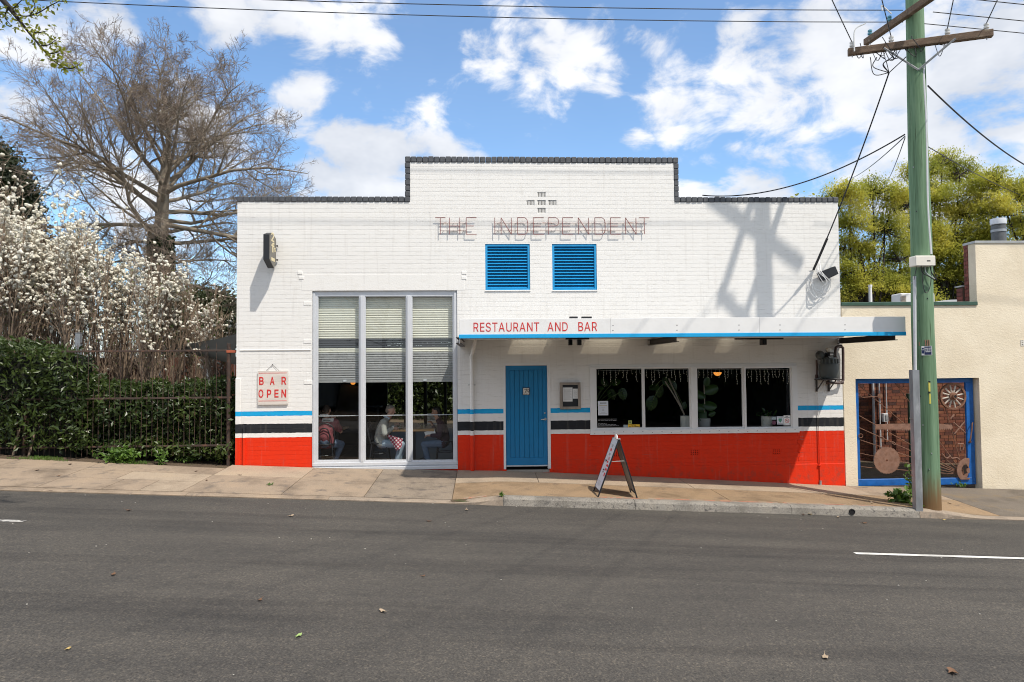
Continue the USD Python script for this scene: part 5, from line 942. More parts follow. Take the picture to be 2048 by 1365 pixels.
leafmat('ivy_leaf', [(.012, .03, .008), (.03, .065, .015), (.07, .10, .03)], .35, .15, 2.0)
def bare_tree(name, base, z0, trunk_r, fork_z, crown_c, crown_r, limbs, label, seed, dens=1.0, group=None, ivy=True, cat='tree'):
    rng = np.random.default_rng(seed); t = thing(name, label, cat, base, group); base = np.array(base, float); cc = np.array(crown_c, float); cr = np.array(crown_r, float)
    top = cc+np.array([0, 0, cr[2]*.25]); zz = np.linspace(0, 1, 16)[:, None]; tp = base*(1-zz)+top*zz; tp[:, 0] += .06*np.sin(zz[:, 0]*7); tr = trunk_r*(1-.72*zz[:, 0])*(1+.5*np.exp(-zz[:, 0]*22)); obj('trunk', tube(tp, tr, 12), 'bark_old', t, smooth=60)
    n = limbs; u = (np.arange(n)+.5)/n; zs = fork_z+(top[2]-fork_z)*u**.9; az = np.arange(n)*2.399+rng.normal(0, .3, n); el = -.16+1.4*u**1.5+rng.normal(0, .14, n)
    p = np.stack([np.interp(zs, tp[:, 2], tp[:, 0]), np.interp(zs, tp[:, 2], tp[:, 1]), zs], 1); d = np.stack([np.cos(az)*np.cos(el), np.sin(az)*np.cos(el), np.sin(el)], 1)
    # length until the crown's ellipsoid
    q = (p-cc)/cr; e = d/cr; A_ = (e*e).sum(1); B_ = (q*e).sum(1); C_ = (q*q).sum(1)-1; L = (-B_+np.sqrt(np.maximum(B_*B_-A_*C_, .01)))/A_*rng.uniform(.85, 1.02, n); L = np.clip(L, 1.5, None)
    P1 = curve(p, d, L, 9, rng, .13, .02, .05); R1 = np.linspace(1, .16, 9)[None]*np.clip(L*.0155, .035, trunk_r*.36)[:, None]
    for i in range(n): obj('limb', tube(P1[i], R1[i], 7), 'bark_old', t, smooth=60)
    p, d, l, r = children(P1, R1, int(11*dens), .18, 1.0, rng, .85, .42, L); P2 = curve(p, d, l, 6, rng, .16, .04); R2 = np.linspace(1, .2, 6)[None]*np.minimum(r*.62, .014+l*.013)[:, None]
    p3, d3, l3, r3 = children(P2, R2, int(9*dens), .12, 1.0, rng, .8, .44, l); P3 = curve(p3, d3, l3, 5, rng, .17, .03); R3 = np.linspace(1, .35, 5)[None]*np.minimum(r3*.7, .017)[:, None]
    obj('branches', cat_([batch_tubes(P2, R2, 5), batch_tubes(P3, np.maximum(R3, .005), 4)]), 'bark_old', t, kind='stuff')
    p4, d4, l4, r4 = children(P3, R3, int(7*dens), .12, 1.0, rng, .75, .48, l3); P4 = curve(p4, d4, np.clip(l4, .12, 1), 4, rng, .2, .03); R4 = np.linspace(1, .5, 4)[None]*np.full((len(P4), 1), .0058)
    p5, d5, l5, r5 = children(P4[::2], R4[::2], 2, .2, 1.0, rng, .7, .55, np.clip(l4, .12, 1)[::2]); P5 = curve(p5, d5, l5, 3, rng, .2, .0); R5 = np.full((len(P5), 3), .0042)
    obj('twigs', cat_([batch_tubes(P4, R4, 3), batch_tubes(P5, R5, 3)]), 'twig_brown', t, kind='stuff')
    if ivy:
        m = 9500; s = rng.uniform(.08, .66, m); a = rng.uniform(0, 2*np.pi, m); c = np.stack([np.interp(s, zz[:, 0], tp[:, i]) for i in range(3)], 1); rr = np.interp(s, zz[:, 0], tr)*rng.uniform(1.0, 1.5, m); w = np.stack([np.cos(a), np.sin(a), 0*a], 1)
        keep = meshkit.noise(np.stack([np.cos(a)*1.5, np.sin(a)*1.5, c[:, 2]*.8], 1)) > .38; obj('ivy', leaves((c+w*rr[:, None])[keep], .14, rng, .4, .8, dirs=np.tile([0, 0, -1.0], (keep.sum(), 1))+w[keep]), 'ivy_leaf', t, kind='stuff')
    return t
YT = 10.5; bx = float(at(313, 640, YT)[0]); ctr = at(332, 345, YT)
bare_tree('bare_tree', (bx, YT, -.2+.8), 0, .46, float(at(313, 560, YT)[2]), (ctr[0], YT, ctr[2]-.1), (6.8, 5.2, 4.35), 36, 'huge old bare tree with ivy on its trunk behind the garden', 50, 1.0)
# rust red screen behind the garden, board by board
YS2 = 4.2; SC = thing('garden_screen', 'rust red board screen behind the flowering trees', 'fence', (-8, YS2, .3)); pm('screen_red', (.15, .052, .032), .8, .3, 5, stretch=(2, 2, .3), island=.2)
x = -17.0
while x < -5.2: zt_ = float(at(250, 716, YS2)[2]); obj('board', cbox(x, x+.148, YS2+.01*brng.random(), YS2+.035, wb(x)-.1, zt_+.01*brng.random(), .004), 'screen_red', SC); x += .156
# shade sail and its posts
sail = [at(283, 690, 3.2), at(360, 689, 2.6), at(425, 680, 1.2), at(474, 668, .8), at(474, 731, .8), at(440, 722, 1.3), at(390, 709, 2.6), at(330, 699, 3.0)]
top_, bot_ = [sail[0], sail[1], sail[2], sail[3]], [sail[0], sail[7]*.5+sail[6]*.5, sail[5], sail[4]]
def loft(A_, B_, n=18, m=5):
    a, b = smoothc(A_, n//3), smoothc(B_, n//3); k = min(len(a), len(b)); a, b = a[:k], b[:k]; V = np.concatenate([a*(1-s)+b*s+np.array([0, -.10*math.sin(s*math.pi), -.05*math.sin(s*math.pi)]) for s in np.linspace(0, 1, m)]); F = []
    for r in range(m-1):
        i = np.arange(k-1)+r*k; F += [np.stack([i, i+1, i+k+1], 1), np.stack([i, i+k+1, i+k], 1)]
    F = np.vstack(F); V2 = V+np.array([0, .012, 0]); return np.vstack([V, V2]), np.vstack([F[:, ::-1], F+len(V)])
pm('sail_cloth', (.085, .08, .066), .8, .12, 4); single('shade_sail', loft(top_, bot_), 'sail_cloth', 'dark grey shade sail fixed to the corner of the white building', 'shade sail', smooth=True)
for (px, py, w, Y, lb) in ((157.5, 668, 9, 1.3, 'pale galvanised post left of the other garden posts, at the tall bush'), (323, 703, 6.5, 3.0, 'galvanised post in the middle of the garden under the sail'), (417, 716, 5.5, 2.6, 'thin galvanised post near the white building under the sail')):
    x, z = XZ(px, py, Y); h = w/1365*(Y+13.87)/2; pt_ = thing('garden_post', lb, 'post', (x, Y, float(wb(x)))); obj('post', cbox(x-h, x+h, Y-h, Y+h, wb(x)-.2, z, .006), 'galv', pt_); obj('cap', cbox(x-h-.004, x+h+.004, Y-h-.004, Y+h+.004, z+.002, z+.02, .004), 'galv', pt_)
    obj('bolt', ico((x+h+.01, Y, z-.2), .018, 1), 'steel_dark', pt_)
# iron picket fence
YF = .10; FE = thing('iron_fence', 'rusty brown iron picket fence in front of the dark hedge', 'fence', (-7.2, YF, .35)); pm('iron_brown', (.055, .035, .027), .75, .35, 14, stain=((.15, .07, .04), 9, .5, .7))
xf0, xf1 = -13.5, float(at(463, 800, YF)[0]); zr_t, zr_m, zr_b = (float(at(300, y, YF)[2]) for y in (702.5, 797, 893))
for z, nm_ in ((zr_t, 'rail'), (zr_m, 'rail'), (zr_b, 'rail')): obj('rail', cbox(xf0 if z < zr_t-.1 else float(at(118, 700, YF)[0]), xf1, YF-.02, YF+.02, z-.018, z+.018, .004), 'iron_brown', FE)
x = xf0; k = 0
while x < xf1-.03:
    t_ = zr_t+.17 if k % 2 else zr_m+.16
    if x < at(120, 700, YF)[0]: t_ = zr_m+.16
    obj('picket', tube([(x, YF-.0, max(zr_b-.20, wb(x)-.02)), (x, YF, t_-.05), (x, YF, t_)], [.0065, .0065, .002], 5), 'iron_brown', FE); x += .105; k += 1
for px in (50, 457): x = float(at(px, 850, YF)[0]); obj('post', cbox(x-.026, x+.026, YF-.025, YF+.03, wb(x)-.2, zr_t+.14 if px > 100 else zr_m, .006), 'iron_brown', FE)
pm('rust_orange', (.42, .10, .045), .6, .2, 9); x, z = XZ(462, 703, YF-.03); obj('tie', cbox(x-.09, x+.10, YF-.04, YF-.022, z-.03, z+.02, .004), 'rust_orange', FE)
# hedge and the taller bush
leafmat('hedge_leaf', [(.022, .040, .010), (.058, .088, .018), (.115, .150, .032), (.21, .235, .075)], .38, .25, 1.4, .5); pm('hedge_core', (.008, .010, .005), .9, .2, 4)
def leafbox(n, x0, x1, y0, y1, zf0, zf1, rng, shell=.28):
    "points near the faces of an uneven box of foliage"
    P = rng.random((n*3, 3)); P = P*np.array([x1-x0, y1-y0, 1])+np.array([x0, y0, 0]); z0, z1 = zf0(P[:, 0]), zf1(P[:, 0]); bul = (meshkit.fbm(np.stack([P[:, 0]*1.6, P[:, 2]*3.5, P[:, 1]], 1), 3, 5)-.5)
    P[:, 2] = z0+(z1-z0)*P[:, 2]; dy = np.minimum(P[:, 1]-y0-bul*.5, z1-P[:, 2]+bul*.4); w = np.exp(-np.abs(dy)/shell); return P[rng.random(len(P)) < w][:n]
HR = np.random.default_rng(21)
hx0, hx1 = -9.6, -5.06; htop = lambda x: np.interp(x, [-9.6, -8.2, -7.6, -6.5, -5.6, -5.0], [float(at(300, 735, .5)[2]), float(at(300, 752, .5)[2]), float(at(300, 768, .5)[2]), float(at(300, 770, .5)[2]), float(at(300, 760, .5)[2]), float(at(300, 766, .5)[2])])+.07*np.sin(x*9)
HD = thing('hedge', 'dense dark green hedge behind the iron fence', 'hedge', (-7.3, .6, .3)); P = leafbox(15000, hx0, hx1, .20, 1.05, lambda x: wb(x)+.05, htop, HR, .16); obj('foliage', leaves(P, .105, HR, .35, .48), 'hedge_leaf', HD, kind='stuff')
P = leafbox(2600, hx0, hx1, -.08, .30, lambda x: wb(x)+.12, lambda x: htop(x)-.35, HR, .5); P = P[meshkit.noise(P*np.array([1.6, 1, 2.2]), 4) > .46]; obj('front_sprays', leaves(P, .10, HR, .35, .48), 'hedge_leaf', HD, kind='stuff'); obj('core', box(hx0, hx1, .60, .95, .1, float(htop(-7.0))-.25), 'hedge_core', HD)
BS = thing('tall_bush', 'tall glossy dark green bush spilling over the left end of the fence', 'bush', (-9.4, .0, .5)); btop = lambda x: np.interp(x, [-13, -10.2, -9.2, -8.6, -8.15, -7.9], [float(at(50, 672, .2)[2]), float(at(50, 680, .2)[2]), float(at(50, 684, .2)[2]), float(at(50, 696, .2)[2]), float(at(50, 722, .2)[2]), float(at(50, 800, .2)[2])])+.06*np.sin(x*8)
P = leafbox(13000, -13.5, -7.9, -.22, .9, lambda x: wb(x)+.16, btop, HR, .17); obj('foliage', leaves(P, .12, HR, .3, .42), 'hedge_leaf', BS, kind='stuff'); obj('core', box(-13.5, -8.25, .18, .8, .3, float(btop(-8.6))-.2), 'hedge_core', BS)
for k in range(2): x = -9.3+.3*k; obj('stem', tube([(x, .0, wb(x)-.05), (x+.05, .1, wb(x)+.5)], .025, 6), 'stem_brown', BS)
# white flowering pears, upright stems in a row
leafmat('blossom', [(.78, .74, .62), (.90, .87, .78), (.95, .94, .89)], .7, .22, 3.0, .2); leafmat('young_leaf', [(.06, .10, .015), (.14, .19, .03), (.24, .27, .05)], .5, .35)
bl = cat_([ico(np.array(o)*.55, np.array([.62, .58, .6])*s, 0) for o, s in (((0, 0, 0), 1.0), ((.75, .2, .35), .8), ((-.55, -.5, .45), .82))])
tops = [(8, 385, 0), (40, 372, 1), (92, 440, 2), (150, 428, 0), (200, 470, 1), (245, 478, 2), (298, 515, 0), (345, 520, 1), (395, 560, 2), (440, 600, 0), (-60, 390, 1), (-130, 380, 2), (120, 470, 1), (270, 520, 0), (20, 470, 2), (70, 500, 1)]
desc = ['tallest white flowering pear at the far left edge', 'flowering pear beside the tallest one, second from the left edge', 'white flowering pear with a dense crown left of the old trunk', 'flowering pear with the fullest white crown', 'flowering pear between the fullest crown and the old trunk', 'flowering pear just left of the ivy trunk', 'flowering pear in front of the ivy trunk', 'sparser flowering pear just right of the ivy trunk', 'sparse flowering pear under the olive tree', 'smallest flowering pear beside the white building', 'flowering pear cut by the left edge', 'flowering pear beyond the left edge', 'low flowering pear behind the gap left of the fullest crown', 'low flowering pear behind the ones at the ivy trunk', 'low flowering pear at the left edge over the tall bush', 'low flowering pear behind the tall bush']
for i, (px, py, _) in enumerate(tops):
    if px < -100: continue
    rng = np.random.default_rng(100+i); Y = 2.3+(.5*((i*7) % 3-1))+(1.0 if i >= 12 else 0); tp_ = at(px, py, Y); x = float(tp_[0]); zb_0 = float(wb(x)); Hh = float(tp_[2])-zb_0
    t = thing('flowering_pear', desc[i], 'tree', (x, Y, zb_0)); b0 = np.array([x, Y, zb_0-.1]); obj('trunk', tube([b0, b0+np.array([.02, 0, .9]), b0+np.array([0, .02, 1.5])], [.06, .05, .04], 7), 'stem_brown', t)
    ns = 16; az = rng.uniform(0, 6.28, ns); sp = rng.uniform(.03, .22, ns); d = np.stack([np.cos(az)*sp, np.sin(az)*sp, np.ones(ns)], 1); st = b0+np.stack([np.cos(az)*.05, np.sin(az)*.05, rng.uniform(.5, 1.4, ns)], 1); L = (Hh-(st[:, 2]-b0[2]))*rng.uniform(.72, 1.0, ns); L[0] = Hh-(st[0, 2]-b0[2]); d[0, :2] *= .2
    P1 = curve(st, d, L, 8, rng, .045, .03); R1 = np.linspace(.021, .005, 8)[None].repeat(ns, 0); p, d2, l2, r2 = children(P1, R1, 14, .1, .97, rng, .42, .24, L); P2 = curve(p, d2, l2, 4, rng, .12, .12); R2 = np.linspace(.006, .003, 4)[None].repeat(len(P2), 0)
    p, d3, l3, r3 = children(P2, R2, 3, .2, 1.0, rng, .6, .4, l2); P3 = curve(p, d3, l3, 3, rng, .15, .08); R3 = np.full((len(P3), 3), .003)
    obj('stems', cat_([batch_tubes(P1, R1, 5), batch_tubes(P2, R2, 4), batch_tubes(P3, R3, 3)]), 'stem_brown', t, kind='stuff')
    sf = rng.choice([.05, .35, 1.0, 1.5], ns, p=[.22, .26, .30, .22]); sf2 = np.repeat(sf, 14); sf3 = np.repeat(sf2, 3)
    Q = np.concatenate([P1[:, 3:].reshape(-1, 3), P2[:, 1:].reshape(-1, 3), P2[:, 1:].reshape(-1, 3), P3[:, 1:].reshape(-1, 3)]); QF = np.concatenate([np.repeat(sf, 5), np.repeat(sf2, 3), np.repeat(sf2, 3), np.repeat(sf3, 2)]); Q = Q+rng.normal(size=Q.shape)*.028; hf = (Q[:, 2]-zb_0)/Hh; dens = np.clip((hf-.47)/.32, 0, 1)*(1.35 if px < 110 else 1.0 if px < 260 else .5 if px < 330 else .26 if px < 380 else .13)*QF; dens = np.maximum(dens, .03*(hf > .25)); keep = rng.random(len(Q)) < dens*.85; Q = Q[keep]; s = .020+.052*rng.random(len(Q))**1.3*(1.12 if px < 100 else 1.0 if px < 300 else .78)
    obj('blossom', scatter_mesh(bl, Q, s, rng), 'blossom', t, kind='stuff'); Q = P2[:, 2:].reshape(-1, 3); Q = Q[rng.random(len(Q)) < .4]+rng.normal(size=(1, 3))*.01; obj('young_leaves', leaves(Q, .06, rng, .4, .5), 'young_leaf', t, kind='stuff')
# trees far behind on the left
leafmat('olive_leaf', [(.022, .032, .010), (.055, .068, .018), (.105, .105, .032), (.16, .125, .04)], .6, .25, .8); leafmat('conifer_leaf', [(.012, .020, .006), (.032, .044, .011), (.075, .068, .022)], .6, .2, .8)
def crown(c, r, n_cl, per, size, cl_r, rng, shell=.75, low=-.55):
    "leaf clumps through an uneven ellipsoid"
    D = rng.normal(size=(n_cl*2, 3)); D /= np.linalg.norm(D, axis=1, keepdims=True); D = D[D[:, 2] > low][:n_cl]; rad = rng.uniform(shell, 1.0, len(D))**.7*(.78+.44*meshkit.noise(D*2.3+np.array(c)*.37)); C = np.array(c)+D*rad[:, None]*np.array(r)
    P = np.repeat(C, per, 0)+rng.normal(size=(len(C)*per, 3))*cl_r*np.array([1, 1, .7])*.5; return P, C
def leafy_tree(name, label, base, c, r, n_cl, per, size, cl_r, m, bark, seed, limbs=7, trunk_r=.2, shell=.6, low=-.55, extra=()):
    rng = np.random.default_rng(seed); t = thing(name, label, 'tree', base); base = np.array(base, float); P, C = crown(c, r, n_cl, per, size, cl_r, rng, shell, low)
    for (c2, r2, n2) in extra: p2, c2_ = crown(c2, r2, n2, per, size, cl_r, rng, shell, low); P = np.vstack([P, p2]); C = np.vstack([C, c2_])
    f = base+(np.array(c)-base)*.45; obj('trunk', tube(smoothc([base-np.array([0, 0, .3]), base+(f-base)*.5+np.array([.08, 0, 0]), f], 5), np.linspace(trunk_r, trunk_r*.7, len(smoothc([base, base, f], 5))), 9), bark, t, smooth=60)
    for i in range(limbs): q = C[rng.integers(len(C))]; mid = f+(q-f)*.5+rng.normal(size=3)*.25; cv = smoothc([f+(f-base)*.0, mid, q], 5); obj('limb', tube(cv, np.linspace(trunk_r*.55, .02, len(cv)), 6), bark, t, smooth=60)
    idx = rng.integers(len(C), size=len(C)//2); st = f+(C[idx]-f)*rng.uniform(.25, .6, (len(idx), 1)); cv = np.stack([st, (st+C[idx])/2+rng.normal(size=(len(idx), 3))*.15, C[idx]], 1); obj('branches', batch_tubes(cv, np.tile([.035, .022, .01], (len(idx), 1)), 4), bark, t, kind='stuff')
    obj('crown', leaves(P, size, rng, .35, .6), m, t, kind='stuff'); return t
Yo = 24.0; c = at(400, 640, Yo); leafy_tree('olive_tree', 'rounded olive green tree far behind beside the white building', (c[0], Yo, 1.0), (c[0], Yo, c[2]-.3), (1.9, 2.0, 2.1), 150, 120, .22, .75, 'olive_leaf', 'bark_old', 31)
Yo = 18.0; c = at(-5, 440, Yo); leafy_tree('conifer', 'dark bronze green conifer at the far left behind the blossoms', (c[0], Yo, 1.2), (c[0], Yo, c[2]), (1.3, 1.5, 3.3), 240, 130, .18, .6, 'conifer_leaf', 'bark_old', 32)
Yo = 15.0; c = at(45, 560, Yo); leafy_tree('bronze_bush', 'bronze brown bushy tree behind the tallest blossoms', (c[0], Yo, 1.0), (c[0], Yo, c[2]), (1.6, 1.4, 2.4), 170, 120, .15, .6, 'bronze_leaf', 'bark_old', 33)
leafmat('bronze_leaf', [(.05, .03, .018), (.10, .062, .034), (.15, .095, .05)], .7, .2, .8)
# ---------------------------------------------------------------- flowering wattles behind the right-hand buildings
leafmat('wattle_leaf', [(.08, .115, .016), (.20, .23, .03), (.38, .39, .055), (.66, .60, .11), (.90, .80, .30)], .6, .55, .8, .3, .28)
pm('wattle_bark', (.035, .028, .022), .9, .3, 5)
Yw = 8.5
def wat(px, py, Y): return np.array(at(px, py, Y))
def lobed_tree(name, label, base, lobes, Y, per_m2, size, m, bark, seed, trunk_r, group=None):
    rng = np.random.default_rng(seed); t = thing(name, label, 'tree', base, group); base = np.array(base, float); k = (Y+13.87)/1365; C = []
    for px, py, r in lobes:
        c = wat(px, py, Y+rng.uniform(-.8, .8)); R_ = r*k; n = max(8, int(per_m2*R_*R_)); D = rng.normal(size=(n, 3)); D /= np.linalg.norm(D, axis=1, keepdims=True); D[:, 2] = np.abs(D[:, 2])*np.where(rng.random(n) < .72, 1, -1); C.append(c+D*R_*rng.uniform(.35, 1.05, (n, 1))*np.array([1, .9, .85]))
    C = np.vstack(C); per = 130; P = np.repeat(C, per, 0)+rng.normal(size=(len(C)*per, 3))*np.array([.16, .16, .10]); f = wat(lobes[-1][0], lobes[-1][1], Y); f = base+(f-base)*.5; sp = smoothc([base-np.array([0, 0, .4]), (base+f)/2+np.array([.1, 0, 0]), f], 6); obj('trunk', tube(sp, np.linspace(trunk_r, trunk_r*.7, len(sp)), 9), bark, t, smooth=60)
    for px, py, r in lobes: q = wat(px, py, Y); cv = smoothc([f, (f+q)/2+rng.normal(size=3)*.2-np.array([0, 0, .15]), q], 5); obj('limb', tube(cv, np.linspace(trunk_r*.32, .02, len(cv)), 6), bark, t, smooth=60)
    near = np.array([wat(px, py, Y) for px, py, r in lobes]); idx = rng.choice(len(C), len(C)//2, replace=False); q = near[np.argmin(((C[idx][:, None]-near[None])**2).sum(2), 1)]; cv = np.stack([q, (q+C[idx])/2+rng.normal(size=(len(idx), 3))*.08, C[idx]], 1); obj('branches', batch_tubes(cv, np.tile([.028, .018, .008], (len(idx), 1)), 4), bark, t, kind='stuff')
    obj('crown', leaves(P, size, rng, .75, .45), m, t, kind='stuff'); return t
lobed_tree('wattle_tree', 'left wattle tree with pale green crown beside the white parapet', (wat(1738, 640, 8.5)[0], 8.5, .2), [(1672, 400, 30), (1700, 392, 38), (1745, 388, 40), (1785, 400, 42), (1700, 450, 46), (1770, 460, 50), (1690, 500, 42), (1720, 520, 34), (1800, 520, 44), (1698, 585, 28), (1775, 590, 34), (1830, 590, 36), (1730, 560, 40), (1810, 570, 46), (1690, 545, 36), (1760, 610, 44), (1840, 615, 44), (1740, 500, 20)], 8.5, 66, .08, 'wattle_leaf', 'wattle_bark', 41, .15)
lobed_tree('wattle_tree', 'largest wattle tree, yellow flowering, directly behind the utility pole', (wat(1745, 650, 10)[0]+1.6, 10.0, .2), [(1885, 330, 34), (1850, 352, 34), (1920, 350, 40), (1960, 385, 44), (1815, 410, 38), (1870, 400, 52), (1925, 430, 52), (1840, 460, 46), (1900, 490, 50), (1955, 480, 46), (1850, 560, 42), (1910, 560, 40), (1820, 345, 18), (1880, 520, 50), (1940, 540, 50), (1890, 600, 50), (1830, 500, 44), (1880, 470, 26)], 10.0, 66, .082, 'wattle_leaf', 'wattle_bark', 42, .2)
lobed_tree('wattle_tree', 'wattle tree at the right edge behind the flue', (wat(2060, 650, 9)[0], 9.0, .2), [(1990, 368, 36), (2035, 392, 44), (2080, 380, 50), (2000, 430, 50), (2060, 450, 56), (1985, 490, 40), (2040, 520, 46), (2110, 470, 60), (2000, 550, 30), (2050, 470, 26)], 9.0, 66, .08, 'wattle_leaf', 'wattle_bark', 43, .18)
c = wat(1595, 416, 16.0); leafy_tree('far_wattle', 'top of a yellow tree showing just above the right part of the parapet', (c[0], 16.0, .2), c-np.array([0, 0, 1.0]), (1.0, 1.0, 1.1), 60, 110, .16, .6, 'wattle_leaf', 'wattle_bark', 44)
c = wat(1790, 600, 11.0); leafy_tree('yard_bush', 'dark green bush low behind the green parapet cap', (c[0], 11.0, .0), c-np.array([0, 0, .6]), (3.4, 1.2, 1.5), 150, 120, .16, .7, 'olive_leaf', 'wattle_bark', 45)
# ---------------------------------------------------------------- street tree whose budding branch hangs into the upper left corner
leafmat('bud_leaf', [(.16, .18, .015), (.30, .31, .03), (.46, .43, .07)], .5, .4, 3.0); pm('dark_twig', (.018, .014, .012), .85, .3, 6)
YB2 = -6.0; SB = thing('street_tree', 'branch with fresh green buds hanging into the upper left corner', 'tree', (-9.6, -10.3, .2)); srng = np.random.default_rng(77); S = lambda px, py, dy=0: np.array(at(px, py, YB2+dy))
obj('trunk', tube(smoothc([(-9.6, -10.3, .1), (-9.5, -10.2, 2.2), (-9.1, -9.6, 4.6), (-8.4, -8.6, 7.0)], 6), np.linspace(.24, .11, 19), 10), 'dark_twig', SB, smooth=60)
main = smoothc([np.array([-8.6, -8.9, 6.4]), np.array([-7.2, -7.2, 7.2]), S(-60, -70), S(5, 0), S(30, 30), S(56, 63), S(80, 92), S(106, 121), S(128, 136)], 5)
obj('limb', tube(main, np.interp(np.linspace(0, 1, len(main)), [0, .35, .6, 1], [.07, .035, .014, .005]), 6), 'dark_twig', SB, smooth=60); subs = []
for P_ in ([(30, 30), (52, 33), (75, 27), (100, 12), (121, 0), (150, -30)], [(128, 136), (145, 137), (160, 128)], [(56, 63), (75, 66), (95, 62)], [(80, 92), (98, 90), (112, 80)], [(18, 16), (10, 34), (22, 52)], [(93, 108), (112, 106), (122, 98)], [(-10, -15), (0, 30), (-12, 55)], [(-60, -70), (20, -50), (90, -60), (160, -90)], [(60, 30), (70, 14), (62, -10)], [(20, 24), (34, 10), (50, -6)], [(106, 121), (118, 118), (127, 110)]):
    cv = smoothc([S(a_, b_) for a_, b_ in P_], 4); subs.append(cv); obj('twig', tube(cv, np.linspace(.009, .0035, len(cv)), 5), 'dark_twig', SB)
for k in range(9):    # the rest of its crown, above and left of the frame
    e = np.array([srng.uniform(-9.5, -5.4), srng.uniform(-9.5, -4.8), srng.uniform(7.6, 10)]); cv = smoothc([np.array([-8.6, -8.9, 6.6]), (e+np.array([-8.6, -8.9, 6.6]))/2+srng.normal(size=3)*.3, e], 5); obj('limb', tube(cv, np.linspace(.05, .01, len(cv)), 5), 'dark_twig', SB); subs.append(cv)
pts_ = np.concatenate([s[1:] for s in subs]+[main[22:]]); pts_ = pts_[pts_[:, 2] > 4]; B0 = np.repeat(pts_, 5, 0)+srng.normal(size=(len(pts_)*5, 3))*.034; obj('buds', leaves(B0, .05, srng, .3, .55), 'bud_leaf', SB, kind='stuff')
extra_ = np.concatenate([s for s in subs[-9:]]); B0 = np.repeat(extra_, 40, 0)+srng.normal(size=(len(extra_)*40, 3))*.42; obj('more_buds', leaves(B0, .07, srng, .3, .55), 'bud_leaf', SB, kind='stuff')
# ---------------------------------------------------------------- across the street: what the windows mirror
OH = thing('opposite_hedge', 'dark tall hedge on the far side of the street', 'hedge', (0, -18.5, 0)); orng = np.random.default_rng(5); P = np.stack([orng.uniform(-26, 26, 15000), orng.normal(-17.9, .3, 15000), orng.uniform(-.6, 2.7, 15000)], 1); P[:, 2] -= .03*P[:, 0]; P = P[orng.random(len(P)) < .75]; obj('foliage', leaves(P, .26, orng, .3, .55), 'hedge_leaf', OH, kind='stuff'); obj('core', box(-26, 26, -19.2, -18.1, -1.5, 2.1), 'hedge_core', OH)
bare_tree('opposite_tree', (-5.2, -21.5, .2), 0, .16, 2.2, (-5.2, -21.5, 4.4), (3.4, 3.0, 3.0), 14, 'bare tree on the far side of the street', 12, .62, None, False)

for i, (x, r_, hh_) in enumerate(((-21, 4, 6), (-13, 3.0, 5.2), (3.5, 2.6, 5.0), (9.5, 3.4, 6), (17.5, 3.6, 5.6))):
    rng = np.random.default_rng(300+i); t = thing('opposite_evergreen', 'dense evergreen across the street, number %d from the left as the windows mirror it' % (i+1) if False else ('wide', 'round', 'small', 'tall', 'broad')[i]+' dense evergreen tree on the far side of the street', 'tree', (x, -18.8, 0)); P, C = crown((x, -18.8, hh_*.54), (r_, 3.0, hh_*.48), 170, 60, .3, 1.1, rng, .55, -.8); obj('trunk', tube([(x, -18.8, -1.5), (x+.1, -18.8, hh_*.5)], [.25, .15], 8), 'wattle_bark', t); obj('crown', leaves(P, .34, rng, .35, .55), 'hedge_leaf', t, kind='stuff'); obj('core', ico((x, -18.9, hh_*.55), (r_*.72, 1.8, hh_*.40), 2), 'hedge_core', t)
# ---------------------------------------------------------------- people, tables and chairs behind the big window
def ball(p, r): return m3.Manifold.sphere(float(r), 12).translate([float(a) for a in p])
def bone(a, ra, b, rb): return m3.Manifold.batch_hull([ball(a, ra), ball(b, rb)])
def solid(parts, edge=.022, it=6):
    m = m3.Manifold.batch_boolean(parts, m3.OpType.Add).refine_to_length(edge); q = m.to_mesh(); t = trimesh.Trimesh(np.array(q.vert_properties[:, :3]), np.array(q.tri_verts), process=True); trimesh.smoothing.filter_taubin(t, lamb=.5, nu=.53, iterations=it); return t
def unit(v): v = np.asarray(v, float); return v/np.linalg.norm(v)
def hand(w, d, n, side=1, curl=.6):
    "palm, four curled fingers and a thumb from wrist w along d; n = back of the hand"
    d, n = unit(d), unit(n); s = unit(np.cross(d, n))*side; out = [m3.Manifold.batch_hull([ball(w, .026), ball(w+d*.085+s*.030, .013), ball(w+d*.088-s*.030, .013), ball(w+d*.03+s*.032, .015)])]
    for k, (o, l) in enumerate(((.030, .072), (.011, .082), (-.009, .077), (-.028, .060))):
        a = w+d*.085+s*o; b = a+(d*math.cos(curl*.7)-n*math.sin(curl*.7))*l*.5; c = b+(d*math.cos(curl*1.7)-n*math.sin(curl*1.7))*l*.5; out += [bone(a, .0095, b, .009), bone(b, .009, c, .0078)]
    a = w+d*.03+s*.034; b = a+(d*.6+s*.7-n*.25)*.045; c = b+(d*.9+s*.15-n*.35)*.032; return out+[bone(a, .012, b, .0105), bone(b, .0105, c, .009)]
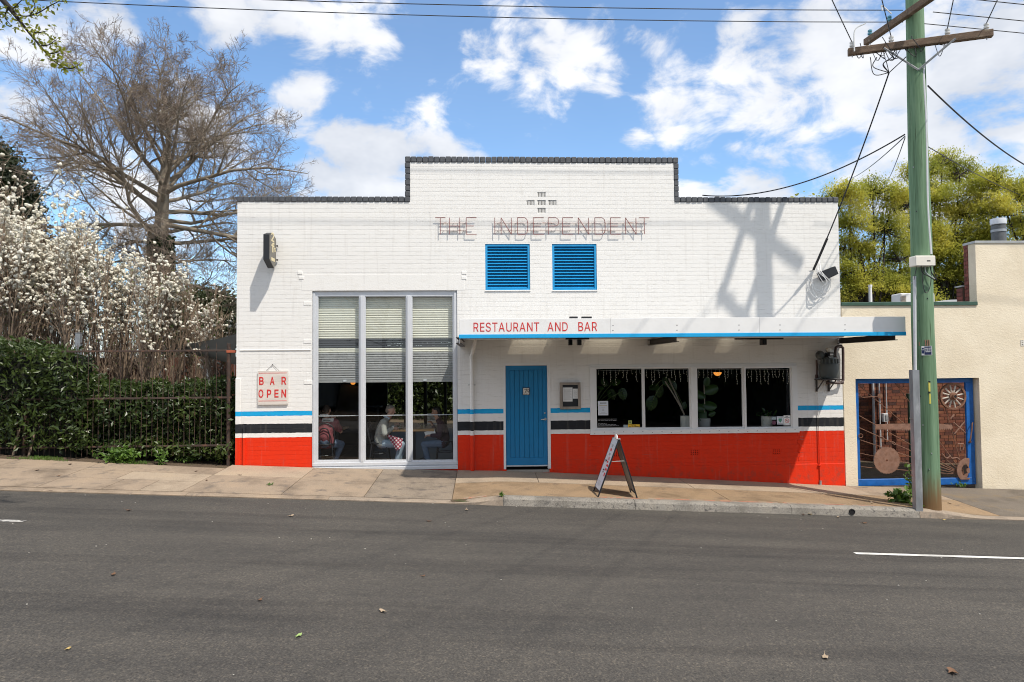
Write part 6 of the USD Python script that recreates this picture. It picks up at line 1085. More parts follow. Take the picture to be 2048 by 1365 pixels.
def head(c, f, up=(0, 0, 1)):
    "head with brow, nose, jaw, mouth and ears; c its centre, f where the face looks"
    f = unit(f); up = unit(np.asarray(up, float)-f*(np.asarray(up, float)@f)); s = np.cross(f, up); H = lambda a, b, d: c+f*a+s*b+up*d
    return [m3.Manifold.batch_hull([ball(H(-.025, 0, .035), .078), ball(H(.03, 0, .03), .068), ball(H(.025, .03, -.02), .045), ball(H(.025, -.03, -.02), .045)]), m3.Manifold.batch_hull([ball(H(.03, 0, -.02), .055), ball(H(.055, 0, -.085), .026), ball(H(.0, .03, -.06), .03), ball(H(.0, -.03, -.06), .03)]),
            m3.Manifold.batch_hull([ball(H(.09, 0, .012), .010), ball(H(.114, 0, -.026), .012), ball(H(.088, .014, -.030), .010), ball(H(.088, -.014, -.030), .010)]), bone(H(.082, .016, -.058), .010, H(.082, -.016, -.058), .010), bone(H(.086, .035, .026), .011, H(.086, -.035, .026), .011),
            m3.Manifold.batch_hull([ball(H(-.005, .078, .01), .016), ball(H(-.008, .082, -.028), .010)]), m3.Manifold.batch_hull([ball(H(-.005, -.078, .01), .016), ball(H(-.008, -.082, -.028), .010)])], H
pm('skin', (.46, .25, .175), .5, .08, 12); pm('skin_pale', (.52, .30, .22), .5, .08, 12); pm('shirt_red', (.22, .055, .065), .8, .1, 5, bump=.004, bscale=14); pm('jeans', (.12, .17, .25), .85, .2, 20); pm('jeans_pale', (.30, .38, .46), .85, .18, 20); pm('sweater_grey', (.36, .36, .33), .9, .1, 30, bump=.006, bscale=18); pm('maroon', (.035, .012, .025), .85, .2, 10)
pm('hair_brown', (.05, .032, .022), .7, .25, 40, stretch=(1, 1, .2)); pm('hair_grey', (.24, .20, .17), .7, .25, 40); pm('hair_dark', (.018, .013, .011), .6, .2, 40); pm('shoe', (.03, .03, .032), .5, .1); pm('collar_blue', (.42, .50, .58), .8, .05); pm('eye_white', (.75, .73, .7), .3, .02); pm('pupil', (.02, .015, .012), .2, .02)
def person(label, J, face, skin, top, legs, hairm, hands, mats, neck_r=.055, build=1.0, sleeve=.5, long_hair=False, group=None):
    J = {k: np.asarray(v, float) for k, v in J.items()}; t = thing('person', label, 'person', (J['hip'][0], J['hip'][1], .10)); b = build; hd, H = head(J['head'], face)
    tors = lambda e: [m3.Manifold.batch_hull([ball(J['shl'], .072*b+e), ball(J['shr'], .072*b+e), ball(J['chest'], .125*b+e), ball(J['chest']+(J['hip']-J['chest'])*.35, .135*b+e)]), m3.Manifold.batch_hull([ball(J['chest'], .125*b+e), ball(J['belly'], .135*b+e)]), m3.Manifold.batch_hull([ball(J['belly'], .135*b+e), ball(J['hpl'], .10*b+e), ball(J['hpr'], .10*b+e)]), m3.Manifold.batch_hull([ball(J['shl'], .05+e), ball(J['shr'], .05+e), ball(J['neck']-np.array([0, 0, .03]), .05+e)])]
    arm = lambda S_, E_, W_, e: [bone(J[S_], .056*b+e, J[E_], .043*b+e), bone(J[E_], .043*b+e, J[W_], .028+e)]
    leg = lambda h, k, a, e: [bone(J[h], .092*b+e, J[k], .060*b+e), bone(J[k], .060*b+e, J[a], .040+e)]
    parts = hd+[bone(J['neck']-np.array([0, 0, .05]), neck_r+.008, J['head']-np.array([0, 0, .05]), neck_r)]+tors(0)+arm('shl', 'ell', 'wrl', 0)+arm('shr', 'elr', 'wrr', 0)+leg('hpl', 'knl', 'anl', 0)+leg('hpr', 'knr', 'anr', 0)
    for k, (d, n, s, c) in hands.items(): parts += hand(J[k], d, n, s, c)
    body = obj('body', solid(parts, .016, 5), skin, t, smooth=True)
    for sgn in (-1, 1): e = H(.088, .030*sgn, .006); obj('eye', ico(e, (.009, .009, .008), 1), 'eye_white', body); obj('pupil', ico(e+unit(face)*.0065, .0045, 1), 'pupil', body)
    sl = lambda S_, E_, W_: ([bone(J[S_], .056*b+.016, J[S_]+(J[E_]-J[S_])*.72, .048*b+.024)] if sleeve < .9 else [bone(J[S_], .056*b+.018, J[E_], .043*b+.020), bone(J[E_], .043*b+.020, J[W_]+(J[E_]-J[W_])*.08, .028+.014)])
    obj('shirt' if sleeve < .9 else 'sweater', solid(tors(.014)+sl('shl', 'ell', 'wrl')+sl('shr', 'elr', 'wrr'), .025, 7), top, t, smooth=True)
    obj('trousers', solid([m3.Manifold.batch_hull([ball(J['hpl'], .10*b+.012), ball(J['hpr'], .10*b+.012), ball(J['hip']+np.array([0, 0, .03]), .118*b+.01)])]+leg('hpl', 'knl', 'anl', .014)+leg('hpr', 'knr', 'anr', .014), .025, 6), legs, t, smooth=True)
    for k, a in (('anl', 'ftl'), ('anr', 'ftr')): d = unit(J[a]-J[k]+np.array([0, 0, .0])); obj('shoe', solid([m3.Manifold.batch_hull([ball(J[k]-np.array([0, 0, .035]), .042), ball(J[a], .034), ball((J[k]+J[a])/2-np.array([0, 0, .02]), .042)])], .02, 3), 'shoe', t, smooth=True)
    hs = [m3.Manifold.batch_hull([ball(H(-.030, 0, .038), .080), ball(H(.012, 0, .048), .068), ball(H(-.046, 0, -.02), .060)])]
    if long_hair: hs += [m3.Manifold.batch_hull([ball(H(-.05, .04, .02), .06), ball(H(-.05, -.04, .02), .06), ball(H(-.06, .05, -.12), .045), ball(H(-.06, -.05, -.12), .045)])]
    hm = m3.Manifold.batch_boolean(hs, m3.OpType.Add)-m3.Manifold.batch_hull([ball(H(.12, 0, .02), .078), ball(H(.12, 0, -.12), .09)])-(m3.Manifold.batch_hull([ball(H(.02, .0, -.10), .05), ball(H(.0, 0, -.2), .1)]) if not long_hair else m3.Manifold.batch_hull([ball(H(.06, 0, -.1), .06), ball(H(.08, 0, -.2), .06)]))
    q = hm.refine_to_length(.018).to_mesh(); tm = trimesh.Trimesh(np.array(q.vert_properties[:, :3]), np.array(q.tri_verts)); tm.vertices += (meshkit.fbm(tm.vertices*60, 3, 2)-.5)[:, None]*.010*unit(np.array([.3, -.5, .8])); obj('hair', tm, hairm, t, smooth=True); return t, H
w = lambda px, py, Y: np.array(at(px, py, Y))
FL = .10
# the man in the red shirt, seen from behind
J1 = dict(head=w(653.5, 821, .80), neck=w(652.5, 837, .76), shl=w(634.5, 846, .76), shr=w(670, 846, .76), chest=w(651.5, 855, .72), belly=w(650, 873, .66), hip=w(650, 884, .66), hpl=w(643, 886, .70), hpr=w(658, 886, .70), ell=w(628, 866, .95), wrl=w(640, 857, 1.10), elr=w(681, 863, .93), wrr=w(666.5, 841, .92), knl=w(634, 886, 1.10), knr=w(682, 889, 1.02), anl=w(638, 913, 1.15), anr=w(671, 913, .93), ftl=w(638, 918, 1.32), ftr=w(676, 919, 1.10))
J1['anl'][2] = J1['anr'][2] = FL+.09; J1['ftl'][2] = J1['ftr'][2] = FL+.036
p1, H1 = person('man in a red T-shirt seen from behind at the left pane, hand at his face', J1, (.12, 1, -.12), 'skin', 'shirt_red', 'jeans', 'hair_brown', {'wrl': ((.6, .8, .1), (0, 0, 1), 1, .6), 'wrr': ((-.28, .1, 1), (.5, -.8, .1), 1, .9)}, None, .06, 1.12, .5)
q = w(652, 851.5, .50); yb_ = J1['chest'][1]-.165
for (a_, b_, c_, d_, m_) in ((635, 829.5, 652.5, 832.5, 'paper'), (636, 833.5, 653, 835, 'paper'), (639.5, 838.5, 663, 844.5, 'cream_enamel')):
    pass
# prints on the back of the shirt, laid just proud of it
tm1 = trimesh.Trimesh(*[np.array(x) for x in arr(solid([m3.Manifold.batch_hull([ball(J1['shl'], .072*1.12+.014), ball(J1['shr'], .072*1.12+.014), ball(J1['chest'], .125*1.12+.014), ball(J1['chest']+(J1['hip']-J1['chest'])*.35, .135*1.12+.014)])], .02, 2))])
def backprint(px0, py0, px1, py1, m, nm='print', off=.010, nx=10, nz=3):
    V = []
    for j in range(nz):
        for i in range(nx):
            p = w(px0+(px1-px0)*i/(nx-1), py0+(py1-py0)*j/(nz-1), .5); c = tm1.vertices; dd = np.hypot(c[:, 0]-p[0], c[:, 2]-p[2])*1.0+(c[:, 1] > J1['chest'][1])*9; V.append((p[0], float(c[np.argsort(dd)[:4], 1].mean())-off, p[2]))
    V = np.array(V); F = []
    for j in range(nz-1): i = np.arange(nx-1)+j*nx; F += [np.stack([i, i+nx, i+nx+1], 1), np.stack([i, i+nx+1, i+1], 1)]
    obj(nm, (V, np.vstack(F)), m, p1)
backprint(640, 838.5, 663, 844.8, 'cream_enamel'); backprint(635.5, 829.8, 652, 832.4, 'paper'); backprint(636, 833.4, 653, 835.4, 'paper'); backprint(641.5, 839.8, 652, 841, 'ink', off=.0125, nz=2); backprint(641.5, 842.2, 657, 843.4, 'ink', off=.0125, nz=2)
# the man in the grey sweater, in profile
J2 = dict(head=w(781, 821, .85), neck=w(775, 835, .85), shl=w(769, 845, 1.02), shr=w(767, 846, .67), chest=w(766, 858, .85), belly=w(762, 876, .85), hip=w(760, 885, .85), hpl=w(764, 887, .96), hpr=w(763, 887, .75), ell=w(776, 867, 1.08), wrl=w(788, 851, 1.05), elr=w(769, 868, .60), wrr=w(786, 856.5, .74), knl=w(806, 890, .98), knr=w(803, 889, .72), anl=w(800, 912, .98), anr=w(794, 912, .70), ftl=w(813, 917, .99), ftr=w(806, 917, .70))
J2['anl'][2] = J2['anr'][2] = FL+.09; J2['ftl'][2] = J2['ftr'][2] = FL+.036
p2, H2 = person('grey haired man in a grey sweater eating, a red checked napkin on his lap', J2, (1, -.10, -.22), 'skin_pale', 'sweater_grey', 'jeans_pale', 'hair_grey', {'wrl': ((.9, 0, .45), (-.3, -.2, 1), -1, 1.0), 'wrr': ((1, .1, .05), (0, -.2, 1), 1, .9)}, None, .056, 1.0, 1.0)
obj('collar', tube(smoothc([J2['neck']+np.array([.055, -.06, -.03]), J2['neck']+np.array([-.03, -.065, .015]), J2['neck']+np.array([-.07, .0, .03]), J2['neck']+np.array([-.03, .065, .015]), J2['neck']+np.array([.055, .06, -.03])], 5), .022, 7), 'collar_blue', p2, smooth=60); obj('cuff', tube([J2['wrr']+np.array([-.015, 0, 0]), J2['wrr']+np.array([.02, 0, 0])], .039, 10), 'paper', p2)
def cloth(c4, nx=14, nz=12, amp=.018):
    a, b, c, d = [np.asarray(x, float) for x in c4]; V = []
    for j in range(nz):
        for i in range(nx): s, t = i/(nx-1), j/(nz-1); p = (a*(1-s)+b*s)*(1-t)+(d*(1-s)+c*s)*t; V.append(p+np.array([0, amp*math.sin(s*7+t*2), .0]))
    V = np.array(V); F = []
    for j in range(nz-1): i = np.arange(nx-1)+j*nx; F += [np.stack([i, i+1, i+nx+1], 1), np.stack([i, i+nx+1, i+nx], 1)]
    return V, np.vstack(F)
def check_mat():
    n = {'tc': ('texture_coordinate', {}), 'mp': ('mapping', {'rotation': (0, .75, 0), 'scale': (11, 0.001, 11)}), 'w1': ('wave_texture', {'wave_type': 'bands', 'bands_direction': 'x', 'profile': 'saw' if False else 'tri', 'scale': .5}), 'w2': ('wave_texture', {'wave_type': 'bands', 'bands_direction': 'z', 'profile': 'tri', 'scale': .5}), 'g1': ('math', {'math_type': 'greater_than', 'value2': .5}), 'g2': ('math', {'math_type': 'greater_than', 'value2': .5}), 'a': ('math', {'math_type': 'add'}), 'h': ('math', {'math_type': 'multiply', 'value2': .5}), 'rp': ('rgb_ramp', {'interpolate': True, 'ramp': [(0, (.74, .72, .72)), (.5, (.42, .10, .14)), (1, (.20, .02, .04))]}), 'p': ('principled_bsdf', {'roughness': .9})}
    mat('check_cloth', n, [('tc.object', 'mp.vector'), ('mp.vector', 'w1.vector'), ('mp.vector', 'w2.vector'), ('w1.fac', 'g1.value1'), ('w2.fac', 'g2.value1'), ('g1.value', 'a.value1'), ('g2.value', 'a.value2'), ('a.value', 'h.value1'), ('h.value', 'rp.fac'), ('rp.color', 'p.base_color')])
check_mat(); nk = thing('napkin', 'red and white checked napkin hanging from the sweater man\'s lap', 'napkin', w(789, 885, .6)); obj('cloth', cloth([w(772, 868.5, .66), w(806, 878, .60), w(803, 895, .56), w(793, 902.5, .55)]), 'check_cloth', nk, smooth=True)
# the woman facing him, in the shade
J3 = dict(head=w(873, 824, .95), neck=w(877, 838, .95), shl=w(882, 848, .78), shr=w(882, 848, 1.12), chest=w(884, 858, .95), belly=w(887, 876, .95), hip=w(889, 886, .95), hpl=w(886, 887, .84), hpr=w(886, 887, 1.06), ell=w(880, 872, .72), wrl=w(862, 871, .75), elr=w(874, 868, 1.15), wrr=w(866, 852, 1.1), knl=w(848, 889, .82), knr=w(850, 889, 1.08), anl=w(856, 912, .80), anr=w(852, 912, 1.1), ftl=w(844, 918, .80), ftr=w(841, 918, 1.1))
J3['anl'][2] = J3['anr'][2] = FL+.09; J3['ftl'][2] = J3['ftr'][2] = FL+.036
p3, H3 = person('dark haired woman in a maroon top facing the man in the sweater', J3, (-1, -.1, -.2), 'skin', 'maroon', 'jeans', 'hair_dark', {'wrl': ((-1, 0, .0), (0, -.2, 1), 1, .7), 'wrr': ((-.5, 0, 1), (.8, -.3, .3), 1, .8)}, None, .05, .92, 1.0, True)
obj('bracelet', tube([J3['wrl']+np.array([.05, 0, 0]), J3['wrl']+np.array([.065, 0, 0])], .040, 10), 'black', p3)
# tables, chairs, glasses
def table(x0, x1, y0, y1, z, label):
    t = thing('cafe_table', label, 'table', ((x0+x1)/2, (y0+y1)/2, FL)); obj('tabletop', cbox(x0, x1, y0, y1, z-.042, z, .006), 'table_wood', t); obj('column', tube([((x0+x1)/2, (y0+y1)/2, FL+.02), ((x0+x1)/2, (y0+y1)/2, z-.043)], .035, 10), 'black', t)
    obj('base', [cbox((x0+x1)/2-.28, (x0+x1)/2+.28, (y0+y1)/2-.03, (y0+y1)/2+.03, FL+.002, FL+.03, .008), cbox((x0+x1)/2-.03, (x0+x1)/2+.03, (y0+y1)/2-.28, (y0+y1)/2+.28, FL+.004, FL+.028, .008)], 'black', t); return t
a, b = w(781, 860, .72), w(868, 860, .72); zt_ = float(a[2]); table(float(a[0]), float(b[0]), .72, 1.42, zt_, 'pale timber cafe table between the sweater man and the woman')
a, b = w(648, 859, 1.02), w(684, 859, 1.02); table(float(a[0]), float(b[0]), 1.02, 1.7, float(a[2]), 'pale timber cafe table in front of the man in the red shirt')
def bent_chair(c, rot, label):
    t = thing('bentwood_chair', label, 'chair', c); R_ = rotm([0, 0, 1], rot); c = np.array(c, float); T_ = lambda pts: [R_ @ np.array(p)+c for p in pts]
    v, f = lathe([(0, .43), (.19, .43), (.205, .445), (.20, .46), (0, .462)], (0, 0, 0), 22); obj('seat', (v @ R_.T+c, f), 'black', t, smooth=35)
    for sx, sy in ((-1, -1), (1, -1), (-1, 1), (1, 1)): obj('leg', tube(T_([(.15*sx, .15*sy, .435), (.19*sx, .2*sy, .0)]), [.016, .013], 7), 'black', t)
    obj('back', tube(smoothc(T_([(-.19, -.17, .44), (-.21, -.21, .62), (-.17, -.24, .82), (0, -.25, .90), (.17, -.24, .82), (.21, -.21, .62), (.19, -.17, .44)]), 5), .014, 8), 'black', t, smooth=60); obj('inner_back', tube(smoothc(T_([(-.10, -.18, .45), (-.11, -.21, .62), (-.07, -.235, .76), (0, -.24, .79), (.07, -.235, .76), (.11, -.21, .62), (.10, -.18, .45)]), 5), .011, 8), 'black', t, smooth=60)
    a_ = np.linspace(0, 2*np.pi, 18); obj('hoop', tube(T_([(.165*math.cos(q), .165*math.sin(q), .22) for q in a_]), .009, 5, False), 'black', t); return t
bent_chair((float(J1['hip'][0]), .70, FL), 6, 'black bentwood chair under the man in the red shirt'); bent_chair((float(J2['hip'][0]), .85, FL), -90, 'black bentwood chair under the man in the sweater'); bent_chair((float(J3['hip'][0])+.02, .95, FL), 90, 'black bentwood chair under the woman')
for px, h, Y, lb in ((801, .115, .95, 'water glass on the table beside the sweater man\'s hand'), (797, .10, 1.15, 'tumbler behind the water glass on the table'), (848, .13, 1.0, 'tall glass on the table nearer the woman'), (843, .09, 1.2, 'low glass on the table before the woman')):
    p = w(px, 860, Y); p[2] = zt_; gl_ = thing('drinking_glass', lb, 'glass', p); obj('cup', lathe([(.028, .003), (.034, h), (.0315, h), (.026, .008), (0, .008)], p, 16), 'glass_clear', gl_, smooth=30); obj('drink', lathe([(0, .009), (.0255, .009), (.029, h*.6), (0, h*.6)], p, 14), 'water', gl_)
pm('water', (.42, .34, .22), .1, .05); p = w(792, 860, .95); p[2] = zt_+.002; single('plate', lathe([(0, 0), (.08, .0), (.13, .018), (.128, .022), (.08, .006), (0, .006)], p, 24), 'paper', 'white plate on the table in front of the man in the sweater', 'plate', smooth=30)
p = w(860, 866, .74); single('menu_sheet', (lambda q: (xform(box(-.11, .11, -.002, .002, -.05, .05), rotm([0, 1, 0], -18), p)))(0), 'paper', 'pale menu sheet held over the table by the woman', 'menu')
# bar counter and dark shapes further in
CB = thing('bar_counter', 'dark bar counter deep inside the room', 'counter', (-3.6, 4.6, FL)); obj('front', cbox(-4.7, -2.9, 4.4, 4.9, FL, 1.05, .01), 'room_dark', CB); obj('top', cbox(-4.72, -2.8, 4.34, 4.95, 1.06, 1.10, .006), 'black', CB)
ph = thing('lounge_chair', 'grey upholstered wing chair dimly seen behind the left pane', 'chair', tuple(w(700, 815, 3.4))); q = w(700, 815, 3.4); pm('uphol', (.10, .10, .11), .9, .2, 6); obj('back', xform(cbox(-.35, .35, -.08, .08, -.25, .55, .06), rotm([0, 1, 0], 12), q), 'uphol', ph); obj('seat', cbox(q[0]-.4, q[0]+.35, 3.0, 3.5, q[2]-.6, q[2]-.25, .05), 'uphol', ph); obj('foot', [cbox(q[0]+s-.03, q[0]+s+.03, y_-.03, y_+.03, FL, q[2]-.6, .005) for s in (-.33, .28) for y_ in (3.06, 3.44)], 'black', ph)
def lamp(px, py, Y, r, label): q = w(px, py, Y); t = thing('pendant_lamp', label, 'lamp', tuple(q)); obj('shade', lathe([(r*.25, .10), (r*.5, .085), (r*.95, .0), (r, -.02), (r*.93, -.02), (r*.45, .075)], q, 18), 'black', t, smooth=40); obj('bulb', ico(q-np.array([0, 0, .02]), r*.62, 2), 'lamp_glow', t, smooth=True); obj('cord', tube([q+np.array([0, 0, .09]), (q[0], q[1], 4.2)], .006, 5), 'black', t)
lamp(706, 763.5, 3.2, .10, 'orange pendant lamp glowing below the shutter in the left pane'); lamp(1435, 743, 3.0, .16, 'orange pendant lamp glowing in the third pane of the sliding window')
# white slatted garden bench and bright hedge seen through the back window
gb = thing('slatted_screen', 'white slatted screen outside the back window', 'screen', tuple(w(862, 850, 11)))
for i in range(8): q0 = rect_from(853, 828+3.1*i, 880, 829.9+3.1*i, 11.0); obj('slat', cbox(q0[0], q0[1], 11.0, 11.04, q0[2], q0[3], .004), 'white_trim', gb)
leafmat('garden_leaf', [(.02, .035, .008), (.06, .085, .015), (.13, .15, .03), (.26, .25, .08)], .45, .35, 1.2); grng = np.random.default_rng(9); P = np.stack([grng.uniform(-4.6, 1.0, 9000), grng.normal(13.4, .35, 9000), grng.uniform(-.4, 3.6, 9000)], 1); rear = thing('rear_hedge', 'sunlit leafy hedge seen through the room and its back window', 'hedge', (-2, 13.4, 0)); obj('foliage', leaves(P, .17, grng, .3, .55), 'garden_leaf', rear, kind='stuff'); obj('core', box(-4.6, 1.0, 13.7, 14.2, -.4, 3.0), 'hedge_core', rear)
# ---------------------------------------------------------------- behind the sliding window: plants, pots, fairy lights; prints on the glass
YI = .34; leafmat('house_leaf', [(.012, .035, .008), (.03, .075, .012), (.08, .15, .02), (.16, .22, .04)], .3, .25, 4.0)
def pot(px0, px1, py0, py1, label, m='cream_enamel', saucer=True):
    x0, x1, z0, z1 = rect_from(px0, py0, px1, py1, YI); c = ((x0+x1)/2, YI, z0); r = (x1-x0)/2; t = thing('plant_pot', label, 'plant pot', c); obj('pot', lathe([(0, .0), (r*.93, 0), (r, z1-z0), (r*.92, z1-z0), (r*.9, (z1-z0)*.86), (0, (z1-z0)*.85)], c, 24), m, t, smooth=40); obj('earth', lathe([(0, (z1-z0)*.88), (r*.9, (z1-z0)*.88)], c, 16), 'soil', t); return t, c, z1
leaf_stand = thing('window_shelf', 'deep inner sill behind the sliding window', 'shelf', (4, .3, at(1390, 855, .3)[2])); zsh = float(at(1390, 854.2, YI)[2]); obj('board', cbox(at(1186, 850)[0], at(1588, 850)[0], .07, .62, zsh-.05, zsh-.004, .006), 'room_dark', leaf_stand); obj('bracket', cbox(3.6, 3.66, .2, .6, zsh-.3, zsh-.052, .006), 'black', leaf_stand)
def monstera(c, r, d, n, notch=6):
    "a split leaf: outline in its own plane, then turned to d (tip) and n (face)"
    d, n = unit(d), unit(n); s = unit(np.cross(d, n)); n = np.cross(s, d); V, F = [], []
    for sgn in (-1, 1):
        for k in range(notch):
            t0, t1 = k/notch, (k+.72)/notch; wd = lambda t: .62*math.sin(math.pi*min(1, .18+t*.82))**.7
            pts = [(t0, 0), (t1, 0), (t1+.16, wd(t1)*sgn), (t0+.10, wd(t0+.02)*sgn)]; b = len(V)
            for (u, v_) in pts: V.append(c+d*(u-.3)*r*1.5+s*v_*r+n*(-.25*abs(v_)*r-.18*u*u*r))
            F += [(b, b+1, b+2), (b, b+2, b+3)]
    return np.array(V), np.array(F)
def stemleaf(t, base, tip, r, d, n): cv = smoothc([base, (np.array(base)+np.array(tip))/2+np.array([0, 0, .08]), tip], 5); obj('stem', tube(cv, .007, 5), 'stem_green', t); obj('leaf', monstera(np.array(tip), r, d, n), 'house_leaf', t)
pm('stem_green', (.07, .10, .03), .5, .2, 8); b0 = w(1180, 835, .5)
mp_ = thing('split_leaf_plant', 'big split leaf plant reaching in from the left of the first pane', 'plant', tuple(b0))
for tx, ty, Y, r, d, n in ((1245, 783, .45, .16, (.25, -.1, -1), (.1, -1, .25)), (1226, 765, .5, .15, (.8, 0, .3), (0, -.7, .7)), (1222, 785, .6, .15, (.3, 0, -1), (-.3, -1, .2)), (1205, 776, .4, .10, (-.6, 0, .2), (0, -.6, .8)), (1213, 768, .62, .13, (-.5, -.2, .5), (0, -1, .4))): stemleaf(mp_, b0, w(tx, ty, Y), r, d, n)
_, c, z1 = pot(1360.5, 1379, 832.3, 853.8, 'tall white pot in the second pane'); mp2 = thing('split_leaf_plant', 'leggy split leaf plant in the tall white pot of the second pane', 'plant', (c[0], c[1], z1)); bs = np.array([c[0], c[1], z1])
for tx, ty in ((1337, 757), (1330, 763)): obj('stem', tube(smoothc([bs, w((tx+1370)/2+3, 800, YI), w(tx, ty, YI+.05)], 6), [.014]*13, 6), 'wood_grey', mp2)
for tx, ty, Y, r, d, n in ((1306, 800, .42, .20, (-.3, -.1, -1), (.1, -1, .3)), (1330, 760, .4, .16, (.6, 0, -.5), (.2, -.8, .5)), (1322, 780, .5, .15, (-.2, 0, -1), (.3, -1, .2)), (1345, 768, .45, .14, (.5, 0, -.8), (0, -1, .3)), (1312, 772, .5, .14, (-.8, 0, -.2), (0, -.7, .6)), (1368, 815, .42, .10, (.2, 0, 1), (0, -1, .2))): stemleaf(mp2, w(1334, 765, YI+.05), w(tx, ty, Y), r, d, n)
_, c, z1 = pot(1397.5, 1420.5, 837, 853.6, 'ribbed grey pot low in the third pane', 'uphol2'); pm('uphol2', (.30, .30, .29), .6, .1)
fp_ = thing('fig_plant', 'round leaved fig in the ribbed pot of the third pane', 'plant', (c[0], c[1], z1)); obj('stem', tube(smoothc([np.array([c[0], c[1], z1]), w(1409, 800, YI), w(1408, 770, YI)], 5), .012, 6), 'wood_grey', fp_)
for tx, ty, r, d in ((1422, 780, .135, (.7, -.2, .25)), (1419, 812, .13, (.9, -.2, -.15)), (1406, 832, .12, (-.3, -.4, -1)), (1398, 815, .12, (-.8, 0, .2)), (1424, 828, .07, (.6, 0, .3)), (1400, 790, .11, (-.7, .1, .4)), (1414, 764, .09, (.2, 0, 1))):
    p = w(tx, ty, YI-.02); d = unit(d); n = np.array([.1, -1, .35]); s = unit(np.cross(d, n)); n = np.cross(s, d); a_ = np.linspace(0, 2*np.pi, 17)[:-1]; ring = [p+d*r*math.cos(q)*1.15+s*r*.82*math.sin(q)+n*(.10*r*math.cos(2*q)) for q in a_]; obj('leaf', (np.array([p+n*.03]+ring), np.array([(0, 1+i, 1+(i+1) % 16) for i in range(16)])), 'house_leaf', fp_, smooth=True)
_, c, z1 = pot(1522.5, 1544.5, 832.5, 852.5, 'white pot with a dark leaf emblem in the fourth pane'); tb = thing('small_plant', 'small leafy plant in the white pot of the fourth pane', 'plant', (c[0], c[1], z1)); srn = np.random.default_rng(3); obj('leaves', leaves(np.array([c[0], c[1], z1+.03])+srn.normal(size=(60, 3))*np.array([.07, .06, .03]), .09, srn, .5, .5), 'house_leaf', tb)
# icicle fairy lights
for i, (a_, b_) in enumerate(WPX):
    frng = np.random.default_rng(60+i); t = thing('fairy_lights', 'icicle fairy lights hanging in the '+('first', 'second', 'third', 'fourth')[i]+' pane of the sliding window', 'fairy lights', tuple(w((a_+b_)/2, 740, .12))); Yf = .12; x0, x1 = float(w(a_+1, 740, Yf)[0]), float(w(b_-1, 740, Yf)[0]); ztop = float(w(a_, 739.5-.004*(a_-1193), Yf)[2])
    xs = np.linspace(x0, x1, 14); wires = [tube(np.stack([xs, np.full(14, Yf), ztop-.008-.012*np.sin((xs-x0)/(x1-x0)*np.pi)], 1), .0018, 4, False)]; bulbs = []
    for x in np.linspace(x0+.03, x1-.03, 11):
        L_ = frng.choice([.08, .16, .24, .30]); k = max(2, int(L_/.038)); P = np.stack([x+np.cumsum(frng.normal(0, .006, k)), np.full(k, Yf)+frng.normal(0, .004, k), ztop-.01-np.linspace(0, L_, k)], 1); wires.append(tube(P, .0016, 4, False)); bulbs += [ico(p+np.array([frng.choice([-1, 1])*.009, -.004, -.004]), (.0042, .0042, .0085), 0) for p in P[1:]]
    obj('wire', cat_(wires), 'white_trim', t, kind='stuff'); obj('bulbs', cat_(bulbs), 'bulb', t, kind='stuff')
# things stuck on the glass
def sticker(px0, py0, px1, py1, m, label, nm='window_sticker', cat='sticker', y=.0045): q = rect_from(px0, py0, px1, py1, y); return obj(nm, box(q[0], q[1], y, y+.0025, q[2], q[3]), m, '/World', label=label, cat=cat), q
def tiny(s, q, zf, hf, m, parent, x0=.08, x1=.92, y=.0045):
    h = (q[3]-q[2])*hf; wd = text_w(s, h, True); X0 = q[0]+(q[1]-q[0])*x0; X1 = q[0]+(q[1]-q[0])*x1; obj('lettering', text(s, X0, q[2]+(q[3]-q[2])*zf, h, y-.0004, .0008, (X1-X0)/wd, True), m, parent)
pm('sticker_yellow', (.80, .50, .03), .5, .05); pm('sticker_olive', (.36, .40, .10), .5, .1); pm('sticker_grey', (.33, .40, .42), .5, .06); pm('sticker_purple', (.14, .045, .085), .5, .1); pm('emblem_green', (.10, .28, .20), .5, .1); pm('print_gold', (.50, .46, .30), .5, .1)
s_, q = sticker(1196, 802.4, 1216.3, 831, 'print_white', 'white printed notice on the first pane of the sliding window', 'window_notice', 'notice')
for zf, hf, x0, x1, m in ((.83, .045, .2, .82, 'ink'), (.66, .05, .14, .9, 'print_gold'), (.56, .02, .34, .7, 'ink_soft'), (.40, .05, .44, .56, 'ink_soft'), (.30, .03, .4, .6, 'ink_soft'), (.20, .02, .3, .72, 'ink_soft'), (.12, .02, .14, .9, 'ink_soft')): obj('print', box(q[0]+(q[1]-q[0])*x0, q[0]+(q[1]-q[0])*x1, .0037, .0043, q[2]+(q[3]-q[2])*zf, q[2]+(q[3]-q[2])*(zf+hf)), m, s_)
wl = thing('window_lettering', 'small white lettering low on the first pane of the sliding window', 'lettering', tuple(w(1215, 845, .0))); 
q = rect_from(1196, 838.2, 1233, 839.6, .0045); wd = text_w('THE INDEPENDENT RESTAURANT & BAR', q[3]-q[2], False); obj('line', text('THE INDEPENDENT RESTAURANT & BAR', q[0], q[2], q[3]-q[2], .0045, .001, (q[1]-q[0])/wd), 'ink_soft', wl)
for y0, x1 in ((842.0, 1234), (847.6, 1213), (850.4, 1232), (852.6, 1238)):
    q = rect_from(1196, y0-.8, x1, y0, .0045); lr_ = np.random.default_rng(int(y0)); x = q[0]; ms = []
    while x < q[1]: w_ = lr_.uniform(.02, .07); ms.append(box(x, min(x+w_, q[1]), .0036, .0044, q[2], q[3])); x += w_+.014
    obj('line', ms, 'ink_soft', wl)
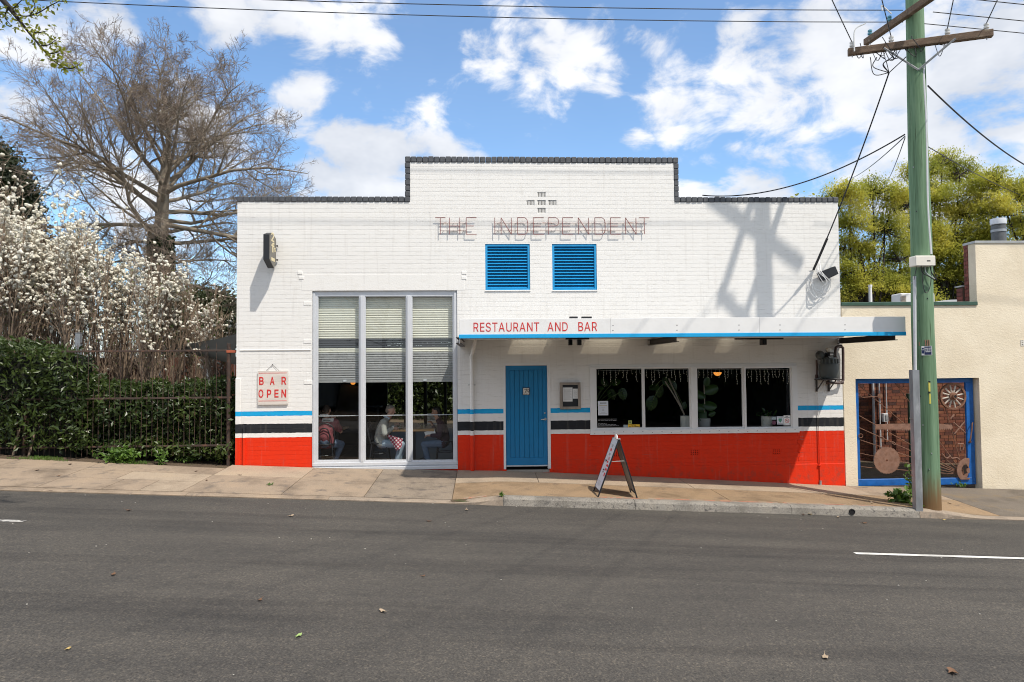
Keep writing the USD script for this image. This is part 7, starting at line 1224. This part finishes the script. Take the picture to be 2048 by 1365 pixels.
s_, q = sticker(1256, 849.2, 1279.6, 855, 'sticker_yellow', 'yellow sticker at the lower right corner of the first pane'); tiny('No Cash', q, .56, .32, 'ink', s_, .28, .68); tiny('Kept on Premises', q, .10, .32, 'ink', s_)
sticker(1246.8, 850.2, 1255.6, 855, 'sticker_grey', 'small pale sticker left of the yellow one'); s_, q = sticker(1256.4, 841, 1264, 848.5, 'sticker_olive', 'olive square sticker above the yellow one'); obj('mark', box(q[0]+.025, q[1]-.025, .0035, .0043, q[2]+.025, q[3]-.03), 'ink', s_)
sticker(1543.3, 834, 1552.4, 840, 'sticker_grey', 'small grey sticker above the round purple one'); c = w(1548, 845.8, .0045); single('window_sticker', lathe([(0, .003), (.043, .003), (.043, 0)], c, 20, 'y'), 'sticker_purple', 'round purple sticker by the pot in the fourth pane', 'sticker')
s_, q = sticker(1554, 833.2, 1566.8, 849.3, 'print_white', 'white notice with a green shield emblem on the fourth pane', 'window_notice', 'notice'); X, Z, W_ = (q[0]+q[1])/2, (q[2]+q[3])/2, (q[1]-q[0]); obj('emblem', face(Polygon([(X-W_*.27, Z+W_*.3), (X+W_*.27, Z+W_*.3), (X+W_*.25, Z-W_*.05), (X, Z-W_*.36), (X-W_*.25, Z-W_*.05)]), .0036, .0043), 'emblem_green', s_)
for zf in (.84, .1): obj('print', box(q[0]+W_*.12, q[1]-W_*.12, .0036, .0043, q[2]+(q[3]-q[2])*zf, q[2]+(q[3]-q[2])*(zf+.07)), 'ink_soft', s_)
s_, q = sticker(1567.3, 831.3, 1581, 851, 'paper', 'white no smoking notice at the lower right of the fourth pane', 'window_notice', 'notice', .0018); X, Z, W_ = (q[0]+q[1])/2, q[2]+(q[3]-q[2])*.45, (q[1]-q[0]); obj('ring', face(Point(X, Z).buffer(W_*.31).difference(Point(X, Z).buffer(W_*.25)), .0008, .0016), 'letter_red', s_); obj('bar', face(Polygon([(X-W_*.21, Z+W_*.17), (X-W_*.17, Z+W_*.21), (X+W_*.21, Z-W_*.17), (X+W_*.17, Z-W_*.21)]), .0007, .0016), 'letter_red', s_); obj('cigarette', box(X-W_*.16, X+W_*.18, .001, .0016, Z-W_*.04, Z+W_*.03), 'ink', s_)
for x0, x1, zf, hf in ((.3, .65, .87, .05), (.1, .9, .76, .05), (.06, .25, .1, .04), (.74, .92, .1, .05)): obj('print', box(q[0]+W_*x0, q[0]+W_*x1, .001, .0016, q[2]+(q[3]-q[2])*zf, q[2]+(q[3]-q[2])*(zf+hf)), 'ink', s_)
# ---------------------------------------------------------------- weeds, fallen leaves, bits on the road
leafmat('weed_leaf', [(.06, .12, .018), (.12, .22, .03), (.20, .32, .05), (.32, .38, .10)], .5, .3, 3.0)
def weed(px, py, label, n, size, spread, h, seed, stems=6, name='weed', Y=None):
    rng = np.random.default_rng(seed); g_ = groundpt(px, py)
    if Y is not None: g_ = np.array(at(px, py, Y)); g_[2] = float(pz(g_[0], Y))
    t = thing(name, label, 'weed', tuple(g_)); e = g_+rng.normal(size=(stems, 3))*np.array([spread*.7, spread*.4, 0])+np.stack([0*np.arange(stems), 0*np.arange(stems), h*rng.uniform(.4, 1, stems)], 1); cv = np.stack([np.repeat(g_[None], stems, 0), (e+g_)/2+np.array([0, 0, h*.12]), e], 1); obj('stems', batch_tubes(cv, np.tile([.006, .005, .003], (stems, 1)), 4), 'stem_green', t)
    f = rng.uniform(.2, 1, n); i = rng.integers(stems, size=n); P = g_+(e[i]-g_)*f[:, None]+rng.normal(size=(n, 3))*np.array([spread*.35, spread*.25, h*.12]); P[:, 2] = np.maximum(P[:, 2], g_[2]+.01); obj('leaves', leaves(P, size, rng, .5, .6), 'weed_leaf', t); return t
weed(245, 914, 'bright green weed clump at the foot of the hedge', 520, .085, .24, .28, 1, 16, Y=-.26); weed(325, 912, 'grey green weed by the hedge near the white building', 150, .06, .12, .3, 2, 8, Y=-.2)
weed(1802, 1004, 'broad leaved weed at the foot of the utility pole', 150, .12, .17, .20, 3, 9); weed(1822, 1000, 'tall thin weed climbing beside the steel channel', 90, .075, .07, .62, 4, 4); weed(1840, 1014, 'low weed with pale tips in front of the pole', 130, .05, .14, .10, 5, 9)
weed(1925, 973, 'small green weed at the right foot of the yard gate', 150, .06, .15, .10, 6, 9); weed(1004, 993, 'tiny bright weed in the joint of the kerb', 40, .04, .035, .07, 7, 4); weed(540, 971, 'tiny weed at the edge of the driveway crossing', 24, .03, .05, .03, 8, 5); weed(430, 917, 'low dark leaves at the foot of the fence beside the building', 160, .09, .22, .22, 9, 8); weed(378, 921, 'sparse grass tuft on the dirt strip', 90, .05, .18, .05, 10, 8)
gr = np.random.default_rng(17); P = np.stack([gr.uniform(-10.4, -5.1, 5200), gr.uniform(-.44, -.02, 5200), np.zeros(5200)], 1); P = P[meshkit.noise(P*np.array([1.3, 3.5, 1]), 8) > .57]; P[:, 2] = pz(P[:, 0], P[:, 1])+.0; obj('grass', leaves(P, .045, gr, .1, .22, dirs=np.tile([0, -.1, 1.2], (len(P), 1))), 'weed_leaf', kind='stuff')
tag('/World/grass', 'short patchy grass on the dirt strip before the fence', 'grass')
pm('dry_leaf', (.20, .105, .055), .8, .25, 9, island=.2); pm('pale_leaf', (.38, .29, .20), .8, .15, 9); pm('dark_leaf', (.09, .05, .03), .8, .2, 9); pm('green_leaf', (.30, .42, .14), .7, .2, 9); pm('yellow_leaf', (.46, .33, .12), .7, .15, 9)
def fallen(px, py, s, m, label, seed):
    rng = np.random.default_rng(seed); g_ = groundpt(px, py)+np.array([0, 0, .008]); k = 11; a = np.linspace(0, 2*np.pi, k+1)[:-1]; r = s*(.55+.45*np.abs(np.cos(a*2.5)))*rng.uniform(.75, 1.1, k); ring = np.stack([np.cos(a)*r*1.25, np.sin(a)*r*.7, .25*s*np.cos(a)**2+rng.uniform(0, .22, k)*s], 1); R_ = rotm([0, 0, 1], rng.uniform(0, 360)); V = np.vstack([[[0, 0, .0]], ring]) @ R_.T+g_; F = np.array([(0, 1+i, 1+(i+1) % k) for i in range(k)]); V2 = V-np.array([0, 0, .0012]); mesh_ = (np.vstack([V, V2]), np.vstack([F, F[:, ::-1]+k+1]))
    t = thing('fallen_leaf', label, 'leaf', tuple(g_)); obj('blade', mesh_, m, t); obj('stalk', tube([V[0]+np.array([0, 0, .001]), V[1]+(V[1]-V[0])*.45], .0016, 4), m, t)
for i, (px, py, s, m, lb) in enumerate([(765, 1224.5, .055, 'pale_leaf', 'curled pale brown leaf in the middle of the near lane'), (1650, 1317, .05, 'pale_leaf', 'pale tan leaf near the bottom right of the road'), (1905, 1347, .07, 'dry_leaf', 'brown oak leaf at the lower right corner'), (598, 1274, .045, 'green_leaf', 'bright green leaf on the near lane'), (583, 1033, .06, 'pale_leaf', 'pale leaf in the far lane before the big window'), (258, 1022.5, .055, 'dry_leaf', 'brown leaf in the far lane before the hedge'), (933, 1021.5, .05, 'pale_leaf', 'whitish leaf in the far lane near the kerb ramp'), (858, 1044, .05, 'dark_leaf', 'dark red leaf standing in the far lane'), (1620, 1030, .065, 'yellow_leaf', 'yellow leaf lying against the kerb'), (1607, 1031, .045, 'dark_leaf', 'dark leaf beside the yellow one at the kerb'), (1676, 1036, .04, 'pale_leaf', 'small tan leaf near the kerb drain'), (1728, 1048, .05, 'dry_leaf', 'brown leaf on the road right of the kerb drain'), (1888, 1041, .05, 'yellow_leaf', 'yellowish leaf at the kerb right of the pole'), (1744, 1007, .05, 'pale_leaf', 'flat pale leaf on the footpath left of the pole'), (140, 930, .05, 'dark_leaf', 'dark leaf on the left slabs, furthest left'), (74, 942, .05, 'dry_leaf', 'brown leaf on the slabs at the left'), (392, 944, .04, 'dark_leaf', 'dark leaf on the slabs near the white building'), (480, 951, .04, 'dark_leaf', 'dark leaf on the footpath before the BAR OPEN board'), (117, 953, .045, 'dry_leaf', 'brown leaf on the slabs near the road at the left'), (413, 962, .04, 'dry_leaf', 'small brown leaf near the road edge left of the driveway'), (102, 983, .04, 'dark_leaf', 'dark leaf on the road edge at the left'), (227, 1151, .045, 'dry_leaf', 'reddish leaf in the left part of the near lane'), (136, 1300, .03, 'yellow_leaf', 'small orange leaf near the lower left'), (520, 1202, .035, 'dry_leaf', 'brown sliver of leaf left of the curled pale leaf'), (846, 1154, .03, 'dry_leaf', 'thin brown leaf in the middle of the road'), (1900, 1008, .05, 'pale_leaf', 'pale leaf on the driveway at the right')]): fallen(px, py, s*.8, m, lb, 200+i)
pm('pebble_grey', (.42, .40, .36), .8, .3, 30)
gr = np.random.default_rng(23); pb_ = []
for _ in range(80): x = gr.uniform(-9, 9); y = YK-gr.random()**1.5*6.4-.03; s = gr.uniform(.005, .011); pb_.append(ico((x, y, float(rz(x, y))+s*.4), (s, s*.8, s*.55), 0))
obj('pebbles', cat_(pb_), 'pebble_grey', kind='stuff'); tag('/World/pebbles', 'pale petals and grit scattered over the road', 'grit')
# ---------------------------------------------------------------- groups of alike things
GROUPS = {'flowering_pear': 'white flowering pears behind the hedge', 'wattle_tree': 'wattle trees behind the right-hand buildings', 'garden_post': 'galvanised posts in the garden', 'floodlight': 'lamp heads under the awning', 'uplight': 'flat lamps on the awning roof', 'fallen_leaf': 'fallen leaves on the road and footpath', 'weed': 'weeds along the wall, fence and kerb', 'overhead_wire': 'overhead wires', 'bentwood_chair': 'bentwood chairs behind the big window', 'cafe_table': 'cafe tables behind the big window',
 'fairy_lights': 'fairy lights in the sliding window', 'window_sticker': 'stickers on the sliding window', 'window_notice': 'notices on the sliding window', 'plant_pot': 'plant pots in the sliding window', 'split_leaf_plant': 'split leaf plants in the sliding window', 'pendant_lamp': 'pendant lamps inside', 'person': 'diners behind the big window', 'drinking_glass': 'glasses on the cafe table', 'opposite_evergreen': 'evergreens on the far side of the street'}
for p in stage.GetPrimAtPath('/World').GetChildren():
    n_ = p.GetName(); n_ = n_[:-4] if n_[-4:-3] == '_' and n_[-3:].isdigit() else n_
    if n_ in GROUPS: p.SetCustomDataByKey('group', GROUPS[n_])
